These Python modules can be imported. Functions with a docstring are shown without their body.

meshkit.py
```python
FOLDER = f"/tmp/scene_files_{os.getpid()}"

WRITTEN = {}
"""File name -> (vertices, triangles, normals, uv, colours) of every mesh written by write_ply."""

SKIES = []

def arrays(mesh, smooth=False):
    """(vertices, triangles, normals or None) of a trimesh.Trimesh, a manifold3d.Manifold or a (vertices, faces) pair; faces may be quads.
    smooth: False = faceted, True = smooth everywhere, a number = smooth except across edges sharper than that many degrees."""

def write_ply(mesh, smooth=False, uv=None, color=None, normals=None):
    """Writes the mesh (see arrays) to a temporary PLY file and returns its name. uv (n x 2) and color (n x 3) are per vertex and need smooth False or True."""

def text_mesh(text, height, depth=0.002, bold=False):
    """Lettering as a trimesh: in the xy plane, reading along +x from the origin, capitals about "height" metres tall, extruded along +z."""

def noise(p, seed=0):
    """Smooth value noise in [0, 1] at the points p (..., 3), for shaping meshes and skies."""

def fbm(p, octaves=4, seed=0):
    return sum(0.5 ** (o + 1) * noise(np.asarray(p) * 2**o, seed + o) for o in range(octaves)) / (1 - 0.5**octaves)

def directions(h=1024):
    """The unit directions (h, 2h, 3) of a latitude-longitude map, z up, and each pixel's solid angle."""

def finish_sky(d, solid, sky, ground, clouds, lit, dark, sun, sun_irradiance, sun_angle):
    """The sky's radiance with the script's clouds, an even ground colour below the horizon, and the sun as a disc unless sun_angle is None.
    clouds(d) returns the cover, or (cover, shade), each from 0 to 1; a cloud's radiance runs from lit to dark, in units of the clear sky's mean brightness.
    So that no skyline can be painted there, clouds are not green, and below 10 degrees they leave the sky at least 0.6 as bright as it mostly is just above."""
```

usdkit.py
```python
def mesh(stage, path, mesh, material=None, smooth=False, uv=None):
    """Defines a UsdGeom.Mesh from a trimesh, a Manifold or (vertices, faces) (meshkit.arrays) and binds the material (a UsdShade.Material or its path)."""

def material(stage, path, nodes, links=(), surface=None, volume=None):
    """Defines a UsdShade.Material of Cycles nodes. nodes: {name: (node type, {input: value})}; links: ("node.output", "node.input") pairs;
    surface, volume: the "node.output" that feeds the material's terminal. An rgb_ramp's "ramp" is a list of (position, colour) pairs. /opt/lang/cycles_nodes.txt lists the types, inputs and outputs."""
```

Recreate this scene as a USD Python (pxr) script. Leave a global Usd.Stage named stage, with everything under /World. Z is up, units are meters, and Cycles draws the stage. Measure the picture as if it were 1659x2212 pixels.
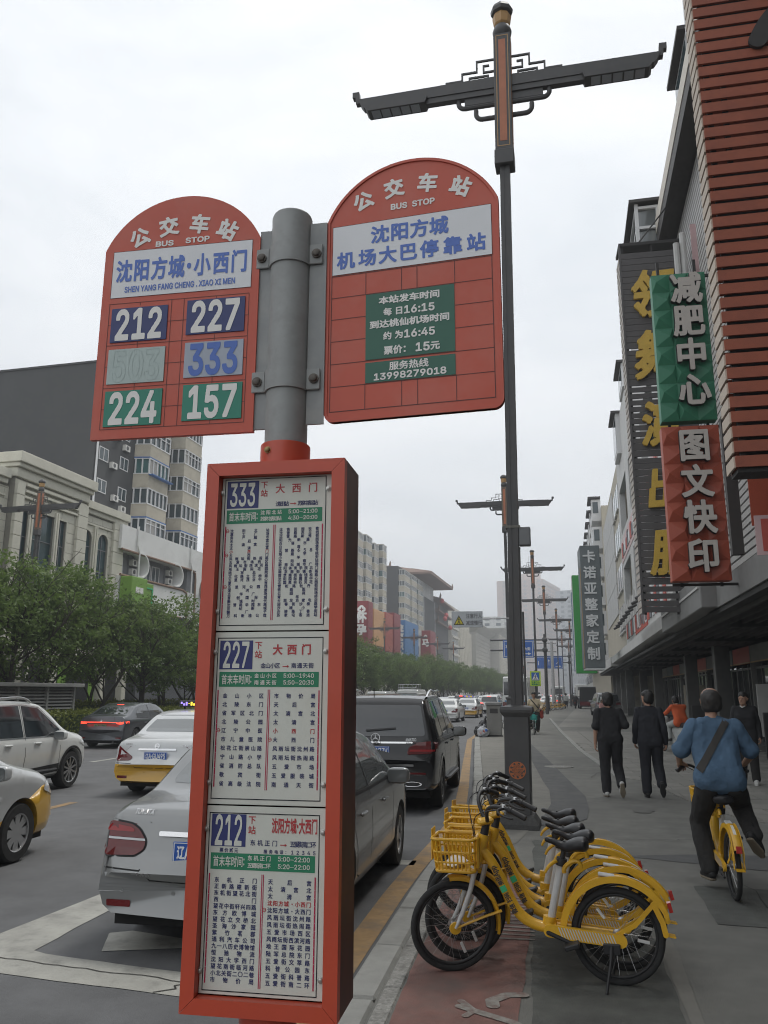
import math, glob, random
import numpy as np, trimesh, usdkit, meshkit, manifold3d
from PIL import Image, ImageDraw, ImageFont
import shapely
from shapely import affinity
from shapely.geometry import Polygon, Point, LineString, box as sbox
from shapely.ops import unary_union
from pxr import Usd, UsdGeom, UsdLux, UsdShade, Gf, Sdf

stage = Usd.Stage.CreateInMemory()
UsdGeom.SetStageUpAxis(stage, 'Z')
stage.DefinePrim('/World', 'Xform')
stage.DefinePrim('/World/Looks', 'Scope')
PI = math.pi
rng = np.random.default_rng(7)

# ------------------------------------------------------------------ camera
EYE = 1.70
pitch, yaw, roll = math.radians(12.6), math.radians(-10.0), math.radians(0.2)
fwdh = np.array([math.sin(yaw), math.cos(yaw), 0]); rgt = np.array([math.cos(yaw), -math.sin(yaw), 0]); upz = np.array([0, 0, 1.0])
cf = fwdh * math.cos(pitch) + upz * math.sin(pitch); cu = upz * math.cos(pitch) - fwdh * math.sin(pitch)
cr2 = rgt * math.cos(roll) + cu * math.sin(roll); cu2 = cu * math.cos(roll) - rgt * math.sin(roll)
cam = UsdGeom.Camera.Define(stage, '/World/camera')
cam.AddTransformOp().Set(Gf.Matrix4d(*cr2, 0, *cu2, 0, *(-cf), 0, 0, 0, EYE, 1))
cam.CreateHorizontalApertureAttr(36.0); cam.CreateFocalLengthAttr(36.0 * 1750 / 1659)
cam.CreateClippingRangeAttr((0.05, 20000.0))
cam.CreateExposureAttr(0.32)

# ------------------------------------------------------------------ sky and sun
SUN_EL, SUN_ROT = math.radians(66), math.radians(38)
sky = UsdLux.DomeLight.Define(stage, '/World/sky')
skym = usdkit.material(stage, '/World/Looks/overcast_sky', {
    'tc': ('texture_coordinate', {}),
    'mp': ('mapping', {'scale': (1.0, 1.0, 2.2)}),
    'n': ('noise_texture', {'scale': 2.1, 'detail': 6.0, 'roughness': 0.55, 'distortion': 0.5}),
    'ramp': ('rgb_ramp', {'ramp': [(0.0, (5.9, 6.3, 6.75)), (0.36, (6.7, 7.05, 7.4)), (0.50, (7.7, 7.95, 8.2)), (0.64, (8.6, 8.75, 8.9)), (1.0, (9.2, 9.25, 9.3))]}),
    'xyz': ('separate_xyz', {}),
    'el': ('map_range', {'from_min': 0.0, 'from_max': 0.55, 'to_min': 0.80, 'to_max': 1.0, 'clamp': True}),
    'mul': ('mix', {'mix_type': 'multiply', 'fac': 1.0}),
    'sky': ('sky_texture', {'sky_type': 'single_scattering', 'sun_disc': False, 'sun_elevation': SUN_EL, 'sun_rotation': SUN_ROT}),
    'mix': ('mix', {'mix_type': 'mix', 'fac': 0.94}),
    'bg': ('background_shader', {'strength': 0.108}),
}, [('tc.generated', 'mp.vector'), ('mp.vector', 'n.vector'), ('n.fac', 'ramp.fac'), ('tc.generated', 'xyz.vector'), ('xyz.z', 'el.value'),
    ('ramp.color', 'mul.color1'), ('el.result', 'mul.color2'), ('sky.color', 'mix.color1'), ('mul.color', 'mix.color2'), ('mix.color', 'bg.color')], surface='bg.background')
UsdShade.MaterialBindingAPI.Apply(sky.GetPrim()).Bind(skym)
sky.GetPrim().SetCustomDataByKey('kind', 'structure')
sun = UsdLux.DistantLight.Define(stage, '/World/sun')
sun.CreateIntensityAttr(0.40); sun.CreateAngleAttr(16.0); sun.CreateNormalizeAttr(True); sun.CreateColorAttr((1.0, 0.97, 0.92))
sd = np.array([math.sin(SUN_ROT) * math.cos(SUN_EL), math.cos(SUN_ROT) * math.cos(SUN_EL), math.sin(SUN_EL)])
sx = np.cross([0, 0, 1.0], sd); sx /= np.linalg.norm(sx); sy = np.cross(sd, sx)
sun.AddTransformOp().Set(Gf.Matrix4d(*sx, 0, *sy, 0, *sd, 0, 0, 0, 50, 1))

# ------------------------------------------------------------------ helpers
_used = {}
def numbered(parent, name):
    k = (parent, name); n = _used.get(k, 0); _used[k] = n + 1
    return f'{parent}/{name}' if n == 0 else f'{parent}/{name}_{n:03d}'
def say(prim, label=None, cat=None, group=None, kind=None):
    for k, v in (('label', label), ('category', cat), ('group', group), ('kind', kind)):
        if v: prim.SetCustomDataByKey(k, v)
    return prim
def thing(name, label, cat, loc=(0, 0, 0), rz=0.0, group=None, kind=None, scale=None, lean=None, tilt=None):
    x = UsdGeom.Xform.Define(stage, numbered('/World', name))
    x.AddTranslateOp().Set(Gf.Vec3d(*map(float, loc))); x.AddRotateZOp().Set(float(rz))
    if lean: x.AddRotateYOp().Set(float(lean))
    if tilt: x.AddRotateXOp().Set(float(tilt))
    if scale: x.AddScaleOp().Set(Gf.Vec3f(*scale))
    return say(x.GetPrim(), label, cat, group, kind)
def copy(src, loc, rz=0.0, label=None, group=None, name=None, scale=None, tilt=None):
    d = src.GetCustomData()
    r = thing(name or src.GetName().split('_0')[0], label or d['label'], d['category'], loc, rz, group or d.get('group'), d.get('kind'), scale, None, tilt)
    r.GetReferences().AddInternalReference(src.GetPath()); r.SetInstanceable(True)
    return r
def joint(parent, name, loc=(0, 0, 0), rz=0.0):
    x = UsdGeom.Xform.Define(stage, numbered(str(parent.GetPath()), name))
    x.AddTranslateOp().Set(Gf.Vec3d(*map(float, loc))); x.AddRotateZOp().Set(float(rz))
    return x.GetPrim()

class MB:
    """collects triangles for one mesh"""
    def __init__(s): s.v, s.f, s.n = [], [], 0
    def add(s, v, f):
        v = np.asarray(v, float).reshape(-1, 3); f = np.asarray(f, int)
        if f.ndim == 2 and f.shape[1] == 4: f = np.vstack([f[:, [0, 1, 2]], f[:, [0, 2, 3]]])
        if not len(f): return s
        s.v.append(v); s.f.append(f + s.n); s.n += len(v); return s
    def tm(s, m, M=None):
        v = np.array(m.vertices); f = np.array(m.faces)
        if M is not None:
            M = np.asarray(M, float); v = v @ M[:3, :3].T + M[:3, 3]
            if np.linalg.det(M[:3, :3]) < 0: f = f[:, ::-1]
        return s.add(v, f)
    def man(s, m):
        k = m.to_mesh(); return s.add(k.vert_properties[:, :3], k.tri_verts)
    def box(s, x0, x1, y0, y1, z0, z1, R=None, o=(0, 0, 0)):
        v = np.array([[x, y, z] for z in (z0, z1) for y in (y0, y1) for x in (x0, x1)], float)
        if R is not None: v = v @ np.asarray(R).T
        v = v + np.asarray(o, float)
        return s.add(v, [[0, 2, 3], [0, 3, 1], [4, 5, 7], [4, 7, 6], [0, 1, 5], [0, 5, 4], [2, 6, 7], [2, 7, 3], [0, 4, 6], [0, 6, 2], [1, 3, 7], [1, 7, 5]])
    def cbox(s, x0, x1, y0, y1, z0, z1, c=0.01, R=None, o=(0, 0, 0)):
        """chamfered box"""
        P = []
        for sx_, x in ((1, x0), (-1, x1)):
            for sy_, y in ((1, y0), (-1, y1)):
                for sz_, z in ((1, z0), (-1, z1)):
                    P += [(x, y + sy_ * c, z + sz_ * c), (x + sx_ * c, y, z + sz_ * c), (x + sx_ * c, y + sy_ * c, z)]
        m = trimesh.convex.convex_hull(np.array(P)); v = np.array(m.vertices)
        if R is not None: v = v @ np.asarray(R).T
        return s.add(v + np.asarray(o, float), m.faces)
    def tube(s, pts, r, n=8, cap=True, flat=None):
        P = np.asarray(pts, float); k = len(P); r = np.broadcast_to(np.asarray(r, float), (k,))
        t = np.gradient(P, axis=0); t /= np.linalg.norm(t, axis=1, keepdims=True) + 1e-12
        a = np.array([0, 0, 1.0]) if abs(t[0, 2]) < 0.9 else np.array([1.0, 0, 0])
        b = np.cross(t[0], a); b /= np.linalg.norm(b); V = []
        for i in range(k):
            b = b - t[i] * (b @ t[i]); b /= np.linalg.norm(b); c = np.cross(t[i], b)
            ang = np.arange(n) * 2 * PI / n
            f0, f1 = (1, 1) if flat is None else flat
            V.append(P[i] + r[i] * (np.cos(ang)[:, None] * b * f0 + np.sin(ang)[:, None] * c * f1))
        V = np.vstack(V); F = []
        for i in range(k - 1):
            for j in range(n):
                q = (j + 1) % n; F += [[i * n + j, i * n + q, (i + 1) * n + q], [i * n + j, (i + 1) * n + q, (i + 1) * n + j]]
        if cap:
            F += [[0, j + 1, j] for j in range(1, n - 1)] + [[(k - 1) * n, (k - 1) * n + j, (k - 1) * n + j + 1] for j in range(1, n - 1)]
        return s.add(V, F)
    def cyl(s, a, b, r, n=12, r2=None): return s.tube([a, b], [r, r if r2 is None else r2], n)
    def lathe(s, prof, n=24, M=None, cap=True):
        """prof (r,z) pairs revolved about z"""
        prof = np.asarray(prof, float); k = len(prof); ang = np.arange(n) * 2 * PI / n
        V = np.stack([prof[:, :1] * np.cos(ang), prof[:, :1] * np.sin(ang), np.repeat(prof[:, 1:], n, 1)], -1).reshape(-1, 3); F = []
        for i in range(k - 1):
            for j in range(n):
                q = (j + 1) % n; F += [[i * n + j, i * n + q, (i + 1) * n + q], [i * n + j, (i + 1) * n + q, (i + 1) * n + j]]
        for i, sg in ((0, -1), (k - 1, 1)):
            if cap and prof[i, 0] > 1e-6: F += [[i * n, i * n + j, i * n + j + 1][::sg] for j in range(1, n - 1)]
        if M is not None: V = V @ np.asarray(M)[:3, :3].T + np.asarray(M)[:3, 3]
        return s.add(V, F)
    def torus(s, R, r, n=40, m=8, M=None, sq=1.0):
        a = np.arange(n) * 2 * PI / n; b = np.arange(m) * 2 * PI / m
        A, B = np.meshgrid(a, b, indexing='ij'); rr = R + r * np.cos(B)
        V = np.stack([rr * np.cos(A), rr * np.sin(A), r * sq * np.sin(B)], -1).reshape(-1, 3); F = []
        for i in range(n):
            for j in range(m):
                p, q, u, w = i * m + j, ((i + 1) % n) * m + j, ((i + 1) % n) * m + (j + 1) % m, i * m + (j + 1) % m
                F += [[p, q, u], [p, u, w]]
        if M is not None: V = V @ np.asarray(M)[:3, :3].T + np.asarray(M)[:3, 3]
        return s.add(V, F)
    def poly(s, shape, depth, M=None):
        """extrudes a shapely shape along +z (depth 0: a flat sheet) and places it with M"""
        for g in geoms(shape):
            if g.area < 1e-9: continue
            try:
                if depth: s.tm(trimesh.creation.extrude_polygon(g, depth, engine='earcut'), M)
                else:
                    v, f = trimesh.creation.triangulate_polygon(g, engine='earcut')
                    s.tm(trimesh.Trimesh(np.column_stack([v, np.zeros(len(v))]), f, process=False), M)
            except Exception: pass
        return s
    def grid(s, P):
        """P (m,n,3) grid of points"""
        m, n = P.shape[:2]; i, j = np.meshgrid(np.arange(m - 1), np.arange(n - 1), indexing='ij'); a = (i * n + j).ravel()
        return s.add(P.reshape(-1, 3), np.stack([a, a + n, a + n + 1, a + 1], 1))
    def get(s): return np.vstack(s.v), np.vstack(s.f)
    def xf(s, M):
        M = np.asarray(M, float); s.v = [v @ M[:3, :3].T + M[:3, 3] for v in s.v]; return s
def geoms(g):
    if g.is_empty: return []
    return [x for x in getattr(g, 'geoms', [g]) if isinstance(x, Polygon)] if not isinstance(g, Polygon) else [g]
def part(parent, name, mb, mat, smooth=False, label=None, kind=None):
    base = '/World' if parent is None else str(parent.GetPath())
    m = usdkit.mesh(stage, numbered(base, name), mb.get() if isinstance(mb, MB) else mb, mat, smooth)
    return say(m.GetPrim(), label, None, None, kind)
def solo(name, mb, mat, label, cat, group=None, kind=None, smooth=False):
    p = part(None, name, mb, mat, smooth); return say(p, label, cat, group, kind)
def setting(name, mb, mat, smooth=False): return say(part(None, name, mb, mat, smooth), kind='structure')
def rot(axis, deg):
    return trimesh.transformations.rotation_matrix(math.radians(deg), {'x': [1, 0, 0], 'y': [0, 1, 0], 'z': [0, 0, 1]}[axis])
def mv(x, y, z): M = np.eye(4); M[:3, 3] = (x, y, z); return M
STAND = rot('x', 90)                       # xy drawing -> standing in xz plane, its front towards -y
def stand(x, y, z, s=1.0, sx=None):
    M = np.eye(4); M[0, 0] = sx or s; M[1, 1] = s
    return mv(x, y, z) @ STAND @ M
def frame_from(o, ex, ey):
    ex = np.asarray(ex, float) / np.linalg.norm(ex); ey = np.asarray(ey, float); ey = ey - ex * (ey @ ex); ey /= np.linalg.norm(ey)
    M = np.eye(4); M[:3, 0], M[:3, 1], M[:3, 2], M[:3, 3] = ex, ey, np.cross(ex, ey), o; return M

# ------------------------------------------------------------------ lettering
FONTS = glob.glob('/opt/blender-*/*/datafiles/fonts/')[0]
_fc, _gc = {}, {}
def glyph(ch, bold=2, res=72):
    """outline of one character in units of the em (a Chinese character is 1 wide and stands from -0.12 to 0.88); returns shape, advance"""
    k = (ch, bold, res)
    if k in _gc: return _gc[k]
    latin = ord(ch) < 0x2000
    fk = (latin, res)
    if fk not in _fc: _fc[fk] = ImageFont.truetype(FONTS + ('Inter.woff2' if latin else 'Noto Sans CJK Regular.woff2'), res)
    F = _fc[fk]; adv = F.getlength(ch) / res
    x0, y0, x1, y1 = F.getbbox(ch, anchor='ls', stroke_width=bold)
    if x1 <= x0 or y1 <= y0: _gc[k] = (Polygon(), adv); return _gc[k]
    im = Image.new('L', (x1 - x0 + 4, y1 - y0 + 4)); ImageDraw.Draw(im).text((2 - x0, 2 - y0), ch, 255, F, anchor='ls', stroke_width=bold)
    on = np.pad(np.asarray(im) > 127, ((0, 0), (1, 1))).astype(np.int8); d = np.diff(on, axis=1)
    r, a = np.nonzero(d == 1); b = np.nonzero(d == -1)[1]
    sh = unary_union(shapely.box(a, -r - 1, b, -r)).buffer(0.5).buffer(-0.5).simplify(0.75)
    sh = affinity.affine_transform(sh, [1 / res, 0, 0, 1 / res, (x0 - 2) / res, (2 - y0) / res])
    _gc[k] = (sh, adv); return _gc[k]
def text_shape(t, h, w=None, bold=2, sp=0.0, res=72, sx=1.0):
    """one line of text as a shape; h = height of a Chinese character or of a capital (latin), centred on x=0 with its foot at y=0; w squeezes to a width"""
    X, out = 0.0, []
    for ch in t:
        g, a = glyph(ch, bold, res); lat = ord(ch) < 0x2000
        k = h / (0.727 if lat else 0.92)
        if not g.is_empty: out.append(affinity.affine_transform(g, [k * sx, 0, 0, k, X, 0.0 if lat else 0.08 * k]))
        X += a * k * sx + sp
    X -= sp
    s = unary_union(out)
    if w: s = affinity.scale(s, w / X, 1, origin=(0, 0)); X = w
    return affinity.translate(s, -X / 2, 0)
def spread(t, h, x0, x1, bold=1, res=40, y=0):
    """characters spread evenly so that the first starts at x0 and the last ends at x1"""
    out = []; n = len(t)
    for i, ch in enumerate(t):
        if ch == ' ': continue
        g, a = glyph(ch, bold, res); lat = ord(ch) < 0x2000; k = h / (0.727 if lat else 0.92)
        x = (x0 + x1) / 2 - a * k / 2 if n == 1 else x0 + (x1 - x0 - a * k) * i / (n - 1)
        out.append(affinity.affine_transform(g, [k, 0, 0, k, x, y + (0 if lat else 0.08 * k)]))
    return out

# ------------------------------------------------------------------ materials
L = {}
def mat(name, color, rough=0.6, metal=0.0, var=0.08, scale=6.0, bump=0.0, bscale=60.0, coat=0.0, spec=0.5, dirt=None, dscale=3.0, dfac=0.5, extra=None):
    c = np.array(color, float)
    nodes = {'tc': ('geometry', {}), 'n': ('noise_texture', {'scale': scale, 'detail': 4.0, 'roughness': 0.6}),
             'ramp': ('rgb_ramp', {'ramp': [(0.25, tuple(c * (1 - var))), (0.75, tuple(np.minimum(c * (1 + var), 0.95)))]}),
             'p': ('principled_bsdf', {'roughness': rough, 'metallic': metal, 'coat_weight': coat, 'specular_ior_level': spec})}
    links = [('tc.position', 'n.vector'), ('n.fac', 'ramp.fac')]
    out = 'ramp.color'
    if dirt is not None:
        nodes.update({'dn': ('noise_texture', {'scale': dscale, 'detail': 6.0, 'roughness': 0.65}), 'dr': ('map_range', {'from_min': 0.45, 'from_max': 0.7, 'to_min': 0.0, 'to_max': dfac, 'clamp': True}),
                      'dm': ('mix', {'mix_type': 'mix', 'color2': tuple(dirt)})})
        links += [('tc.position', 'dn.vector'), ('dn.fac', 'dr.value'), ('dr.result', 'dm.fac'), (out, 'dm.color1')]; out = 'dm.color'
    links.append((out, 'p.base_color'))
    if bump:
        nodes.update({'bn': ('noise_texture', {'scale': bscale, 'detail': 3.0, 'roughness': 0.6}), 'b': ('bump', {'strength': bump, 'distance': 0.01})})
        links += [('tc.position', 'bn.vector'), ('bn.fac', 'b.height'), ('b.normal', 'p.normal')]
    L[name] = usdkit.material(stage, f'/World/Looks/{name}', nodes, links, surface='p.BSDF'); return L[name]
def plain(name, color, rough=0.5, metal=0.0, coat=0.0, spec=0.5, emit=0.0):
    d = {'base_color': tuple(color), 'roughness': rough, 'metallic': metal, 'coat_weight': coat, 'specular_ior_level': spec}
    if emit: d.update({'emission_color': tuple(color), 'emission_strength': emit})
    L[name] = usdkit.material(stage, f'/World/Looks/{name}', {'p': ('principled_bsdf', d)}, surface='p.BSDF'); return L[name]
# ------------------------------------------------------------------ materials of the street
mat('asphalt_road', (0.110, 0.112, 0.115), 0.85, var=0.22, scale=2.2, bump=0.5, bscale=120, dirt=(0.069, 0.069, 0.069), dscale=0.35, dfac=0.55)
mat('asphalt_walk', (0.158, 0.156, 0.140), 0.88, var=0.18, scale=3.0, bump=0.45, bscale=130, dirt=(0.097, 0.095, 0.090), dscale=0.6, dfac=0.6)
mat('asphalt_patch', (0.092, 0.093, 0.092), 0.9, var=0.2, scale=4.0, bump=0.5, bscale=130, dirt=(0.135, 0.135, 0.128), dscale=1.1, dfac=0.45)
mat('asphalt_worn', (0.098, 0.101, 0.091), 0.9, var=0.28, scale=5.0, bump=0.6, bscale=90, dirt=(0.060, 0.060, 0.056), dscale=1.6, dfac=0.7)
mat('concrete_walk', (0.180, 0.174, 0.154), 0.9, var=0.12, scale=3.0, bump=0.3, bscale=80, dirt=(0.120, 0.118, 0.106), dscale=1.2, dfac=0.6)
mat('red_cycle_paint', (0.19, 0.098, 0.082), 0.88, var=0.2, scale=7.0, bump=0.4, bscale=110, dirt=(0.135, 0.110, 0.098), dscale=2.3, dfac=0.8)
mat('kerb_concrete', (0.265, 0.265, 0.247), 0.88, var=0.12, scale=6.0, bump=0.3, bscale=90, dirt=(0.172, 0.170, 0.155), dscale=2.5, dfac=0.6)
mat('granite_strip', (0.26, 0.255, 0.235), 0.9, var=0.45, scale=45.0, bump=0.6, bscale=70, dirt=(0.12, 0.115, 0.105), dscale=6, dfac=0.7)
mat('slab_one', (0.195, 0.190, 0.169), 0.88, var=0.13, scale=2.5, bump=0.25, bscale=70, dirt=(0.143, 0.137, 0.124), dscale=1.4, dfac=0.6)
mat('slab_two', (0.221, 0.213, 0.191), 0.88, var=0.13, scale=2.5, bump=0.25, bscale=70, dirt=(0.156, 0.150, 0.137), dscale=1.4, dfac=0.6)
mat('slab_bed', (0.084, 0.082, 0.072), 0.95)
mat('white_road_paint', (0.36, 0.355, 0.32), 0.8, var=0.2, scale=9.0, bump=0.3, bscale=90, dirt=(0.16, 0.158, 0.145), dscale=4.5, dfac=0.85)
mat('worn_paint', (0.26, 0.245, 0.22), 0.85, var=0.3, scale=16.0, bump=0.4, bscale=90, dirt=(0.17, 0.105, 0.09), dscale=14, dfac=1.0)
mat('yellow_road_paint', (0.30, 0.19, 0.085), 0.8, var=0.2, scale=9.0, dirt=(0.16, 0.125, 0.09), dscale=3.0, dfac=0.9)
mat('stain', (0.115, 0.113, 0.102), 0.7, var=.2, scale=8); mat('crack', (0.035, 0.034, 0.03), 0.95)

# ------------------------------------------------------------------ ground, road, pavement
KERB = [(-1.12, -30), (-1.12, 5.0), (-1.10, 8.5), (-0.98, 11.0), (-0.93, 13.0), (-1.16, 17.0), (-1.55, 23.0), (-2.25, 34.0), (-2.1, 42.0), (-0.55, 64.0), (0.85, 86.0), (2.9, 110.0), (5.4, 130.0), (10.5, 175.0), (20.5, 260.0), (62.0, 600.0), (180, 1500.0)]
ky = np.array([p[1] for p in KERB]); kx = np.array([p[0] for p in KERB])
def kerb(y): return float(np.interp(y, ky, kx))
def curve_x(y):      # how far the street has bent at y (for the carriageway and the far side)
    return float(np.interp(y, [-50, 36, 64, 110, 175, 260, 600, 1500], [0, 0, 1.1, 4.0, 9.2, 16.6, 48, 140]))
def strip(f0, f1, ys, z):
    P = np.array([[[f(y), y, z] for y in ys] for f in (f0, f1)]); return MB().grid(P)
ys_all = sorted(set([-30, 0, 3] + list(np.arange(5, 46, 1.0)) + list(np.arange(46, 180, 4.0)) + [200, 230, 260, 300, 400, 500, 600, 900, 1500]))
g = MB(); q = np.linspace(-1, 1, 25); q = np.sign(q) * np.abs(q) ** 2 * 6000
g.grid(np.array([[[x, y, -0.16] for y in q] for x in q]))
setting('ground', g, L['asphalt_patch'])
MED = -16.6
setting('road', strip(lambda y: MED + curve_x(y), lambda y: kerb(y) + 0.02, ys_all, -0.12), L['asphalt_road'])
setting('far_road', strip(lambda y: -26.5 + curve_x(y), lambda y: MED - 3.4 + curve_x(y), ys_all, -0.12), L['asphalt_road'])
setting('far_pavement', strip(lambda y: -60 + curve_x(y), lambda y: -23.0 + curve_x(y), ys_all, -0.02), L['concrete_walk'])
sw = strip(lambda y: kerb(y) + 0.2, lambda y: 9 + 0.045 * y + curve_x(y), ys_all, 0.0)
setting('pavement', sw, L['asphalt_walk'])
# kerb stones, one by one
kb = UsdGeom.Xform.Define(stage, '/World/kerb').GetPrim(); say(kb, kind='structure')
y = 2.0; i = 0
while y < 62:
    ln = 1.0 if y < 40 else 2.0
    xa, xb = kerb(y), kerb(y + ln); a = math.atan2(xa - xb, ln)
    R = rot('z', math.degrees(a))[:3, :3]; dx = rng.normal(0, 0.004); dz = rng.normal(0, 0.003)
    part(kb, 'kerb_stone', MB().cbox(0, 0.2, 0.006, ln - 0.006, -0.15, 0.012 + dz, 0.018, R, (xa + dx, y, 0)), L['kerb_concrete'])
    y += ln; i += 1
part(kb, 'far_kerb_run', strip(lambda y: kerb(y), lambda y: kerb(y) + 0.2, [62, 64, 86, 110, 130, 175, 260, 600], 0.01), L['kerb_concrete'])
# granite edging between kerb and cycle strip
y = 2.0
ge = UsdGeom.Xform.Define(stage, '/World/granite_edging').GetPrim(); say(ge, kind='structure')
while y < 12.4:
    ln = 0.8; xa, xb = kerb(y) + 0.215, kerb(y + ln) + 0.215; a = math.atan2(xa - xb, ln)
    part(ge, 'edging_stone', MB().cbox(0, 0.10, 0.004, ln - 0.004, -0.02, 0.010 + rng.normal(0, 0.002), 0.008, rot('z', math.degrees(a))[:3, :3], (xa, y, 0)), L['granite_strip'])
    y += ln
def wob(pts, s=0.02, n=60, seed=0):
    """a polygon whose edge wanders a little"""
    r = Polygon(pts).exterior; d = np.linspace(0, r.length, n, endpoint=False); P = np.array([r.interpolate(t).coords[0] for t in d])
    k = meshkit.fbm(np.column_stack([P * 3.1, np.full(n, seed)]), 3, seed) - 0.5; k2 = meshkit.fbm(np.column_stack([P * 3.1 + 9, np.full(n, seed)]), 3, seed + 1) - 0.5
    return Polygon(P + np.column_stack([k, k2]) * s * 2).buffer(0)
setting('red_cycle_strip', MB().poly(wob([(-0.80, 2.0), (-0.13, 2.0), (-0.11, 5.0), (-0.04, 7.0), (-0.06, 8.3), (-0.74, 8.6), (-0.79, 6)], 0.02, 160, 1), 0, mv(0, 0, 0.004)), L['red_cycle_paint'])
setting('worn_asphalt_strip', MB().poly(wob([(-0.10, 2.0), (0.70, 2.0), (0.79, 6.2), (0.84, 8.5), (0.80, 10.2), (-0.02, 10.4), (-0.03, 7.0)], 0.03, 160, 2), 0, mv(0, 0, 0.004)), L['asphalt_worn'])
setting('pale_asphalt_seam', MB().poly(wob([(0.71, 2.0), (0.83, 2.0), (0.85, 5.0), (0.92, 6.2), (0.98, 8.6), (0.90, 8.6), (0.81, 6.2)], 0.012, 160, 3), 0, mv(0, 0, 0.006)), L['concrete_walk'])
inner = [(-0.05, 40), (-0.08, 24), (0.2, 17.1), (0.29, 15.6), (0.27, 13.7), (0.12, 12.2), (0.0, 11.6)]
outer = [(0.0, 40), (-0.05, 30), (0.42, 22.5), (0.76, 16.6), (0.87, 14.8), (0.82, 13.2), (0.72, 12.2), (0.3, 11.3)]
setting('concrete_kerbside', MB().poly(Polygon([(kerb(t) + 0.2, t) for t in (8.9, 11, 13, 17, 23, 30, 40)] + inner + [(-0.2, 10.2), (-0.7, 9.0)]).buffer(0), 0, mv(0, 0, 0.004)), L['concrete_walk'])
setting('dark_asphalt_patch', MB().poly(Polygon(outer + inner[::-1]).buffer(0), 0, mv(0, 0, 0.008)), L['asphalt_patch'])
setting('concrete_ramp', MB().poly(wob([(0.85, 9.6), (2.2, 9.1), (3.9, 9.3), (3.4, 9.9), (2.0, 9.9)], 0.05, 60, 5), 0, mv(0, 0, 0.004)), L['asphalt_patch'])
# paving slabs before the shops
tile_area = Polygon([(1.36, 39.5), (1.50, 26.4), (1.80, 18.3), (2.24, 17.4), (2.46, 14.7), (2.86, 12.5), (4.2, 11.6), (6.6, 11.4), (8.2, 40)])
setting('slab_bed', MB().poly(tile_area, 0, mv(0, 0, 0.003)), L['slab_bed'])
tp = UsdGeom.Xform.Define(stage, '/World/slab_paving').GetPrim(); say(tp, kind='structure')
sz = 0.6; n = 0
for iy in range(60):
    for ix in range(14):
        y0 = 11.3 + iy * (sz if iy < 34 else 0.6); x0 = 1.3 + ix * sz + (0.3 if iy % 2 else 0)
        c = sbox(x0 + 0.006, y0 + 0.006, x0 + sz - 0.006, y0 + sz - 0.006).intersection(tile_area)
        if c.is_empty or c.area < 0.02 or n >= 295 or y0 > 30 or x0 > 6.4: continue
        part(tp, 'paving_slab', MB().poly(c, 0.02, mv(0, 0, -0.008 + rng.normal(0, 0.0012))), L['slab_one' if rng.random() < 0.6 else 'slab_two']); n += 1
rest = MB()
for iy in range(18):
    for ix in range(9):
        c = sbox(1.3 + ix * 0.8 + 0.01, 30.2 + iy * 0.8, 1.3 + ix * 0.8 + 0.79, 30.2 + iy * 0.8 + 0.79).intersection(tile_area)
        if not c.is_empty: rest.poly(c, 0.02, mv(0, 0, -0.008))
part(tp, 'far_paving', rest, L['slab_two'], kind='stuff')
part(tp, 'slab_edging', MB().poly(LineString([(1.34, 60), (1.36, 39.5), (1.48, 26.4), (1.78, 18.3)]).buffer(0.07, cap_style=2), 0.03, mv(0, 0, -0.01)), L['kerb_concrete'])
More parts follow.
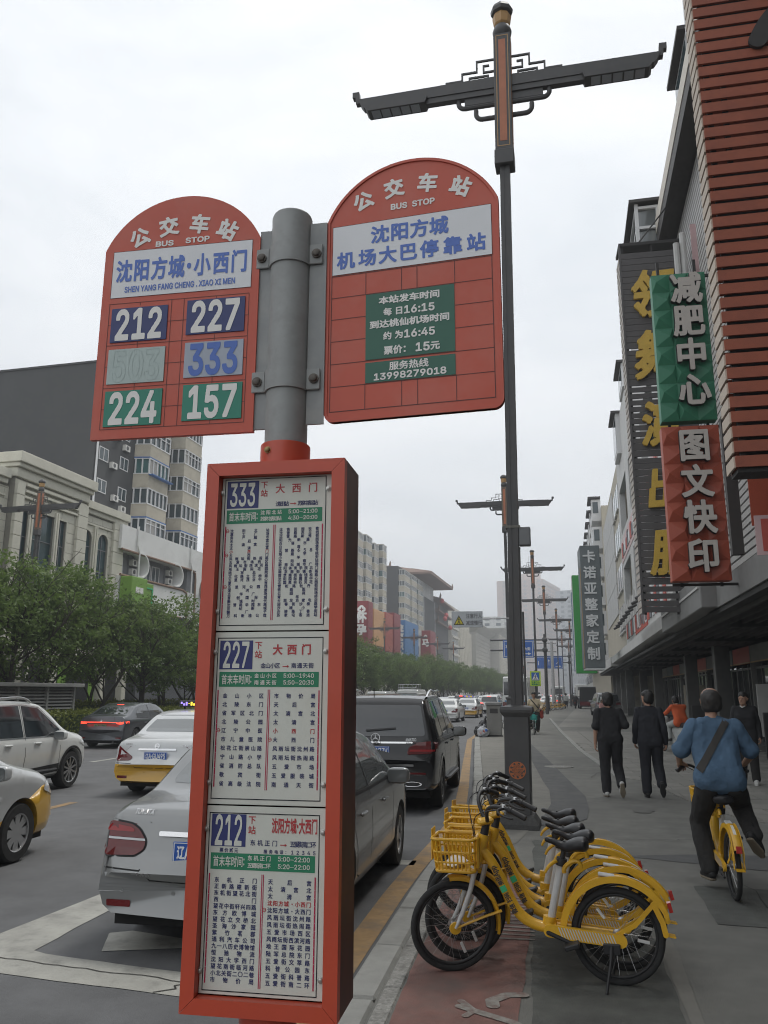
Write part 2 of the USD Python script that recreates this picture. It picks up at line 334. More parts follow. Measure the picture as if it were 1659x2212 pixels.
setting('far_forecourt', strip(lambda y: 1.36 + (y - 44.6) * 0.07, lambda y: 8.5 + 0.045 * y + curve_x(y) * 0.3, [44.6, 60, 90, 140], 0.004), L['slab_two'])

# road markings, each 4 mm above the road
RZ = -0.116
def mark(name, shape, m, z=RZ): return setting(name, MB().poly(shape, 0, mv(0, 0, z)), L[m])
mark('yellow_line', Polygon([(kerb(t) - 0.30, t) for t in ys_all if t < 75] + [(kerb(t) - 0.10, t) for t in ys_all[::-1] if t < 75]), 'yellow_road_paint')
bay = wob([(-4.10, 5.95), (-3.95, 7.6), (-3.98, 26), (-3.68, 26), (-3.60, 6.9), (-3.58, 5.82), (-2.35, 5.60), (-1.3, 5.42), (-1.3, 5.06), (-2.17, 5.19), (-3.5, 5.36), (-4.05, 5.60)], 0.015, 300, 9)
mark('bus_bay_marking', bay, 'white_road_paint')
mark('bus_bay_arrow', wob([(-3.09, 5.92), (-3.27, 6.35), (-3.12, 6.44), (-2.55, 6.3), (-2.5, 6.12)], 0.01, 60, 4), 'white_road_paint')
ck = [(-4.1, 5.72)]
for i in range(26): ck.append((-4.1 + 0.11 * (i + 1), 5.72 - 0.018 * (i + 1) + rng.normal(0, 0.012)))
mark('crack', LineString(ck).buffer(0.005).union(LineString([(-2.2, 5.42), (-2.28, 5.35), (-2.25, 5.3), (-2.36, 5.22)]).buffer(0.006)), 'crack', RZ + 0.004)
for X, ys in ((-11.55, np.arange(8.8, 120, 6.0)), (-7.9, [34, 40, 46, 52, 58, 64, 70, 76, 82, 88])):
    for t in ys:
        mark('lane_dash', Polygon([(X - 0.07 + curve_x(t), t), (X + 0.07 + curve_x(t), t), (X + 0.07 + curve_x(t + 2), t + 2.6), (X - 0.07 + curve_x(t + 2), t + 2.6)]), 'white_road_paint')
for t in (12.3, 6.3): mark('lane_dash', sbox(-7.72, t, -7.56, t + 1.0), 'yellow_road_paint')
mark('stop_bar', Polygon([(-1.3, 9.3), (-1.3, 9.55), (-3.6, 9.75), (-3.6, 9.5)]), 'white_road_paint')
mk = unary_union([LineString([(-0.44, 4.98), (-0.36, 4.93), (-0.14, 4.80), (0.0, 4.60)]).buffer(0.03), LineString([(-0.40, 4.85), (-0.36, 4.93), (-0.44, 5.06)]).buffer(0.022),
     LineString([(-0.10, 5.22), (-0.19, 5.20), (-0.27, 5.10), (-0.26, 5.02)]).buffer(0.038)])
setting('worn_cycle_symbol', MB().poly(mk, 0, mv(0, 0, 0.008)), L['worn_paint'])
for t in np.arange(6.3, 7.6, 0.10): setting('worn_stripe', MB().poly(wob([(-0.28, t), (-0.02, t + 0.01), (-0.02, t + 0.04), (-0.27, t + 0.035)], 0.02, 30, int(t * 10)), 0, mv(0, 0, 0.008)), L['worn_paint'])

# cracks and a repaired cut in the pavement
for k, (x, y, dx, dy, n_) in enumerate(((1.9, 6.4, -.02, .22, 12), (.95, 10.6, .16, .03, 12), (2.6, 9.9, .18, -.05, 10), (1.2, 18.0, .05, .3, 12), (3.1, 14.5, .12, .1, 9))):
    c = [(x, y)]
    for i in range(n_): c.append((c[-1][0] + dx * rng.uniform(.5, 1.4) + rng.normal(0, .03), c[-1][1] + dy * rng.uniform(.5, 1.4) + rng.normal(0, .03)))
    setting('pavement_crack', MB().poly(LineString(c).buffer(.0028 + .002 * (k % 2)), 0, mv(0, 0, .0125)), L['crack'])
setting('repair_patch', MB().poly(wob([(1.35, 7.0), (2.3, 6.9), (2.35, 8.2), (1.4, 8.3)], .02, 60, 14), 0, mv(0, 0, .004)), L['asphalt_worn'])
for k, (x, y, r) in enumerate(((2.2, 11.0, .2), (1.6, 13.2, .15), (.95, 9.2, .13))):
    a = np.linspace(0, 2 * PI, 22)[:-1]; rr = r * (1 + .5 * (meshkit.noise(np.column_stack([np.cos(a) * 2 + k * 5, np.sin(a) * 2, a * 0])) - .5)); setting('stain', MB().poly(Polygon(np.column_stack([x + rr * np.cos(a), y + rr * 1.6 * np.sin(a)])), 0, mv(0, 0, .0085)), L['stain'])
# ------------------------------------------------------------------ the bus stop sign
mat('stop_red', (0.50, 0.068, 0.032), 0.38, var=0.06, scale=3.0, coat=0.15, dirt=(0.40, 0.07, 0.045), dscale=2.0, dfac=0.35)
mat('stop_red_faded', (0.51, 0.085, 0.048), 0.45, var=0.06, scale=2.5, dirt=(0.50, 0.15, 0.11), dscale=3.0, dfac=0.5)
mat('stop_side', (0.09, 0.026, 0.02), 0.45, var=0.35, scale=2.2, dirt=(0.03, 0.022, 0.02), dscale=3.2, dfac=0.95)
mat('board_cream', (0.62, 0.63, 0.57), 0.45, var=0.04, scale=2.0, dirt=(0.50, 0.49, 0.40), dscale=4.0, dfac=0.35)
mat('sign_white', (0.70, 0.71, 0.73), 0.4, var=0.03, scale=3.0)
mat('pole_grey', (0.30, 0.31, 0.305), 0.5, metal=0.0, var=0.1, scale=5.0, dirt=(0.20, 0.20, 0.19), dscale=9.0, dfac=0.5)
mat('flange_grey', (0.27, 0.28, 0.28), 0.55, var=0.12, scale=6.0, dirt=(0.40, 0.39, 0.36), dscale=7.0, dfac=0.4)
mat('plate_blue', (0.028, 0.042, 0.155), 0.45, var=0.08); mat('plate_green', (0.02, 0.22, 0.15), 0.45, var=0.08)
mat('plate_grey', (0.36, 0.40, 0.47), 0.45, var=0.08); mat('plate_pale', (0.40, 0.48, 0.46), 0.4, var=0.06)
mat('plate_pale_ghost', (0.385, 0.465, 0.447), 0.4, var=0.05)
mat('panel_green', (0.035, 0.13, 0.09), 0.5, var=0.06)
plain('ink_navy', (0.035, 0.04, 0.115), 0.5); plain('ink_red', (0.42, 0.045, 0.05), 0.5); plain('ink_crimson', (0.42, 0.02, 0.07), 0.5)
plain('ink_blue', (0.08, 0.16, 0.50), 0.45); plain('ink_blue_bright', (0.07, 0.15, 0.48), 0.45)
plain('ink_white', (0.74, 0.73, 0.70), 0.45); plain('ink_black', (0.02, 0.022, 0.025), 0.5); plain('ink_board_green', (0.02, 0.20, 0.10), 0.5)
plain('ink_board_blue', (0.028, 0.036, 0.15), 0.5); plain('line_dark', (0.10, 0.035, 0.03), 0.6); plain('ink_board_white', (0.62, 0.63, 0.57), 0.5)
mat('steel_bolt', (0.48, 0.47, 0.44), 0.32, metal=0.9, var=0.1); mat('rust_bolt', (0.13, 0.115, 0.10), 0.6, metal=0.3, var=0.3, scale=40); mat('brass_bolt', (0.30, 0.22, 0.10), 0.4, metal=0.7)

stop = thing('bus_stop_sign', 'tall red bus stop board with grey pole, two arched panels and three route timetables', 'bus stop sign', (-0.94, 3.03, 0))
def flat(shape, y, depth=0.0): return MB().poly(shape, depth, stand(0, y, 0))
def bolt(mb, x, y, z, r=0.012, h=0.008):
    M = mv(x, y, z) @ rot('x', 90)
    return mb.lathe([(r * 1.25, 0), (r * 1.25, h * 0.35), (r, h * 0.4), (r * 0.85, h * 0.85), (r * 0.5, h), (0.0, h)], 14, M)
# pole
pl = MB(); pl.lathe([(0.0855, 2.6), (0.0865, 3.0), (0.0865, 3.69), (0.081, 3.704), (0.072, 3.706), (0, 3.706)], 40)
part(stop, 'pole', pl, L['pole_grey'], 40)
lp = MB(); lp.lathe([(0.17, 0.0), (0.17, 0.012), (0.10, 0.014), (0.10, 0.64), (0, 0.64)], 32)
part(stop, 'lower_pole', lp, L['stop_red'], 40)
col = joint(stop, 'collar'); part(col, 'collar_tube', MB().lathe([(0.100, 2.56), (0.100, 2.668), (0.098, 2.672), (0.088, 2.672), (0.088, 2.56)], 40), L['stop_red'], 40)
part(col, 'collar_bolt', bolt(MB(), -0.045, -0.089, 2.635, 0.011, 0.014), L['brass_bolt'], 40)
# cabinet: frame of four mitred bars, recessed boards, side walls
x0, x1, z0, z1, yf, yb = -0.277, 0.277, 0.630, 2.577, -0.13, 0.13
fl, ft = 0.052, 0.052
def mitre(pts):
    """front frame bar: an outline in xz with a rounded outer lip"""
    return MB().poly(Polygon(pts), 0.042, stand(0, yf + 0.042, 0))
for nm, pts in (('frame_bar', [(x0, z0), (x0 + fl, z0 + ft), (x0 + fl, z1 - ft), (x0, z1)]), ('frame_bar', [(x1, z0), (x1, z1), (x1 - fl, z1 - ft), (x1 - fl, z0 + ft)]),
                ('frame_bar', [(x0, z1), (x0 + fl, z1 - ft), (x1 - fl, z1 - ft), (x1, z1)]), ('frame_bar', [(x0, z0), (x1, z0), (x1 - fl, z0 + ft), (x0 + fl, z0 + ft)])):
    c = Polygon(pts).buffer(-0.0006)
    part(stop, nm, MB().poly(c, 0.042, stand(0, yf + 0.042, 0)), L['stop_red'])
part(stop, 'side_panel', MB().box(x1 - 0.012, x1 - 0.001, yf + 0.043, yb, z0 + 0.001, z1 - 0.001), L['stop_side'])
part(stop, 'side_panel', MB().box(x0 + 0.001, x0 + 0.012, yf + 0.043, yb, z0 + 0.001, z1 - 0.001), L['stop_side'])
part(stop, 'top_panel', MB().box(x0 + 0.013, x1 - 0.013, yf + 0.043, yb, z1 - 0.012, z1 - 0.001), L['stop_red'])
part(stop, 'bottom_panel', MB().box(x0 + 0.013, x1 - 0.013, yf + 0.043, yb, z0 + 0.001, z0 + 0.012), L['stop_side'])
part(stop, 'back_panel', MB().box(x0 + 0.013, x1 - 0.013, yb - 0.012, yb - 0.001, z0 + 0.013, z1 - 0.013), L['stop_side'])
YB = -0.092                                # front of the timetable boards
def board(zb, zt, number, numh, dest, route, times, cols, reds, screws, bz, title=None, extra=(), ch=0.0165):
    b = joint(stop, 'timetable_board')
    part(b, 'board_panel', MB().cbox(x0 + fl + 0.001, x1 - fl - 0.001, YB, YB + 0.006, zb + 0.0015, zt - 0.0015, 0.0015), L['board_cream'])
    bt, bb = bz
    ring = sbox(-0.213, bb, 0.197, bt).difference(sbox(-0.2095, bb + 0.0035, 0.1935, bt - 0.0035))
    part(b, 'border_line', flat(ring, YB - 0.0008), L['ink_black'])
    nt, nb, gt, gb, lt, lb = title
    part(b, 'number_field', flat(sbox(-0.203, nb, -0.074, nt), YB - 0.0008), L['ink_board_blue'])
    t = text_shape(number, numh, 0.108, bold=2, res=96)
    part(b, 'route_number', flat(affinity.translate(t, -0.1385, (nt + nb) / 2 - numh / 2), YB - 0.0018), L['ink_board_white'])
    part(b, 'time_field', flat(sbox(-0.201, gb, 0.182, gt), YB - 0.0008), L['ink_board_green'])
    W, N, R = [], [], []
    gh = gt - gb
    W.append(affinity.translate(text_shape('首末车时间', 0.034, 0.112, bold=1, res=64), -0.136, gb + gh / 2 - 0.017)); W.append(affinity.translate(text_shape('：', 0.03, 0.02, bold=2), -0.072, gb + gh / 2 - 0.013))
    for k, (place, tm_) in enumerate(times):
        yy = gt - 0.006 - 0.016 - k * 0.0245
        W += spread(place, 0.0165, -0.064, 0.022, 1, 48, yy); W.append(affinity.translate(text_shape(tm_, 0.0145, 0.118, bold=1, res=48), 0.106, yy + 0.001))
    part(b, 'time_lettering', flat(unary_union(W), YB - 0.0018), L['ink_board_white'])
    R += [affinity.translate(text_shape(c, 0.027, bold=1, res=64), -0.052, nt - 0.031 - k * 0.034) for k, c in enumerate('下站')]
    R += dest(nt); N += route(nb)
    for side, rows, xa, xb in ((0, cols[0], -0.184, -0.026), (1, cols[1], 0.014, 0.171)):
        for k, s in enumerate(rows):
            yy = lt - ch - (lt - lb - ch) * k / (len(rows) - 1)
            (R if (side, k) in reds else N).extend(spread(s, ch, xa, xb, 1, 40, yy))
    for (side, k) in extra:
        yy = lt - ch - (lt - lb - ch) * k / (len(cols[side]) - 1) + ch / 2; xx = (-0.195, 0.003)[side]
        R.append(Point(xx, yy).buffer(0.007, 12).difference(Point(xx, yy).buffer(0.005, 12)).union(sbox(xx - 0.006, yy - 0.001, xx + 0.006, yy + 0.001)))
    part(b, 'station_lettering', flat(unary_union(N), YB - 0.0009), L['ink_navy'])
    part(b, 'red_lettering', flat(unary_union(R), YB - 0.0009), L['ink_red'])
    bars = [sbox(-0.2055, lb - 0.004, -0.2005, lt + 0.012), sbox(0.1815, lb - 0.008, 0.1865, lt + 0.012), sbox(-0.0105, lb - 0.012, -0.0075, lt + 0.014), sbox(-0.0045, lb - 0.012, -0.0015, lt + 0.014)]
    dots = unary_union([Point(x, lt - 0.03 - k * 0.026).buffer(0.0012, 4) for x in (-0.203, 0.184) for k in range(11)])
    for br in bars: part(b, 'red_bar', flat(br.difference(dots), YB - 0.0008), L['ink_crimson'])
    for (sx_, sz_) in screws: part(b, 'screw', bolt(MB(), sx_, YB - 0.0005, sz_, 0.0085, 0.009), L['steel_bolt'], 40)
arrow = lambda x, y: affinity.translate(unary_union([sbox(-0.012, -0.0015, 0.006, 0.0015), Polygon([(0.005, -0.005), (0.013, 0), (0.005, 0.005)])]), x, y)
def route3(a, b, xa, xb):
    return lambda nb: spread(a, 0.0185, xa[0], xa[1], 1, 48, nb + 0.004) + spread(b, 0.0185, xb[0], xb[1], 1, 48, nb + 0.004)
# three boards; the arrows between the places are red
A1 = ('沈阳北站,惠工广场,房产超市,天后宫,太清宫北,太清宫,小西门,大西门,风雨坛街热闹路,五爱市场西区,风雨坛街西滨河路,地王国际花园,陆军总院,文化路立交桥南,五里河茂业中心,夏宫,五里河公园西,浑河堡,泛华广场,首创国际城,融城时代,沈营路华园东路,世纪新城,糖厂子,万科新榆公馆').split(',')
A2 = ('沈铁田园牧歌,沈营路苏王线,沈营路新秀街,阳光新嘉园,白塔市场,白塔堡,沈营路658号,城建学院,小羊安,沈阳南站,新南站城市广场,沈阳体育学院北门,南京南街镇杏路,南京南街金钱松路,沈阳国际展览中心,北国奥林匹克花园,雪松路牡丹街,铁路医院,公园商场,青年桥,大润发苏家屯店,迎春街沙柳路,沙柳小学,沙柳路丁香街,苏家屯客运站').split(',')
B1 = '金山小区,北陵东门,省军区北门,北陵公园,辽宁中医,市儿童医院,松花江街崇山路,宁山路小学,省消防总队,敬宾街,省高级法院'.split(',')
B2 = '市物价局,天后宫,太清宫北,太清宫,小西门,大西门,风雨坛街沈州路,风雨坛街热闹路,五爱市场,五爱服装城,南通天街'.split(',')
C1 = '东机正门,正新路建新街,东机街望花北街,西门,望花中街轩兴四路,东方欧博城,望花立交桥北,圣淘沙家园,紫竹茗郡,通利汽车公司,九一八历史博物馆,恒驰物流,沈阳大学西门,望花南街临河路,小北关街二〇二巷,市物价局'.split(',')
C2 = '天后宫,太清宫北,太清宫,沈阳方城·小西门,沈阳方城·大西门,风雨坛街沈州路,风雨坛街热闹路,五爱市场西区,风雨坛街西滨河路,地王国际花园,陆军总院东门,五爱街文萃路,科普公园东,五爱街科普路,五爱街南二环'.split(',')
board(1.926, 2.526, '333', 0.088, lambda nt: spread('大西门', 0.036, -0.007, 0.163, 1, 64, nt - 0.053) + [arrow(0.066, 2.413)], route3('沈阳北站', '苏家屯客运站', (-0.005, 0.050), (0.083, 0.166)),
      (('沈阳北站', '5:00—21:00'), ('苏家屯客运站', '4:30—20:00')), (A1, A2), {(0, 6)}, ((-0.223, 2.464), (0.206, 2.467), (-0.223, 2.0), (0.206, 2.004)), (2.519, 1.946), (2.510, 2.401, 2.395, 2.340, 2.318, 1.978), ((0, 0), (0, 7), (0, 16)), 0.0125)
board(1.305, 1.924, '227', 0.092, lambda nt: spread('大西门', 0.036, 0.003, 0.152, 2, 64, nt - 0.052) + [arrow(0.055, 1.795)], route3('金山小区', '南通天街', (-0.042, 0.034), (0.076, 0.162)),
      (('金山小区', '5:00—19:40'), ('南通天街', '5:50—20:30')), (B1, B2), {(1, 4)}, ((-0.222, 1.848), (0.207, 1.850), (-0.222, 1.381), (0.208, 1.381)), (1.902, 1.324), (1.891, 1.785, 1.775, 1.721, 1.697, 1.370), ((0, 4), (1, 5)))
board(0.684, 1.303, '212', 0.098, lambda nt: [affinity.translate(text_shape('沈阳方城·大西门', 0.048, 0.168, bold=2, res=64), 0.105, nt - 0.058), arrow(0.066, 1.175)], lambda nb: spread('东机正门', 0.0185, -0.057, 0.044, 1, 48, nb + 0.006) + spread('五爱街南二环', 0.0195, 0.089, 0.185, 1, 48, nb + 0.005) + spread('票价贰元', 0.014, -0.17, -0.10, 1, 40, nb - 0.0195) + spread('服务电话：12345', 0.0125, -0.006, 0.184, 1, 40, nb - 0.019),
      (('东机正门', '5:00—22:00'), ('五爱街南二环', '5:20—22:00')), (C1, C2), {(1, 3)}, ((-0.222, 1.223), (0.210, 1.222), (-0.222, 0.758), (0.210, 0.752)), (1.279, 0.696), (1.274, 1.165, 1.143, 1.088, 1.062, 0.724), ((1, 4),))

def arch_outline(w, hs, ht, r=0.0):
    """panel: a rectangle up to hs, a round arch up to ht; r rounds the lower corners"""
    hw = w / 2; s = ht - hs; R = (hw * hw + s * s) / (2 * s)
    p = sbox(-hw, 0, hw, hs).union(Point(0, ht - R).buffer(R, 64).intersection(sbox(-hw, hs - 0.001, hw, ht + 1)))
    if r: p = p.intersection(sbox(-hw, 0, hw, ht + 1).buffer(-r).buffer(r, 8).union(sbox(-hw, 0.3, hw, ht + 1)))
    return p
def arch_letters(cy, R, degs, h, bold=4):
    out = []
    for ch, d in zip('公交车站', degs):
        t = affinity.translate(text_shape(ch, h, bold=bold, res=96), 0, -h / 2); out.append(affinity.translate(affinity.rotate(t, -d, origin=(0, 0)), R * math.sin(math.radians(d)), cy + R * math.cos(math.radians(d))))
    return unary_union(out)
# first panel: route numbers
pa = joint(stop, 'route_panel', (-1.43 + 0.94, -0.03, 2.735))
part(pa, 'sheet', MB().poly(arch_outline(0.716, 0.875, 1.112), 0.022, stand(0, 0.022, 0)), L['stop_red_faded'])
part(pa, 'arch_lettering', flat(arch_letters(0.50, 0.475, (-25, -8, 9.5, 26), 0.085), -0.002), L['ink_white'])
part(pa, 'latin_lettering', flat(affinity.translate(text_shape('BUS', 0.024, 0.086, bold=4, res=96), -0.081, 0.8765).union(affinity.translate(text_shape('STOP', 0.024, 0.112, bold=4, res=96), 0.072, 0.8805)), -0.002), L['ink_white'])
part(pa, 'white_field', flat(sbox(-0.3165, 0.646, 0.323, 0.866), -0.0012), L['sign_white'])
part(pa, 'white_field_edge', flat(sbox(-0.319, 0.6435, 0.3255, 0.8685).difference(sbox(-0.3165, 0.646, 0.323, 0.866)), -0.0012), L['line_dark'])
nm = [(c, x) for c, x in zip('沈阳方城·小西门', (-0.262, -0.18, -0.098, -0.018, 0.04, 0.100, 0.185, 0.267))]
part(pa, 'stop_name', flat(unary_union([affinity.translate(affinity.scale(text_shape(c, 0.100, bold=3, res=96), 0.70, 1, origin=(0, 0)), x, 0.722) for c, x in nm]), -0.0025), L['ink_blue'])
part(pa, 'stop_name_latin', flat(affinity.translate(text_shape('SHEN YANG FANG CHENG . XIAO XI MEN', 0.026, 0.508, bold=3, res=96), 0, 0.668), -0.0025), L['ink_blue'])
gl = [sbox(-0.318, y - 0.0012, 0.318, y + 0.0012) for y in (0.617, 0.422, 0.227, 0.043)] + [sbox(x - 0.0012, 0.043, x + 0.0012, 0.617) for x in (-0.318, 0.318, -0.03, 0.027)]
gl += [sbox(a, y - 0.0012, b, y + 0.0012) for y in (0.517, 0.325, 0.132) for a, b in ((-0.318, -0.304), (-0.045, 0.046), (0.304, 0.318))]
gl += [sbox(x - 0.0012, a, x + 0.0012, b) for x in (-0.175, 0.172) for a, b in ((0.043, 0.06), (0.208, 0.248), (0.405, 0.44), (0.602, 0.617))]
part(pa, 'grid_line', flat(unary_union(gl), -0.0012), L['line_dark'])
for num, x, y, bgm, ink in (('212', -0.174, 0.434, 'plate_blue', 'ink_white'), ('227', 0.173, 0.445, 'plate_blue', 'ink_white'), (None, -0.174, 0.243, 'plate_pale', None), ('333', 0.174, 0.250, 'plate_grey', 'ink_blue_bright'), ('224', -0.174, 0.053, 'plate_green', 'ink_white'), ('157', 0.177, 0.060, 'plate_green', 'ink_white')):
    npl = joint(pa, 'number_plate', (x, -0.001, y))
    part(npl, 'plate', MB().cbox(-0.13, 0.13, -0.003, 0.0, 0, 0.159, 0.001), L[bgm])
    t = text_shape(num or '503', 0.132, 0.225, bold=4 if num else 1, res=110)
    if not num: t = t.buffer(0.003).difference(t.buffer(0.0012))
    part(npl, 'number' if num else 'ghost_number', flat(affinity.translate(t, 0, 0.0135), -0.0042), L[ink or 'plate_pale_ghost'])
# second panel: airport coach
pb = joint(stop, 'coach_panel', (-0.418 + 0.94, 2.985 - 3.03, 2.76), -5.5)
ol = arch_outline(0.726, 0.895, 1.137, 0.04)
part(pb, 'sheet', MB().poly(ol, 0.02, stand(0, 0.02, 0)), L['stop_red_faded'])
part(pb, 'raised_rim', MB().poly(ol.difference(ol.buffer(-0.012)), 0.026, stand(0, 0.021, 0)), L['stop_red_faded'])
part(pb, 'arch_lettering', flat(arch_letters(0.50, 0.520, (-23.5, -8, 8, 24), 0.080), -0.002), L['ink_white'])
part(pb, 'latin_lettering', flat(affinity.translate(text_shape('BUS  STOP', 0.025, 0.190, bold=4, res=96), 0.008, 0.914), -0.002), L['ink_white'])
part(pb, 'white_field', flat(sbox(-0.338, 0.648, 0.332, 0.870), -0.0012), L['sign_white'])
part(pb, 'white_field_edge', flat(sbox(-0.3405, 0.6455, 0.3345, 0.8725).difference(sbox(-0.338, 0.648, 0.332, 0.870)), -0.0012), L['line_dark'])
nl = [affinity.translate(text_shape(c, 0.075, bold=3, res=96), x, 0.772) for c, x in zip('沈阳方城', (-0.132, -0.047, 0.036, 0.118))]
nl += [affinity.translate(text_shape(c, 0.073, bold=3, res=96), x, 0.674) for c, x in zip('机场大巴停靠站', (-0.280, -0.186, -0.098, -0.012, 0.078, 0.174, 0.270))]
part(pb, 'stop_name', flat(unary_union(nl), -0.0025), L['ink_blue'])
gl = [sbox(-0.342, 0.043, 0.332, 0.643).difference(sbox(-0.339, 0.046, 0.329, 0.640))]
gl += [sbox(a, y - 0.0013, b, y + 0.0013) for y in (0.543, 0.446, 0.348, 0.249, 0.150) for a, b in ((-0.342, -0.192), (0.180, 0.332))] + [sbox(-0.192, y - 0.0013, 0.180, y + 0.0013) for y in (0.543, 0.249, 0.150)]
gl += [sbox(x - 0.0013, a, x + 0.0013, b) for x in (-0.192, -0.04, 0.025, 0.180) for a, b in ((0.043, 0.152), (0.540, 0.643))]
part(pb, 'grid_line', flat(unary_union(gl), -0.0012), L['line_dark'])
part(pb, 'time_plate', flat(sbox(-0.191, 0.252, 0.178, 0.540), -0.002, 0.0), L['panel_green'])
part(pb, 'hotline_plate', flat(sbox(-0.191, 0.153, 0.178, 0.240), -0.002, 0.0), L['panel_green'])
tx = [('本站发车时间', 0.032, 0.255, -0.008, 0.490), ('每 日16:15', 0.032, 0.215, -0.008, 0.437), ('到达桃仙机场时间', 0.032, 0.332, -0.008, 0.386), ('约 为16:45', 0.032, 0.216, -0.008, 0.332), ('票价： 15元', 0.034, 0.230, 0.002, 0.268)]
part(pb, 'time_lettering', flat(unary_union([affinity.translate(text_shape(t, h, w, bold=3, res=80), x, y) for t, h, w, x, y in tx]), -0.0034), L['ink_white'])
part(pb, 'hotline_lettering', flat(affinity.translate(text_shape('服务热线', 0.034, 0.162, bold=2, res=80), -0.010, 0.199).union(affinity.translate(text_shape('13998279018', 0.027, 0.300, bold=3, res=80), -0.007, 0.162)), -0.0034), L['ink_white'])
# flange plates, clamps and bolts
part(stop, 'flange_plate', MB().box(-0.133, -0.083, -0.022, -0.012, 2.745, 3.640), L['flange_grey'])
part(stop, 'flange_plate', MB().box(0.088, 0.160, -0.022, -0.012, 2.755, 3.655), L['flange_grey'])
for zc in (3.505, 2.945):
    cl = joint(stop, 'clamp', (0, 0, zc))
    b = MB().lathe([(0.0868, -0.045), (0.0935, -0.045), (0.0935, 0.045), (0.0868, 0.045), (0.0868, -0.045)], 40); part(cl, 'band', b, L['pole_grey'], 40)
    for s in (-1, 1):
        part(cl, 'tab', MB().cbox(min(s * 0.088, s * 0.145), max(s * 0.088, s * 0.145), -0.034, -0.026, -0.045, 0.045, 0.003), L['pole_grey'])
        part(cl, 'clamp_bolt', bolt(MB(), s * 0.120, -0.034, 0.0, 0.0165, 0.020), L['rust_bolt'], 40)
# ------------------------------------------------------------------ street lamps
mat('lamp_black', (0.064, 0.063, 0.064), 0.45, var=0.12, scale=4.0, dirt=(0.075, 0.07, 0.065), dscale=5.0, dfac=0.5)
mat('lamp_orange', (0.42, 0.15, 0.075), 0.5, var=0.1); plain('lamp_gold', (0.42, 0.25, 0.10), 0.45)
mat('lamp_led', (0.30, 0.32, 0.34), 0.25, var=0.05); mat('emblem_orange', (0.42, 0.135, 0.05), 0.55, var=0.15, scale=30)
mat('plinth_granite', (0.065, 0.064, 0.062), 0.8, var=0.25, scale=30, bump=0.4, bscale=60)
plain('cable_grey', (0.20, 0.20, 0.20), 0.6); mat('box_grey', (0.16, 0.165, 0.17), 0.55)
lampA = thing('street_lamp', 'dark street lamp with orange panels and swirl emblem on its base beside parked yellow bikes', 'street lamp', (-0.19, 11.36, 0), -3.5, lean=0.55)
def mir(f):
    """the same flat outline on both sides of the post"""
    return [f, affinity.scale(f, -1, 1, origin=(0, 0))]
part(lampA, 'plinth', MB().tm(trimesh.convex.convex_hull(np.array([(sx_ * a, sy_ * a, z) for sx_ in (-1, 1) for sy_ in (-1, 1) for a, z in ((0.27, 0), (0.265, 0.06), (0.20, 0.17))]))), L['plinth_granite'])
part(lampA, 'base', MB().cbox(-0.165, 0.165, -0.165, 0.165, 0.165, 1.42, 0.012), L['lamp_black'])
part(lampA, 'collar', MB().tm(trimesh.convex.convex_hull(np.array([(sx_ * a, sy_ * a, z) for sx_ in (-1, 1) for sy_ in (-1, 1) for a, z in ((0.168, 1.40), (0.21, 1.455), (0.215, 1.49), (0.205, 1.525), (0.11, 1.55))]))), L['lamp_black'])
cross = sbox(-0.075, -0.075, 0.075, 0.075).difference(unary_union([sbox(-0.018 + dx, -0.018 + dy, 0.018 + dx, 0.018 + dy) for dx, dy in ((0.075, 0.035), (-0.075, 0.035), (0.0, -0.085), (0.0, 0.085))]))
part(lampA, 'post', MB().poly(cross, 8.3, mv(0, 0, 1.54)), L['lamp_black'])
sw_ = []
for a0, R, r0 in [(k * 60, 0.052, 0.030) for k in range(6)] + [(30, 0.0, 0.026)] + [(k * 40 + 15, 0.088, 0.017) for k in range(9)]:
    cx_, cy_ = R * math.cos(math.radians(a0)), R * math.sin(math.radians(a0)); t = np.linspace(0, 3.4 * PI, 34)
    rr = r0 * (1 - t / (3.7 * PI)); ph = math.radians(a0 * 1.7); sw_.append(LineString(np.column_stack([cx_ + rr * np.cos(t + ph), cy_ + rr * np.sin(t + ph)])).buffer(0.0045))
for k in range(6):
    t = np.linspace(0, 1.1, 10) + k * PI / 3; sw_.append(LineString(np.column_stack([0.104 * np.cos(t), 0.104 * np.sin(t)])).buffer(0.006))
emb = affinity.translate(unary_union(sw_), 0, 0.72)
part(lampA, 'emblem', MB().poly(emb, 0.004, stand(0, -0.165, 0)), L['emblem_orange'])
for s in (-1, 1): part(lampA, 'handle', MB().tube([(s * 0.165, 0, 1.30), (s * 0.20, 0, 1.31), (s * 0.20, 0, 1.25), (s * 0.165, 0, 1.24)], 0.012, 6), L['kerb_concrete'])
hd = joint(lampA, 'head_panel')
part(hd, 'head_box', MB().cbox(-0.135, 0.135, -0.135, 0.135, 9.95, 12.10, 0.008), L['lamp_black'])
part(hd, 'head_foot', MB().cbox(-0.150, 0.150, -0.150, 0.150, 9.72, 9.98, 0.012), L['lamp_black'])
for k in range(4):
    M = rot('z', 90 * k)
    part(hd, 'orange_inlay', MB().poly(sbox(-0.055, 10.12, 0.055, 11.98), 0.004, M @ stand(0, -0.135, 0)), L['lamp_orange'])
    part(hd, 'gold_line', MB().poly(sbox(-0.098, 10.03, 0.098, 12.06).difference(sbox(-0.086, 10.042, 0.086, 12.048)), 0.003, M @ stand(0, -0.135, 0)), L['lamp_gold'])
fin = joint(lampA, 'finial')
part(fin, 'neck', MB().lathe([(0.10, 12.10), (0.145, 12.16), (0.155, 12.22), (0.13, 12.30), (0.10, 12.34)], 20), L['lamp_black'], 40)
part(fin, 'lantern', MB().lathe([(0.11, 12.33), (0.135, 12.36), (0.155, 12.50), (0.12, 12.56)], 8), L['lamp_gold'])
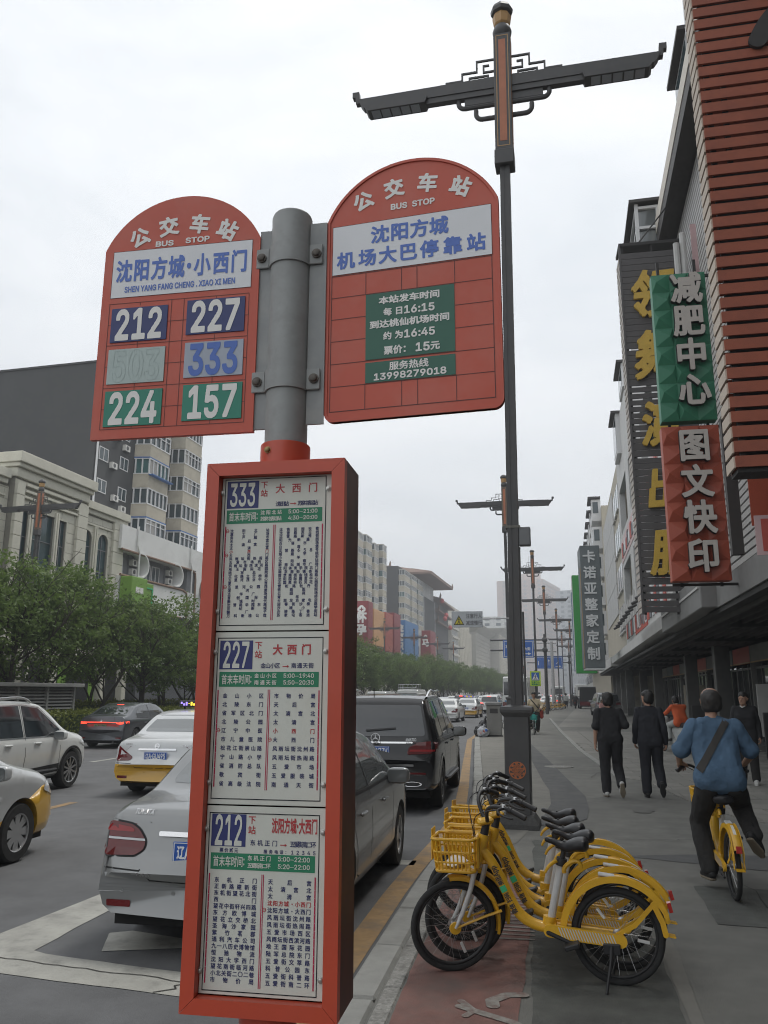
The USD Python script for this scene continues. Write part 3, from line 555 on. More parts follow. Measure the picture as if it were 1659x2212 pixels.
part(fin, 'cap', MB().lathe([(0.10, 12.54), (0.175, 12.57), (0.185, 12.63), (0.15, 12.70), (0.09, 12.74), (0, 12.745)], 8), L['lamp_black'])
for s in (-1, 1):
    a = joint(lampA, 'arm')
    X = lambda pts: [(s * x, z) for x, z in pts]
    b = MB()
    def pl_(pts, d, y0): b.poly(Polygon(X(pts)).buffer(0), d, stand(0, y0, 0))
    pl_([(0.13, 11.16), (2.30, 11.16), (2.36, 11.24), (2.40, 11.34), (0.13, 11.36)], 0.14, 0.07)
    pl_([(0.13, 11.06), (1.30, 11.06), (1.30, 11.17), (0.13, 11.17)], 0.11, 0.055)
    pl_([(2.32, 11.28), (2.44, 11.28), (2.45, 11.40), (2.50, 11.40), (2.50, 11.50), (2.39, 11.50), (2.38, 11.36)], 0.10, 0.05)
    part(a, 'beam', b, L['lamp_black'])
    b = MB(); pl_([(1.26, 11.055), (2.22, 11.055), (2.26, 11.10), (2.26, 11.165), (1.22, 11.165)], 0.24, 0.12); part(a, 'luminaire', b, L['lamp_black'])
    for k in range(5): part(a, 'led_window', MB().cbox(*sorted((s * (1.36 + k * 0.165), s * (1.50 + k * 0.165))), -0.09, 0.09, 11.046, 11.056, 0.003), L['lamp_led'])
    for zz, xx in ((10.90, 0.72), (10.66, 0.44)):
        pts = [(s * 0.12, 0, zz), (s * (xx - 0.10), 0, zz)] + [(s * (xx - 0.10 + 0.10 * math.sin(t)), 0, zz + 0.10 - 0.10 * math.cos(t)) for t in np.linspace(0.3, PI / 2, 5)] + [(s * xx, 0, zz + 0.17)]
        part(a, 'bracket', MB().tube(pts, 0.038, 8), L['lamp_black'], 40)
    part(a, 'bracket_plate', MB().box(*sorted((s * 0.12, s * 0.62)), -0.03, 0.03, 10.93, 11.07), L['lamp_black'])
    f = unary_union([LineString(X(p)).buffer(0.014, cap_style=2, join_style=2) for p in ([(0.12, 11.74), (0.42, 11.74), (0.42, 11.55), (0.66, 11.55), (0.66, 11.42), (0.92, 11.42), (0.92, 11.36)], [(0.12, 11.52), (0.31, 11.52), (0.31, 11.64), (0.22, 11.64)], [(0.24, 11.37), (0.24, 11.45), (0.54, 11.45), (0.54, 11.37)])])
    part(a, 'fretwork', MB().poly(f, 0.03, stand(0, 0.015, 0)), L['lamp_black'])
cbx = joint(lampA, 'control_box', (0, 0, 3.72))
part(cbx, 'box', MB().cbox(0.08, 0.24, -0.07, 0.07, 0, 0.26, 0.01), L['box_grey']); part(cbx, 'strap', MB().box(-0.10, 0.10, -0.082, 0.082, 0.25, 0.285), L['concrete_walk'])
part(lampA, 'conduit', MB().tube([(0.088, -0.03, 3.7), (0.088, -0.03, 1.56)], 0.011, 6), L['cable_grey'])
# the plainer lamp of the row, without the box and the cable
lampB = thing('street_lamp', 'dark street lamp mostly hidden behind the big lamp post by the bikes', 'street lamp', (-0.95, 41.0, 0), 0, 'street lamps along the pavement')
for c in lampA.GetChildren():
    if c.GetName() in ('control_box', 'conduit'): continue
    n = stage.DefinePrim(f'{lampB.GetPath()}/{c.GetName()}'); n.GetReferences().AddInternalReference(c.GetPath())
for x, y, lb in ((0.55, 64, 'dark street lamp above the yellow-green pedestrian crossing sign'), (1.80, 86, 'dark street lamp carrying the arms of the blue direction sign'), (3.80, 110, 'slim dark street lamp beside the white sign mast further down the pavement'),
                 (6.35, 128, 'small dark street lamp next to the tall grey shop sign'), (6.0, 150, 'tiny dark street lamp behind the white sign mast'), (8.2, 172, 'tiny dark street lamp furthest down the pavement row')):
    copy(lampB, (x, y, 0), -4, lb, 'street lamps along the pavement')
for x, y, lb in ((-25.2, 38.0, 'dark street lamp with orange panel before the pale stone hall'), (-21.2, 121, 'dark street lamp rising from the trees before the orange shop banner'), (-19.6, 142, 'dark street lamp rising from the trees beside the blue shop banner'),
                 (-17.6, 161, 'dark street lamp rising from the trees before the dark grey gable'), (-16.0, 178, 'dark street lamp rising from the trees before the ribbed cream block')):
    copy(lampB, (x, y, 0), -4, lb, 'street lamps across the road')
# ------------------------------------------------------------------ shared bicycles
def yellow(name, c):
    mat(name, c, 0.36, var=0.07, scale=3.0, coat=0.25, dirt=tuple(np.array(c) * np.array((0.72, 0.66, 1.0))), dscale=5.0, dfac=0.4)
yellow('bike_yellow', (0.68, 0.385, 0.022)); mat('bike_teal', (0.03, 0.30, 0.26), 0.4, var=0.06)
mat('bike_white', (0.56, 0.57, 0.56), 0.4, var=0.06, dirt=(0.40, 0.38, 0.34), dscale=9, dfac=0.4)
mat('bike_black', (0.018, 0.018, 0.019), 0.45, var=0.2); mat('tyre_rubber', (0.022, 0.022, 0.022), 0.82, var=0.25, scale=20, bump=0.3, bscale=150)
mat('saddle_black', (0.014, 0.014, 0.015), 0.34, var=0.2, scale=12, spec=0.4); mat('spoke_steel', (0.55, 0.55, 0.55), 0.25, metal=0.9)
plain('reflector', (0.62, 0.62, 0.60), 0.25); plain('tail_red', (0.35, 0.02, 0.015), 0.2, coat=0.5); plain('sticker_green', (0.04, 0.42, 0.18), 0.5); plain('paper_white', (0.62, 0.60, 0.55), 0.7); plain('bike_ink', (0.05, 0.04, 0.03), 0.5)
WR, WB = 0.275, 1.0
def wheel(parent, at_, steer=None, seed=0):
    """tyre, rim, hub and spokes; the axle lies along y"""
    w = joint(parent, 'wheel'); r_ = np.random.default_rng(seed)
    M = mv(*at_) @ rot('x', 90)
    if steer is not None: M = steer @ M
    part(w, 'tyre', MB().torus(WR - 0.021, 0.021, 56, 10, M), L['tyre_rubber'], True)
    rim = MB(); rim.torus(WR - 0.046, 0.011, 56, 6, M, 1.1); part(w, 'rim', rim, L['bike_black'], True)
    hub = MB(); hub.lathe([(0.0, -0.05), (0.012, -0.05), (0.012, -0.035), (0.030, -0.033), (0.030, -0.027), (0.017, -0.024), (0.017, 0.024), (0.030, 0.027), (0.030, 0.033), (0.012, 0.035), (0.012, 0.05), (0, 0.05)], 16, M); part(w, 'hub', hub, L['spoke_steel'], 40)
    sp = MB()
    for k in range(28):
        a = 2 * PI * k / 28; off = (1 if k % 4 < 2 else -1) * 0.85; zz = 0.030 if k % 2 else -0.030
        p0 = np.array([0.027 * math.cos(a + off), 0.027 * math.sin(a + off), zz]); p1 = np.array([(WR - 0.05) * math.cos(a), (WR - 0.05) * math.sin(a), 0])
        P = np.array([p0, p1]) @ M[:3, :3].T + M[:3, 3]; sp.tube(P, 0.0011, 3, False)
    part(w, 'spokes', sp, L['spoke_steel'])
    for k in range(2):
        a = 0.9 + 2.4 * k + seed; Mr = M @ rot('z', math.degrees(a)) @ mv(0.15, 0, 0)
        v, f = MB().cbox(-0.035, 0.035, -0.009, 0.009, -0.004, 0.004, 0.002).get(); part(w, 'reflector', MB().add(v @ Mr[:3, :3].T + Mr[:3, 3], f), L['reflector'])
def arc_band(cx, cz, r0, r1, a0, a1, w0, w1, n=26, skirt=0.0):
    """a mudguard: curved band about the y axis; skirt folds its sides towards the wheel"""
    P = []
    for k in range(n):
        t = k / (n - 1); a = math.radians(a0 + (a1 - a0) * t); r = r0 + (r1 - r0) * t; w = w0 + (w1 - w0) * t
        row = []
        for yy, dr in ((-w, -skirt), (-w, -0.004), (-w * 0.6, 0.004), (0, 0.007), (w * 0.6, 0.004), (w, -0.004), (w, -skirt), (w * 0.93, -skirt), (w * 0.9, -0.010), (0, 0.001), (-w * 0.9, -0.010), (-w * 0.93, -skirt), (-w, -skirt)):
            row.append((cx + (r + dr) * math.cos(a), yy, cz + (r + dr) * math.sin(a)))
        P.append(row)
    return MB().grid(np.array(P))
def bez(pts, n=16):
    """smooth line through points"""
    from scipy.interpolate import CubicSpline
    P = np.asarray(pts, float); t = np.r_[0, np.cumsum(np.linalg.norm(np.diff(P, axis=0), axis=1))]
    return CubicSpline(t, P)(np.linspace(0, t[-1], n))
def build_bike(name, label, group, main='bike_yellow', steer_deg=22, stand_down=True, seed=0, loc=(0, 0, 0), rz=0.0, letters=True, crank=35):
    b = thing(name, label, 'bicycle', loc, rz, group); Y = L[main]
    hx, hz = WB, WR                        # front hub
    top = np.array([0.80, 0, 0.80]); ax = np.array([hx - 0.035 - top[0], 0, hz - top[2]]); ax /= np.linalg.norm(ax)
    S = trimesh.transformations.rotation_matrix(math.radians(-steer_deg), ax, top)
    tr = lambda mb: mb.xf(S)
    wheel(b, (0, 0, WR), None, seed); wheel(b, (hx, 0, hz), S, seed + 1)
    # main frame
    fr = MB()
    fr.tube(bez([(0.815, 0, 0.725), (0.74, 0, 0.64), (0.655, 0, 0.475), (0.575, 0, 0.355), (0.48, 0, 0.305), (0.36, 0, 0.300)], 22), [0.035] * 6 + [0.038] * 10 + [0.037] * 6, 14, True, (1.0, 0.86))
    fr.tube([(0.795, 0, 0.82), (0.838, 0, 0.66)], 0.036, 14)
    fr.tube([(0.40, 0, 0.36), (0.41, 0, 0.27)], 0.040, 12); fr.tube([(0.41, -0.05, 0.285), (0.41, 0.05, 0.285)], 0.028, 12)
    for s in (-1, 1): fr.tube([(0.36, s * 0.03, 0.300), (0.2, s * 0.055, 0.285), (0.0, s * 0.062, WR)], [0.022, 0.018, 0.014], 8)
    part(b, 'frame', fr, Y, 40)
    cg = MB().tm(trimesh.creation.extrude_polygon(unary_union([LineString([(0.40, 0.295), (-0.015, 0.262)]).buffer(0.036, 10)]), 0.022, engine='earcut'), mv(0, 0.082, 0) @ STAND)
    ch = joint(b, 'chain_guard'); part(ch, 'guard', cg, Y, 40)
    guard_shape = LineString([(0.38, 0.293), (0.02, 0.265)]).buffer(0.029)
    st = unary_union([Polygon([(x, 0.22), (x + 0.006, 0.22), (x + 0.05, 0.33), (x + 0.044, 0.33)]) for x in np.arange(0.0, 0.32, 0.016)]).intersection(guard_shape)
    part(ch, 'stripes', MB().poly(st, 0, mv(0, 0.082 - 0.0242, 0) @ STAND), L['bike_white'])
    part(ch, 'stripes', MB().poly(affinity.scale(st, -1, 1, origin=(0, 0)), 0, mv(0, 0.0835, 0) @ rot('z', 180) @ STAND), L['bike_white'])
    # the same guard on the other flank, where the motor-less hub cover sits
    part(b, 'chain_stay_cover', MB().tm(trimesh.creation.extrude_polygon(LineString([(0.37, 0.297), (0.0, 0.268)]).buffer(0.030, 10), 0.014, engine='earcut'), mv(0, -0.064, 0) @ STAND), Y, 40)
    part(b, 'seat_tube', MB().tube([(0.395, 0, 0.33), (0.315, 0, 0.685)], 0.0245, 14), L['bike_white'], 40)
    cl = joint(b, 'seat_clamp'); part(cl, 'clamp_ring', MB().tube([(0.322, 0, 0.655), (0.311, 0, 0.70)], 0.033, 14), L['bike_black'], 40)
    part(cl, 'clamp_lever', MB().tube(bez([(0.345, 0.03, 0.685), (0.385, 0.055, 0.665), (0.415, 0.06, 0.62)], 8), [0.010, 0.012, 0.012, 0.012, 0.011, 0.010, 0.009, 0.008], 8), Y, 40)
    part(cl, 'lock_cover', MB().tube(bez([(0.30, 0.025, 0.62), (0.255, 0.035, 0.685), (0.215, 0.035, 0.69), (0.20, 0.035, 0.655)], 10), 0.014, 8), Y, 40)
    part(b, 'seat_post', MB().tube([(0.312, 0, 0.69), (0.287, 0, 0.80)], 0.0155, 12), L['bike_black'], 40)
    P = []
    for t in np.linspace(0, 1, 22):        # saddle: nose at t=0
        x = 0.415 - 0.27 * t; w = 0.022 + 0.012 * t + 0.058 / (1 + math.exp(-(t - .58) * 13)); zt = 0.812 + 0.012 * (1 - t) ** 2 - 0.020 * math.exp(-((t - .42) / .2) ** 2) + 0.016 / (1 + math.exp(-(t - .62) * 14)); d = 0.034 + 0.052 / (1 + math.exp(-(t - .45) * 9))
        e = min(1.0, math.sqrt(max(0.02, 1 - ((t - .86) / .142) ** 2))) if t > .86 else min(1.0, math.sqrt(max(0.03, 1 - ((.10 - t) / .102) ** 2))) if t < .10 else 1.0
        w *= e; zt -= d * .35 * (1 - e); d *= .35 + .65 * e
        P.append([(x, w * math.sin(a), zt - d / 2 + d / 2 * (math.copysign(abs(math.cos(a)) ** .75, math.cos(a)))) for a in np.linspace(0, 2 * PI, 17)])
    P = np.array(P); sdl = MB().grid(P[:, ::-1]); sdl.add(np.vstack([P[0], P[0].mean(0)]), [[k, k + 1, 17] for k in range(16)]); sdl.add(np.vstack([P[-1], P[-1].mean(0)]), [[k + 1, k, 17] for k in range(16)])
    part(b, 'saddle', sdl, L['saddle_black'], 55)
    # rear mudguard with its lamp and stays
    mg = joint(b, 'rear_mudguard')
    part(mg, 'guard_band', arc_band(0, WR, 0.325, 0.335, 208, 2, 0.036, 0.030, 34, 0.035).xf(np.diag([-1, 1, 1, 1])) if False else arc_band(0, WR, 0.325, 0.341, -8, 150, 0.036, 0.032, 34, 0.026).xf(np.diag([1.0, 1, 1, 1])), Y, 40)
    for s in (-1, 1):
        web = Polygon([(0.34, 0.33), (0.30, 0.30), (0.27, 0.36), (0.20, 0.50), (0.06, 0.555), (-0.08, 0.545), (-0.17, 0.48), (-0.20, 0.43), (-0.16, 0.44), (-0.02, 0.30), (0.02, 0.29), (-0.14, 0.425), (-0.19, 0.405), (-0.235, 0.31), (-0.26, 0.305), (-0.285, 0.335), (-0.30, 0.42), (-0.255, 0.50), (-0.17, 0.58), (-0.02, 0.622), (0.12, 0.60), (0.24, 0.53), (0.315, 0.42)]).buffer(0)
        web = web.intersection(Point(0, WR).buffer(0.341, 40)).difference(Point(0, WR).buffer(0.302, 40)).union(LineString([(0.0, 0.292), (-0.10, 0.345), (-0.215, 0.470)]).buffer(0.013).difference(Point(0, WR).buffer(0.02))).union(LineString([(-0.215, 0.47), (-0.262, 0.37), (-0.275, 0.305)]).buffer(0.016))
        part(mg, 'side_web', MB().poly(web.buffer(-0.002).buffer(0.002), 0.005, mv(0, s * 0.040 + 0.0025, 0) @ STAND), Y)
    part(mg, 'mud_flap', MB().tm(trimesh.creation.box((0.055, 0.066, 0.008)), mv(-0.305, 0, 0.295) @ rot('y', -8)), Y)
    part(mg, 'tail_lamp', MB().tm(trimesh.creation.box((0.022, 0.044, 0.055)), mv(-0.310, 0, 0.452) @ rot('y', 14)), L['tail_red'])
    part(mg, 'smart_lock', MB().cbox(-0.05, 0.05, -0.028, 0.028, 0, 0.016, 0.005, rot('y', -6)[:3, :3], (0.05, 0, 0.606)), L['bike_white'])
    part(mg, 'number_sticker', MB().grid(np.array([[(0.3452 * math.cos(a), yy, WR + 0.3452 * math.sin(a)) for yy in (-0.012, 0.012)] for a in np.linspace(math.radians(103), math.radians(126), 9)])[:, ::-1]), L['paper_white'])
    # front end, all of it turned with the steering
    fk = MB()
    for s in (-1, 1): fk.tube([(0.868, s * 0.030, 0.60), (0.90, s * 0.047, 0.50), (0.955, s * 0.052, 0.36), (hx, s * 0.055, hz)], [0.017, 0.016, 0.014, 0.011], 10)
    fk.tube([(0.868, -0.033, 0.60), (0.868, 0.033, 0.60)], 0.02, 10); part(b, 'fork', tr(fk), L['bike_white'], 40)
    part(b, 'hub_cap', tr(MB().lathe([(0.0, 0.012), (0.036, 0.010), (0.038, 0), (0, 0)], 20, mv(hx, 0.048, hz) @ rot('x', -90))), Y, 40)
    fg = joint(b, 'front_mudguard'); part(fg, 'guard_band', tr(arc_band(hx, hz, 0.298, 0.300, 84, 192, 0.034, 0.030, 22, 0.020)), Y, 40)
    part(fg, 'stay', tr(MB().tube([(hx, 0.056, hz), (hx - 0.19, 0.050, hz + 0.06), (hx - 0.30, 0.042, hz + 0.085)], [0.010, 0.012, 0.014], 6, True, (1, 0.6))), Y)
    part(b, 'head_sleeve', tr(MB().tube([(0.80, 0, 0.80), (0.775, 0, 0.905)], [0.027, 0.024], 12)), L['bike_black'], 40)
    part(b, 'stem_cap', tr(MB().cbox(-0.055, 0.045, -0.038, 0.038, -0.016, 0.018, 0.012, rot('y', 10)[:3, :3], (0.79, 0, 0.90))), Y)
    hb = MB()
    for s in (-1, 1): hb.tube(bez([(0.778, s * 0.010, 0.90), (0.79, s * 0.06, 0.935), (0.80, s * 0.115, 1.0), (0.765, s * 0.19, 1.035), (0.70, s * 0.25, 1.03), (0.655, s * 0.285, 1.01)], 16), 0.0125, 10)
    part(b, 'handlebar', tr(hb), L['bike_black'], 40)
    for s in (-1, 1):
        d = np.array([0.655 - 0.70, s * 0.035, -0.02]); d /= np.linalg.norm(d); p = np.array([0.705, s * 0.247, 1.031])
        gp = MB(); gp.tube([p, p + d * 0.02, p + d * 0.022, p + d * 0.115, p + d * 0.122], [0.020, 0.020, 0.0165, 0.0175, 0.014], 12); part(b, 'grip', tr(gp), L['bike_black'], 40)
        lv = MB(); q = p - d * 0.025 + np.array([0.012, 0, -0.006]); lv.tube(bez([q, q + np.array([0.035, s * 0.012, -0.012]), q + np.array([0.02, s * 0.05, -0.028]), q + np.array([-0.04, s * 0.085, -0.04])], 9), [0.011, 0.010, 0.008, 0.007, 0.006, 0.006, 0.006, 0.006, 0.007], 8)
        part(b, 'brake_lever', tr(lv), L['bike_black'], 40)
        part(b, 'bell' if s > 0 else 'brake_clamp', tr(MB().lathe([(0.0, 0.016), (0.012, 0.014), (0.016, 0.0), (0, 0)], 10, mv(*(p - d * 0.03)))), L['spoke_steel'], 40)
        part(b, 'brake_cable', tr(MB().tube(bez([q, q + np.array([0.09, -s * 0.03, -0.02]), (0.87, s * 0.035, 0.90), (0.85, s * 0.03, 0.72), (0.87, s * 0.02, 0.60)], 16), 0.0035, 5)), L['bike_black'])
    # basket: a lattice of slim bars
    bk = joint(b, 'basket', (0.845, 0, 0.60))
    bw, bl, bh = 0.145, 0.27, 0.20
    def rimloop(z, k, r): 
        w, l = bw * k, bl * k; sh = sbox(0.0, -w, l, w).buffer(-0.04).buffer(0.04, 5); c = np.array(sh.exterior.coords); return MB().tube(np.column_stack([c, np.full(len(c), z)]), r, 6, False)
    part(bk, 'basket_rim', rimloop(bh, 1.0, 0.010), Y, 40); part(bk, 'basket_hoop', rimloop(bh * 0.62, 0.965, 0.0065), Y, 40); part(bk, 'basket_hoop', rimloop(bh * 0.32, 0.935, 0.0065), Y, 40); part(bk, 'basket_foot', rimloop(0.012, 0.90, 0.010), Y, 40)
    bars = MB()
    for k in range(9):
        for s in (-1, 1): x = 0.03 + k * (bl - 0.06) / 8; bars.tube([(x * 0.92, s * bw * 0.90, 0.012), (x, s * bw, bh)], 0.0055, 5)
    for k in range(8):
        y_ = -bw + 0.035 + k * (2 * bw - 0.07) / 7; bars.tube([(bl * 0.90, y_ * 0.9, 0.012), (bl, y_, bh)], 0.0055, 5); bars.tube([(0.0, y_ * 0.9, 0.012), (0.0, y_, bh)], 0.0055, 5)
        bars.tube([(0.005, y_ * 0.9, 0.012), (bl * 0.9, y_ * 0.9, 0.012)], 0.005, 5)
    part(bk, 'basket_bars', bars, Y, 40)
    part(bk, 'basket_back', MB().cbox(-0.025, -0.004, -0.09, 0.09, 0.02, 0.215, 0.012), Y)
    part(bk, 'front_badge', MB().cbox(bl + 0.006, bl + 0.014, -0.06, 0.06, 0.06, 0.25, 0.003), Y)
    # crank, pedals, stand
    cr = joint(b, 'crank')
    part(cr, 'crank_axle', MB().tube([(0.41, -0.075, 0.285), (0.41, 0.085, 0.285)], 0.012, 8), L['bike_black'])
    for s in (-1, 1):
        a = math.radians(crank + (0 if s > 0 else 180)); e = np.array([0.41 + 0.15 * math.cos(a), s * 0.085, 0.285 + 0.15 * math.sin(a)])
        part(cr, 'crank_arm', MB().tube([(0.41, s * 0.08, 0.285), e], [0.014, 0.011], 8), L['bike_black'], 40)
        part(cr, 'pedal', MB().cbox(-0.045, 0.045, 0, 0.085, -0.014, 0.014, 0.006, rot('y', 18)[:3, :3] if s > 0 else rot('y', 18)[:3, :3] @ np.diag([1, -1, 1]), e), L['bike_black'])
    if stand_down: part(b, 'kickstand', MB().tube([(0.04, 0.090, 0.235), (0.05, 0.105, 0.15), (0.085, 0.185, 0.004)], [0.016, 0.010, 0.009], 8), L['bike_black'], 40)
    else: part(b, 'kickstand', MB().tube([(0.04, 0.092, 0.235), (-0.12, 0.095, 0.20)], 0.010, 8), L['bike_black'], 40)
    part(b, 'stand_bracket', MB().cbox(-0.01, 0.09, 0.072, 0.10, 0.19, 0.250, 0.006), L['bike_black'])
    if letters:
        d = np.array([-0.085, 0, -0.165]); d /= np.linalg.norm(d); upv = np.array([0.87, 0, -0.48]) * -1
        for s in (-1, 1):
            ey = np.array([d[2], 0, -d[0]]) if s < 0 else -np.array([d[2], 0, -d[0]])
            ex = d if s < 0 else -d
            ey = np.cross([0, s * 1.0, 0], ex)
            for t, h, w, a0 in (('美团App', 0.034, 0.120, 0.080), ('微信 扫码', 0.034, 0.130, 0.255)):
                o = np.array([0.752, 0, 0.655]) + d * a0 + np.array([0, s * 0.0405, 0]) - ey * 0.017
                part(b, 'lettering', MB().poly(text_shape(t, h, w, bold=2, res=56), 0, frame_from(o, ex, ey)), L['bike_ink'])
            o = np.array([0.752, 0, 0.655]) + d * 0.165 + np.array([0, s * 0.0408, 0])
            part(b, 'green_badge', MB().poly(sbox(-0.019, -0.019, 0.019, 0.019).buffer(-0.004).buffer(0.004), 0, frame_from(o, ex, ey)), L['sticker_green'])
    return b
G_ = 'yellow shared bicycles parked in a row'
bike1 = build_bike('shared_bicycle', 'yellow shared bicycle, closest of the parked row, white scraps in its basket', G_, loc=(0.474, 5.50, 0), rz=176.5, crank=200)
part(bike1, 'basket_litter', MB().tm(trimesh.convex.convex_hull(rng.normal(0, 1, (30, 3)) * (0.035, 0.05, 0.018)), mv(0.97, -0.03, 0.645)), L['paper_white'])
for k, (x, y, rz, lb) in enumerate(((0.53, 5.78, 178.5, 'second yellow shared bicycle in the parked row, counted from the bare kickstand end'), (0.49, 6.08, 172, 'middle yellow shared bicycle of the five parked in a row'),
                     (0.465, 6.40, 177, 'fourth yellow shared bicycle in the parked row, one before the lamp end'), (0.46, 6.76, 171, 'yellow shared bicycle at the lamp end of the parked row'))):
    copy(bike1, (x, y, 0), rz, lb, G_, tilt=(3.0, -1.2, 2.2, 4.0)[k])
ride = build_bike('ridden_bicycle', 'yellow shared bicycle ridden by the man in a blue shirt', None, steer_deg=2, stand_down=False, seed=5, loc=(1.655, 7.80, 0), rz=88.5, letters=False, crank=-82)
# ------------------------------------------------------------------ vehicles
def carpaint(name, c, metal=0.0, rough=0.28, dirt=None, coat=0.7):
    mat(name, c, rough, metal=metal, var=0.04, scale=2.0, coat=coat, dirt=dirt or tuple(np.array(c) * 0.75 + 0.01), dscale=1.7, dfac=0.25)
carpaint('car_silver', (0.235, 0.24, 0.238), 0.6, 0.26); carpaint('car_white', (0.62, 0.63, 0.61)); carpaint('car_black', (0.005, 0.005, 0.0055), rough=0.14, dirt=(0.010, 0.010, 0.010), coat=0.25)
carpaint('car_graphite', (0.075, 0.08, 0.088), 0.5, 0.3); carpaint('taxi_yellow', (0.60, 0.34, 0.03)); carpaint('taxi_silver', (0.52, 0.53, 0.53), 0.25); carpaint('car_red', (0.30, 0.02, 0.02)); carpaint('car_blue_grey', (0.12, 0.15, 0.2), 0.3)
plain('car_glass', (0.012, 0.014, 0.016), 0.04, spec=0.85, coat=0.6); plain('car_glass_pale', (0.13, 0.14, 0.14), 0.05, spec=0.9, coat=1.0)
plain('car_trim', (0.014, 0.014, 0.015), 0.55); plain('car_seam', (0.006, 0.006, 0.006), 0.8); plain('chrome', (0.75, 0.75, 0.75), 0.12, metal=1.0); plain('alloy', (0.48, 0.48, 0.48), 0.28, metal=0.85); plain('alloy_dark', (0.10, 0.10, 0.10), 0.35, metal=0.7)
plain('lamp_red', (0.085, 0.003, 0.004), 0.12, coat=0.4); plain('lamp_red_pale', (0.26, 0.008, 0.010), 0.12, coat=0.4); plain('lamp_lit', (1.0, 0.06, 0.03), 0.3, emit=1.6); plain('lamp_clear', (0.55, 0.56, 0.57), 0.08, coat=1.0)
plain('number_blue', (0.02, 0.085, 0.35), 0.35); plain('number_green', (0.10, 0.42, 0.22), 0.35); plain('number_white', (0.72, 0.73, 0.74), 0.4); plain('number_black', (0.02, 0.02, 0.02), 0.4)
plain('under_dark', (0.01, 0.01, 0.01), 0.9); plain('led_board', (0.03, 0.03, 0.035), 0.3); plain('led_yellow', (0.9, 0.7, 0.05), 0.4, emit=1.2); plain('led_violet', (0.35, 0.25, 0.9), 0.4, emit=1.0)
from scipy.interpolate import PchipInterpolator
def raycast(V, F, O, d):
    """nearest hit of rays O + t d on the triangles (numpy, one direction)"""
    A, B, C = V[F[:, 0]], V[F[:, 1]], V[F[:, 2]]; e1, e2 = B - A, C - A; h = np.cross(d, e2); det = (e1 * h).sum(1); ok = np.abs(det) > 1e-10
    A, e1, e2, h, det = A[ok], e1[ok], e2[ok], h[ok], det[ok]; out = np.full(len(O), np.nan)
    for i0 in range(0, len(O), 256):
        s = O[i0:i0 + 256, None] - A[None]; u = (s * h).sum(2) / det; q = np.cross(s, e1[None]); v = (q @ np.asarray(d)) / det; t = (q * e2).sum(2) / det
        t = np.where((u > -1e-5) & (v > -1e-5) & (u + v < 1 + 1e-5) & (t > 0), t, np.inf); m = t.min(1); out[i0:i0 + 256] = np.where(np.isfinite(m), m, np.nan)
    return out
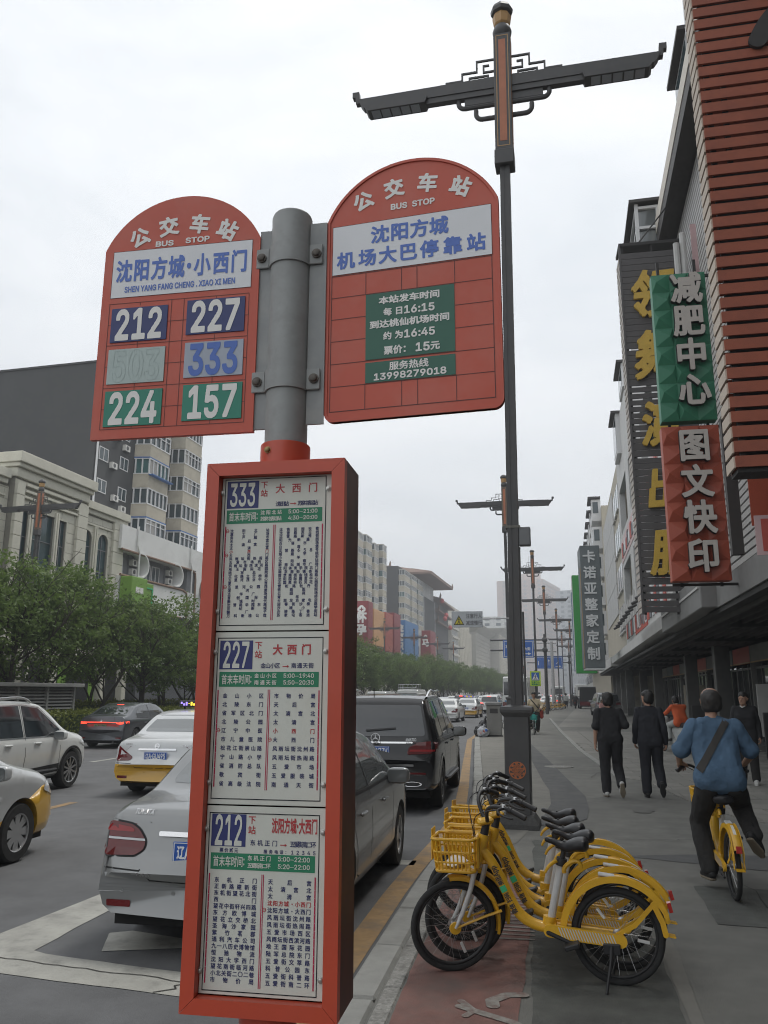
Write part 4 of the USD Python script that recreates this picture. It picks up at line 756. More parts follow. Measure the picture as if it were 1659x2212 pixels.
class Car:
    """lofted car body in its own frame: rear bumper at y=0, front at y=Ln, x to its off side, z up from the road"""
    def __init__(s, Ln, W, top, belt, width, bot=((0, .30), (1, .28)), tumble=0.34, rake=0.10, kr=0.16, kf=0.22, mid=0.55, n=70, edge=0.05, bump=0.07):
        P = lambda a: PchipInterpolator(*np.array(sorted(a), float).T)
        fy = lambda a: [(y * Ln if abs(y) <= 1.0001 and False else y, v) for y, v in a]
        ys = np.unique(np.concatenate([np.linspace(0, Ln, n), [p[0] for p in top]])); T, B, Wd, Bo = P(top), P(belt), P(width), P([(y * Ln, v) for y, v in bot]); ring = []
        for y in ys:
            zt, zb, w, z0 = float(T(y)), float(B(y)), float(Wd(y)) * W / 2, float(Bo(y)); zb = min(zb, zt - 0.03); zm = z0 + (zb - z0) * mid
            wr = w - edge - tumble * max(0.0, zt - zb); wr = max(wr, w * 0.45)
            h = [(0, z0), (w * 0.86, z0), (w * 0.955, z0 + 0.05), (w * 0.985, z0 + 0.14), (w, zm), (w * 0.995, zb - 0.10), (w * 0.985, zb - 0.03), (w * 0.96, zb), (w * 0.96 + (wr - w * 0.96) * 0.5, zb + (zt - zb) * 0.5), (wr, zt - 0.045), (wr - 0.05, zt - 0.012), (wr * 0.6, zt), (0, zt + 0.008)]
            r = [(x, z) for x, z in h] + [(-x, z) for x, z in h[-2:0:-1]]
            t0, t1 = max(0, 1 - y / 0.7), max(0, 1 - (Ln - y) / 0.8)
            ring.append([(x, y + (kr * t0 * t0 - kf * t1 * t1) * (x / (W / 2)) ** 2 + (rake * t0 * t0 * ((z - 0.55) if z > 0.55 else 0)) + (bump * t0 * t0 * max(0.0, (0.40 - z) / 0.25)), z) for x, z in r])
        R = np.array(ring); m, k = R.shape[:2]; F = []
        for i in range(m - 1):
            for j in range(k): q = (j + 1) % k; F += [[i * k + j, (i + 1) * k + j, (i + 1) * k + q], [i * k + j, (i + 1) * k + q, i * k + q]]
        V = R.reshape(-1, 3); c0, c1 = len(V), len(V) + 1; V = np.vstack([V, R[0].mean(0), R[-1].mean(0)])
        for j in range(k): q = (j + 1) % k; F += [[c0, j, q], [c1, (m - 1) * k + q, (m - 1) * k + j]]
        s.V, s.F, s.Ln, s.W = V, np.array(F), Ln, W; tv = V[s.F]; s.out = 1.0 if np.einsum('ij,ij->i', tv[:, 0], np.cross(tv[:, 1], tv[:, 2])).sum() > 0 else -1.0
    def body(s, wheels, r, arch=0.05):
        m = manifold3d.Manifold(manifold3d.Mesh(s.V.astype(np.float32), s.F.astype(np.uint32)))
        if m.volume() < 0: m = manifold3d.Manifold(manifold3d.Mesh(s.V.astype(np.float32), s.F[:, ::-1].astype(np.uint32)))
        for y in wheels:
            for sg in (-1, 1):
                c = manifold3d.Manifold.cylinder(0.42, r + arch, r + arch, 40).rotate([0, 90, 0]).translate([sg * (s.W / 2 - 0.19) - 0.21, y, r])
                m = m - c
        s.solid = m; k = m.to_mesh(); return k.vert_properties[:, :3], k.tri_verts
    def patch(s, shape, side, off=0.004, cell=0.075):
        """a flat outline (drawn in y,z for a flank, x,z for the ends, x,y for the top) laid on the body"""
        mb = MB()
        for g in geoms(shape):
            a, b, c, d = g.bounds; gx = np.arange(a - 0.013, c + cell, cell); gy = np.arange(b - 0.017, d + cell, cell); V2, F2, n = [], [], 0
            for x in gx:
                for y in gy:
                    q = g.intersection(sbox(x, y, x + cell, y + cell))
                    for h in geoms(q):
                        if h.area < 1e-7: continue
                        h = shapely.segmentize(h, cell * 1.01); v, f = trimesh.creation.triangulate_polygon(h, engine='earcut'); V2.append(v); F2.append(np.array(f) + n); n += len(v)
            if not V2: continue
            V2, F2 = np.vstack(V2), np.vstack(F2)
            if side in (-1, 1): O = np.column_stack([np.full(len(V2), side * 5.0), V2]); d = np.array([-side, 0, 0.0]); ax = (1, 2)
            elif side == 'rear': O = np.column_stack([V2[:, 0], np.full(len(V2), -5.0), V2[:, 1]]); d = np.array([0, 1.0, 0]); ax = (0, 2)
            elif side == 'front': O = np.column_stack([V2[:, 0], np.full(len(V2), s.Ln + 5.0), V2[:, 1]]); d = np.array([0, -1.0, 0]); ax = (0, 2)
            else: O = np.column_stack([V2, np.full(len(V2), 5.0)]); d = np.array([0, 0, -1.0]); ax = (0, 1)
            T = s.V[s.F][:, :, ax]; lo, hi = T.min(1), T.max(1); near = ((lo <= V2.max(0)) & (hi >= V2.min(0))).all(1)
            near &= np.cross(s.V[s.F[:, 1]] - s.V[s.F[:, 0]], s.V[s.F[:, 2]] - s.V[s.F[:, 0]]) @ d * s.out < 0
            t = raycast(s.V, s.F[near], O, d); ok = ~np.isnan(t); P = O + d * (np.nan_to_num(t)[:, None] - off)
            if side in (-1, 1): ok &= P[:, 0] * side > s.W * 0.27
            F2 = F2[ok[F2].all(1)]
            if not len(F2): continue
            nrm = np.cross(P[F2[:, 1]] - P[F2[:, 0]], P[F2[:, 2]] - P[F2[:, 0]]); F2 = np.where(((nrm @ d) > 0)[:, None], F2[:, ::-1], F2)
            mb.add(P, F2)
        return mb
def rim_wheel(parent, x, y, r, sg, style='five', w=0.20, rimr=0.64, tone='alloy'):
    wj = joint(parent, 'wheel', (x, y, r)); M = rot('y', 90 * sg)
    part(wj, 'tyre', MB().lathe([(r * rimr, -w / 2), (r * 0.93, -w / 2), (r * 0.985, -w * 0.40), (r, -w * 0.25), (r, w * 0.25), (r * 0.985, w * 0.40), (r * 0.93, w / 2), (r * rimr, w / 2), (r * rimr * 0.97, w * 0.2), (r * rimr * 0.97, -w / 2)], 32, M, False), L['tyre_rubber'], 40)
    rm = MB(); R = r * rimr; n = {'five': 5, 'seven': 7, 'ten': 10, 'cover': 8}[style]
    rm.lathe([(R, w / 2 - 0.002), (R * 0.93, w / 2 - 0.012), (R * 0.91, w * 0.1), (R * 0.9, -w * 0.3), (R, -w * 0.3)], 32, M, False)
    sp = []
    for k in range(n):
        a = 2 * PI * k / n; wd = {'five': 0.17, 'seven': 0.12, 'ten': 0.075, 'cover': 0.16}[style] * R
        q = Polygon([(R * 0.12, -wd * 0.8), (R * 0.93, -wd * (1.0 if style != 'cover' else 1.6)), (R * 0.93, wd * (1.0 if style != 'cover' else 1.6)), (R * 0.12, wd * 0.8)]); sp.append(affinity.rotate(q, math.degrees(a), origin=(0, 0)))
    rm.poly(unary_union(sp + [Point(0, 0).buffer(R * 0.22)]), 0.025, M @ mv(0, 0, w / 2 - 0.045)); part(wj, 'rim', rm, L[tone], 40)
    part(wj, 'brake_disc', MB().lathe([(0, w * 0.0), (R * 0.8, w * 0.0), (R * 0.88, -w * 0.2)], 20, M), L['under_dark'])
def licence(parent, text, x, y, z, green=False, w=0.44, h=0.14, tilt=0):
    pj = joint(parent, 'licence_plate', (x, y, z))
    part(pj, 'plate', MB().cbox(-w / 2, w / 2, -0.008, 0.0, -h / 2, h / 2, 0.003), L['number_green' if green else 'number_blue'])
    ink = L['number_black' if green else 'number_white']
    part(pj, 'plate_rim', MB().poly(sbox(-w / 2 + .006, -h / 2 + .006, w / 2 - .006, h / 2 - .006).difference(sbox(-w / 2 + .011, -h / 2 + .011, w / 2 - .011, h / 2 - .011)), 0, stand(0, -0.0095, 0)), ink)
    part(pj, 'plate_number', MB().poly(affinity.translate(text_shape(text, h * 0.60, w * 0.86, bold=2, res=64), 0, -h * 0.30), 0, stand(0, -0.0100, 0)), ink)
def mirror_(parent, x, y, z, sg, m, s=1.0):
    mj = joint(parent, 'door_mirror', (x, y, z))
    sp = trimesh.creation.icosphere(2); V = np.array(sp.vertices); V = np.sign(V) * np.abs(V) ** 0.62; V[:, 1] = np.where(V[:, 1] < 0, V[:, 1] * 0.45, V[:, 1]); h = trimesh.Trimesh(V * (0.12 * s, 0.10 * s, 0.082 * s) + (sg * 0.12 * s, 0, 0), sp.faces)
    part(mj, 'mirror_shell', MB().tm(h), m, 50); part(mj, 'mirror_foot', MB().tube([(-sg * 0.06, 0.02, -0.07 * s), (sg * 0.03 * s, 0.02, -0.04 * s)], 0.022, 8), L['car_trim'])
    part(mj, 'mirror_glass', MB().poly(rnd(sbox(-0.098 * s, -0.062 * s, 0.098 * s, 0.062 * s), 0.03), 0.004, stand(sg * 0.12 * s, -0.046 * s, 0)), L['car_glass_pale'])
def P2(*a): return Polygon(a).buffer(0)
def rnd(p, r=0.02): return p.buffer(-r).buffer(r * 2, 6).buffer(-r)
def handles(car, t, ys, z, m):
    for sg in (-1, 1):
        for y in ys:
            x = sg * 3.0; tt = raycast(car.V, car.F, np.array([[x, y, z]]), np.array([-float(sg), 0, 0]))[0]
            if np.isfinite(tt): part(t, 'door_handle', MB().cbox(*sorted((x - sg * tt, x - sg * (tt - 0.032))), y - 0.10, y + 0.10, z - 0.016, z + 0.016, 0.010), L[m])
def build_sedan(name, label, loc, rz, group=None, paint='car_silver', lower=None, plate='辽A·GU495', lit=False, green=False, lamp='halo', roof_sign=False, wheel='five', third=False, badge=None, far=False, glass='car_glass', prof=None, mirror=None):
    Ln, W, wr, wf, r = 4.52, 1.72, 0.98, 3.58, 0.312
    top = prof or [(0, .56), (.035, .62), (.10, .70), (.15, .92), (.22, .97), (.62, 1.03), (.74, 1.055), (1.32, 1.395), (1.62, 1.46), (2.2, 1.485), (2.75, 1.42), (3.45, 1.06), (3.6, 1.02), (4.15, .90), (4.38, .78), (4.47, .66), (4.52, .52)]
    belt = [(0, .54), (.15, .87), (.7, .93), (2.0, .93), (3.4, .92), (4.1, .82), (4.45, .60), (4.52, .5)]
    wid = [(0, .94), (.12, .965), (.8, 1.0), (3.6, 1.0), (4.2, .965), (4.52, .86)]
    c = Car(Ln, W, top, belt, wid, bot=((0, .27), (.06, .22), (.5, .20), (.95, .22), (1, .26)), tumble=0.36)
    t = thing(name, label, 'car', loc, rz, group); b = c.body((wr, wf), r)
    if lower:
        prof2 = [(-1, 0), (6, 0), (6, .555), (-1, .555)] if lower == 'rear' else [(-1, 0), (6, 0), (6, .80), (4.2, .80), (3.95, .76), (3.5, .56), (2.9, .36), (2.2, .28), (-1, .28)]
        cs = manifold3d.CrossSection([np.array(prof2, float)]); kn = manifold3d.Manifold.extrude(cs, 4.0).translate([0, 0, -2]).transform([[0, 0, 1, 0], [1, 0, 0, 0], [0, 1, 0, 0]])
        part(t, 'lower_body', MB().man(c.solid ^ kn), L['taxi_yellow'], 38); part(t, 'body', MB().man(c.solid - kn), L[paint], 38)
    else: part(t, 'body', b, L[paint], 38)
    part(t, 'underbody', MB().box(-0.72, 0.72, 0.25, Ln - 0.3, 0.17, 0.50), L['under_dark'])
    for y in (wr, wf):
        for sg in (-1, 1): rim_wheel(t, sg * (W / 2 - 0.115), y, r, sg, wheel)
    gl = L[glass]
    part(t, 'rear_window', c.patch(rnd(P2((-.62, 1.095), (.62, 1.095), (.48, 1.395), (-.48, 1.395)), .04), 'rear'), gl)
    part(t, 'windscreen', c.patch(rnd(P2((-.66, 1.08), (.66, 1.08), (.53, 1.40), (-.53, 1.40)), .03), 'front'), gl)
    for sg in (-1, 1):
        wins = [P2((1.05, 1.0), (1.06, 1.12), (1.36, 1.335), (1.60, 1.375), (1.95, 1.39), (1.95, .985)), P2((2.0, .985), (2.0, 1.39), (2.25, 1.385), (2.70, 1.30), (3.20, 1.02), (3.22, .985))]
        for w in wins: part(t, 'side_window', c.patch(rnd(w, .015), sg), gl)
        if not far:
            seams = unary_union([LineString(p).buffer(0.005, cap_style=2) for p in ([(1.97, 1.39), (1.98, .6), (1.95, .33)], [(1.30, .98), (1.22, .75), (1.36, .55), (1.40, .33), (1.5, .30)], [(3.12, .98), (3.10, .6), (3.05, .35)])])
            part(t, 'door_seam', c.patch(seams, sg, 0.0018, 0.12), L['car_seam'])
            part(t, 'window_trim', c.patch(LineString([(1.0, .975), (2.2, .962), (3.25, .97)]).buffer(.010, cap_style=2), sg, 0.006, 0.15), L['car_trim'])
    if not far: handles(c, t, (1.55, 2.58), .80, paint if not lower else paint)
    for sg in (-1, 1): mirror_(t, sg * 0.80, 3.02, .98, sg, L[mirror or paint])
    rd = L['lamp_red']
    if lamp == 'halo':     # three-storey cluster of a saloon
        for sg in (-1, 1):
            cl = joint(t, 'tail_light'); sh = [P2((.53, .83), (.60, .865), (.80, .885), (.86, .80), (.855, .70), (.80, .650), (.54, .665), (.475, .70), (.465, .76))]
            sh = rnd(sh[0], .05); sx = (lambda g: g if sg > 0 else affinity.scale(g, -1, 1, origin=(0, 0)))
            part(cl, 'lamp_rim', c.patch(sx(sh.buffer(0.012)), 'rear', 0.003), L['car_trim']); part(cl, 'lamp_lens', c.patch(sx(sh.difference(sbox(0.3, .757, 1, .776))), 'rear', 0.010), rd); part(cl, 'clear_band', c.patch(sx(sh.intersection(sbox(0.3, .759, 1, .774))), 'rear', 0.009), L['lamp_clear'])
            part(cl, 'upper_glow', c.patch(sx(rnd(sh.buffer(-.02).intersection(sbox(.3, .815, 1, 1)), .01)), 'rear', 0.0125), L['lamp_red_pale'])
            part(cl, 'side_lens', c.patch(rnd(P2((0.06, .68), (0.09, .86), (.26, .875), (.32, .80), (.24, .69)), .03), sg, 0.008), rd)
    else:
        for sg in (-1, 1):
            cl = joint(t, 'tail_light'); sx = (lambda g: g if sg > 0 else affinity.scale(g, -1, 1, origin=(0, 0)))
            sh = rnd(P2((.50, .80), (.62, .835), (.84, .875), (.85, .80), (.66, .775)), .012) if lamp == 'thin' else rnd(P2((.43, .67), (.58, .75), (.80, .88), (.84, .85), (.84, .65), (.76, .61), (.50, .625)), .03)
            part(cl, 'lamp_lens', c.patch(sx(sh), 'rear', 0.008), L['lamp_lit'] if lit else rd)
            if lamp != 'thin': part(cl, 'clear_band', c.patch(sx(sh.buffer(-.03).intersection(sbox(.58, .71, .72, .85))), 'rear', 0.011), L['lamp_clear'])
            part(cl, 'side_lens', c.patch(rnd(P2((0.06, .80), (0.09, .87), (.40, .85), (.30, .82)), .01) if lamp == 'thin' else rnd(P2((0.05, .63), (0.09, .87), (.46, .85), (.30, .69)), .03), sg, 0.008), L['lamp_lit'] if lit else rd)
    for sg in (-1, 1):
        hl = joint(t, 'headlight'); sx = (lambda g: g if sg > 0 else affinity.scale(g, -1, 1, origin=(0, 0)))
        part(hl, 'lens', c.patch(sx(rnd(P2((.42, .60), (.48, .74), (.78, .80), (.80, .66)), .02)), 'front', 0.008), L['lamp_clear']); part(hl, 'side_lens', c.patch(rnd(P2((3.98, .72), (4.06, .82), (4.40, .74), (4.44, .62), (4.30, .62)), .03), sg, 0.008), L['lamp_clear'])
    part(t, 'grille', c.patch(rnd(P2((-.36, .56), (.36, .56), (.40, .70), (-.40, .70)), .02), 'front', 0.006), L['car_trim'])
    if not far:
        lid = [LineString([(-.43, 1.01), (-.45, .88)]), LineString([(.43, 1.01), (.45, .88)]), LineString([(-.46, .585), (-.40, .50), (.40, .50), (.46, .585)])]
        part(t, 'boot_seam', c.patch(unary_union([l.buffer(.005, cap_style=2) for l in lid]), 'rear', 0.0016, 0.1), L['car_seam'])
        part(t, 'bumper_seam', c.patch(LineString([(-.86, .575), (-.46, .575)]).buffer(.005).union(LineString([(.46, .575), (.86, .575)]).buffer(.005)), 'rear', 0.0016, 0.1), L['car_seam'])
        part(t, 'boot_bar', c.patch(rnd(sbox(-.36, .800, .36, .832), .010), 'rear', 0.026), L['chrome' if badge else paint]); part(t, 'badge', c.patch(Point(0, .875).buffer(.045, 20).difference(Point(0, .875).buffer(.033, 20)).union(sbox(-.03, .868, .03, .882)), 'rear', 0.03), L['chrome'])
        if badge:
            for s_, xx, zz, ww in badge: part(t, 'badge_lettering', c.patch(affinity.translate(text_shape(s_, .030, ww, bold=3, res=56), xx, zz), 'rear', 0.007, 0.2), L['alloy'])
        part(t, 'bumper_step', c.patch(LineString([(-.80, .455), (.80, .455)]).buffer(.008), 'rear', 0.004, 0.1), L[paint if not lower else 'taxi_yellow'])
        for xx in (-.62, -.22, .22, .62): part(t, 'parking_sensor', c.patch(Point(xx, .42).buffer(.015, 10), 'rear', 0.003), L[paint if not lower else 'taxi_yellow'])
        for sg in (-1, 1): part(t, 'reflector', c.patch(rnd(sbox(min(sg * .55, sg * .74), .315, max(sg * .55, sg * .74), .36), .01), 'rear', 0.005), L['lamp_red'])
        part(t, 'exhaust', MB().tube([(0.5, 0.3, .22), (0.5, 0.06, .21)], .028, 10), L['alloy_dark'])
    if plate: licence(t, plate, 0, 0.088, .705, green)
    if third: part(t, 'brake_light', c.patch(sbox(-.13, 1.385, .13, 1.40), 'rear', 0.012), L['lamp_lit'])
    if roof_sign:
        rs = joint(t, 'roof_sign', (0, 1.95, 1.49)); part(rs, 'sign_case', MB().cbox(-.40, .40, -.07, .07, .04, .17, .015), L['led_board'])
        for k in range(14): part(rs, 'sign_light', MB().box(-.36 + k * .053, -.325 + k * .053, -.075, -.07, .07 if k % 3 else .10, .11 if k % 2 else .14), L['led_yellow' if (k // 3) % 2 else 'led_violet'])
        for sg in (-1, 1): part(rs, 'sign_foot', MB().tube([(sg * .3, 0, 0), (sg * .3, 0, .05)], .02, 6), L['car_trim'])
    return t
def build_suv(name, label, loc, rz, group=None, paint='car_black', big=True, plate=None, lit=False, far=False, wheel='ten', lower_trim=False):
    Ln, W, H, r = (5.1, 1.93, 1.80, 0.375) if big else (4.45, 1.83, 1.66, 0.345); wr, wf = (1.08, 4.15) if big else (0.95, 3.60)
    k = H / 1.80; f = Ln / 5.1
    top = [(0, .80 * k), (.05, .86 * k), (.10, 1.02 * k), (.16, 1.12 * k), (.42 * f, 1.66 * k), (.55 * f, 1.74 * k), (1.2 * f, 1.79 * k), (2.2 * f, H), (3.0 * f, 1.74 * k), (3.95 * f, 1.22 * k), (4.1 * f, 1.17 * k), (4.75 * f, 1.06 * k), (4.98 * f, .93 * k), (Ln - .02, .75 * k), (Ln, .62 * k)]
    belt = [(0, .78 * k), (.16, 1.06 * k), (1.0 * f, 1.09 * k), (3.8 * f, 1.05 * k), (4.7 * f, .96 * k), (Ln, .58 * k)]
    wid = [(0, .93), (.15, .965), (.9, 1.0), (4.1 * f, 1.0), (4.8 * f, .95), (Ln, .84)]
    c = Car(Ln, W, top, belt, wid, bot=((0, .36), (.06, .30), (.5, .26), (.94, .30), (1, .36)), tumble=0.26, rake=0.02)
    t = thing(name, label, 'car', loc, rz, group); part(t, 'body', c.body((wr, wf), r, 0.055), L[paint], 38)
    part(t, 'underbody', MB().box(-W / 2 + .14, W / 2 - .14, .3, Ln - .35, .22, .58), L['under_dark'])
    for y in (wr, wf):
        for sg in (-1, 1): rim_wheel(t, sg * (W / 2 - .125), y, r, sg, wheel, .23, .70, 'alloy' if not big else 'alloy_dark')
    hw = W / 2; z = lambda v: v * k; Yf = lambda v: v * f
    part(t, 'rear_window', c.patch(rnd(P2((-hw * .80, z(1.15)), (hw * .80, z(1.15)), (hw * .70, z(1.63)), (-hw * .70, z(1.63))), .05), 'rear', .006), L['car_glass' if not big else 'car_glass_smoke'])
    part(t, 'windscreen', c.patch(rnd(P2((-hw * .78, z(1.24)), (hw * .78, z(1.24)), (hw * .66, z(1.70)), (-hw * .66, z(1.70))), .03), 'front'), L['car_glass'])
    for sg in (-1, 1):
        for w in (P2((Yf(.62), z(1.13)), (Yf(.66), z(1.55)), (Yf(.80), z(1.66)), (Yf(1.32), z(1.69)), (Yf(1.42), z(1.13))), P2((Yf(1.48), z(1.12)), (Yf(1.40), z(1.69)), (Yf(2.28), z(1.70)), (Yf(2.30), z(1.11))), P2((Yf(2.37), z(1.11)), (Yf(2.37), z(1.70)), (Yf(2.95), z(1.65)), (Yf(3.65), z(1.22)), (Yf(3.70), z(1.10)))):
            part(t, 'side_window', c.patch(rnd(w, .02), sg, .005), L['car_glass'])
        if not far:
            ol = P2((Yf(.58), z(1.10)), (Yf(.62), z(1.57)), (Yf(.78), z(1.69)), (Yf(2.4), z(1.725)), (Yf(2.98), z(1.67)), (Yf(3.70), z(1.23)), (Yf(3.76), z(1.08)))
            part(t, 'window_trim', c.patch(ol.buffer(.004).difference(ol.buffer(-.013)), sg, .009, .15), L['chrome'])
            seams = unary_union([LineString(p).buffer(.006, cap_style=2) for p in ([(Yf(2.33), z(1.7)), (Yf(2.34), z(.75)), (Yf(2.30), z(.42))], [(Yf(1.44), z(1.1)), (Yf(1.40), z(.9)), (Yf(1.58), z(.62)), (Yf(1.64), z(.42))], [(Yf(3.62), z(1.07)), (Yf(3.60), z(.42))])])
            part(t, 'door_seam', c.patch(seams, sg, .0018, .15), L['car_seam'])
            part(t, 'roof_rail', MB().tube(bez([(sg * (hw - .235), Yf(.75), z(1.745)), (sg * (hw - .225), Yf(.85), z(1.80)), (sg * (hw - .225), Yf(1.7), z(1.845)), (sg * (hw - .225), Yf(2.6), z(1.82)), (sg * (hw - .235), Yf(2.75), z(1.76))], 16), .020, 8), L['chrome' if big else 'alloy'], 40)
            part(t, 'side_step', MB().tube([(sg * (hw - .02), wr + .55, .40), (sg * (hw + .02), wr + .7, .40), (sg * (hw + .02), wf - .7, .40), (sg * (hw - .02), wf - .55, .40)], .045, 8, True, (1, .6)), L['car_trim' if not big else 'alloy_dark'], 40)
            for yy in (wr, wf): part(t, 'arch_trim', c.patch(Point(yy, r).buffer(r + .105, 24).difference(Point(yy, r).buffer(r + .058, 24)).intersection(sbox(yy - 1, .30, yy + 1, 2)), sg, .012, .1), L['car_trim' if lower_trim else paint])
            if lower_trim: part(t, 'sill_trim', c.patch(P2((wr + .45, .30), (wf - .45, .30), (wf - .45, .50), (wr + .45, .44)), sg, .010, .1), L['car_trim'])
    if not far: handles(c, t, (Yf(1.75), Yf(2.75)), z(.98), paint)
    for sg in (-1, 1): mirror_(t, sg * (hw - .06), Yf(3.45), z(1.10), sg, L[paint], 1.15 if big else 1.05)
    for sg in (-1, 1):
        sx = (lambda g: g if sg > 0 else affinity.scale(g, -1, 1, origin=(0, 0))); cl = joint(t, 'tail_light'); sh = rnd(P2((hw * .50, z(.88)), (hw * .55, z(.99)), (hw * .68, z(1.06)), (hw * .98, z(1.09)), (hw * .99, z(.90))), .03)
        part(cl, 'lamp_lens', c.patch(sx(sh), 'rear', .010), L['lamp_lit' if lit else 'lamp_red']); part(cl, 'light_bar', c.patch(sx(sh.buffer(-.03).intersection(sbox(0, z(.925), 2, z(.955)))), 'rear', .014), L['lamp_red_pale'])
        part(cl, 'side_lens', c.patch(rnd(P2((.03, z(.90)), (.10, z(1.08)), (.52, z(1.05)), (.40, z(.93))), .02), sg, .009), L['lamp_lit' if lit else 'lamp_red'])
        hl = joint(t, 'headlight'); part(hl, 'lens', c.patch(sx(rnd(P2((hw * .45, z(.76)), (hw * .5, z(.92)), (hw * .95, z(.98)), (hw * .97, z(.82))), .02)), 'front', .008), L['lamp_clear']); part(hl, 'side_lens', c.patch(rnd(P2((Ln - .62, z(.92)), (Ln - .5, z(.98)), (Ln - .12, z(.86)), (Ln - .14, z(.76))), .02), sg, .008), L['lamp_clear'])
    part(t, 'grille', c.patch(rnd(P2((-hw * .4, z(.62)), (hw * .4, z(.62)), (hw * .42, z(.90)), (-hw * .42, z(.90))), .02), 'front', .006), L['car_trim'])
    if not far:
        part(t, 'chrome_strip', c.patch(rnd(sbox(-hw * .60, z(1.045), hw * .60, z(1.07)), .01), 'rear', .016), L['chrome'])
        part(t, 'wiper', c.patch(P2((-.18, z(1.225)), (.30, z(1.265)), (.30, z(1.285)), (-.18, z(1.25))), 'rear', .03), L['car_trim'])
        part(t, 'bumper_plate', c.patch(rnd(sbox(-hw * .62, z(.70), hw * .62, z(.735)), .01), 'rear', .014), L['alloy'])
        part(t, 'tailgate_seam', c.patch(unary_union([LineString(p).buffer(.005, cap_style=2) for p in ([(-hw * .92, z(1.10)), (-hw * .86, z(.84)), (-hw * .66, z(.76)), (hw * .66, z(.76)), (hw * .86, z(.84)), (hw * .92, z(1.10))],)]), 'rear', .0018, .1), L['car_seam'])
        part(t, 'lower_bumper', c.patch(rnd(P2((-hw * .80, z(.38)), (hw * .80, z(.38)), (hw * .86, z(.56)), (-hw * .86, z(.56))), .03), 'rear', .006), L['car_trim'])
        for sg in (-1, 1):
            part(t, 'exhaust', c.patch(affinity.scale(Point(0, 0).buffer(1, 20), .15, .032).difference(affinity.scale(Point(0, 0).buffer(1, 20), .135, .022)) if False else affinity.translate(affinity.scale(Point(0, 0).buffer(1, 20).difference(Point(0, 0).buffer(.84, 20)), .15, .036), sg * hw * .60, z(.44)), 'rear', .016), L['chrome'])
            part(t, 'reflector', c.patch(rnd(sbox(min(sg * hw * .5, sg * hw * .82), z(.585), max(sg * hw * .5, sg * hw * .82), z(.61)), .008), 'rear', .010), L['lamp_red'])
    if plate: licence(t, plate, 0, .095, z(.93), False)
    return t
plain('car_glass_smoke', (0.028, 0.03, 0.032), 0.10, spec=0.8, coat=0.4)
ROADZ = -0.118
silver = build_sedan('parked_sedan', 'silver sedan stopped in the white bus bay box right behind the bus stop board', (-2.33, 5.74, ROADZ), -0.5, None, 'car_silver', plate='辽A·D372K', badge=(('TOYOTA', -.53, .935, .165), ('一汽丰田', -.45, .535, .15)), glass='car_glass_pale', lamp='halo', wheel='five')
blacksuv = build_suv('black_offroader', 'large glossy black offroad car with a blue plate and roof rails at the kerb', (-2.42, 12.95, ROADZ), 0, None, 'car_black', True, '辽A·1W77V')
def star(t, y, z):
    g = Point(0, 0).buffer(.075, 24).difference(Point(0, 0).buffer(.062, 24)).union(unary_union([P2((0, 0), (.012 * math.cos(a + 1.57), .012 * math.sin(a + 1.57)), (.07 * math.cos(a), .07 * math.sin(a)), (.012 * math.cos(a - 1.57), .012 * math.sin(a - 1.57))) for a in (PI / 2, PI * 7 / 6, PI * 11 / 6)]))
    part(t, 'star_badge', MB().poly(g, .012, stand(0, y, z)), L['chrome'])
star(blacksuv, 0.075, 1.13)
part(blacksuv, 'badge_lettering', MB().poly(text_shape('4MATIC', .04, .17, bold=3), .004, stand(.56, .105, 1.085)), L['chrome'])
part(blacksuv, 'roof_aerial', MB().cyl((-.15, .75, 1.74), (-.15, .72, 1.90), .008, 6), L['car_trim'])
# ------------------------------------------------------------------ the rest of the traffic
taxi = build_sedan('taxi', 'white and yellow taxi seen from behind with a lit roof sign and plate ending 495', (-6.62, 14.05, ROADZ), 0, 'white and yellow taxis', 'taxi_silver', 'rear', '辽A·GU495', lamp='slant', roof_sign=True, badge=(('ELANTRA', .56, .865, .19), ('北京现代', -.58, .885, .14)), glass='car_glass_pale')
taxi_near = build_sedan('taxi', 'white and yellow taxi with only its nose and front wheel showing at the picture edge', (-6.42, 5.02, ROADZ), 0, 'white and yellow taxis', 'taxi_silver', 'sweep', None, lamp='slant', roof_sign=True, wheel='cover', third=False)
part(taxi_near, 'side_repeater', MB().lathe([(0, .012), (.028, .008), (.03, 0), (0, 0)], 12, mv(.858, 3.18, .70) @ rot('y', 90)), L['lamp_clear'])
whitesuv = build_suv('small_offroader', 'white small offroad car with dark lower trim driving in the middle lane', (-9.80, 11.65, ROADZ), 0, None, 'car_white', False, None, wheel='ten', lower_trim=True)
# dark fastback with a full-width light bar
dark_prof = [(0, .60), (.035, .68), (.10, .80), (.16, 1.02), (.30, 1.045), (.45, 1.06), (1.25, 1.36), (1.7, 1.445), (2.2, 1.46), (2.75, 1.40), (3.45, 1.05), (3.6, 1.01), (4.15, .88), (4.38, .76), (4.47, .64), (4.52, .50)]
dark = build_sedan('fastback_sedan', 'dark grey fastback car with green plate and red light bar across its tail', (-14.05, 25.6, ROADZ), -1, None, 'car_graphite', plate='辽A·DB1782', green=True, lamp='thin', lit=True, third=True, prof=dark_prof)
part(dark, 'light_bar', MB().cbox(-.62, .62, -.005, .075, .835, .855, .008), L['lamp_lit'])
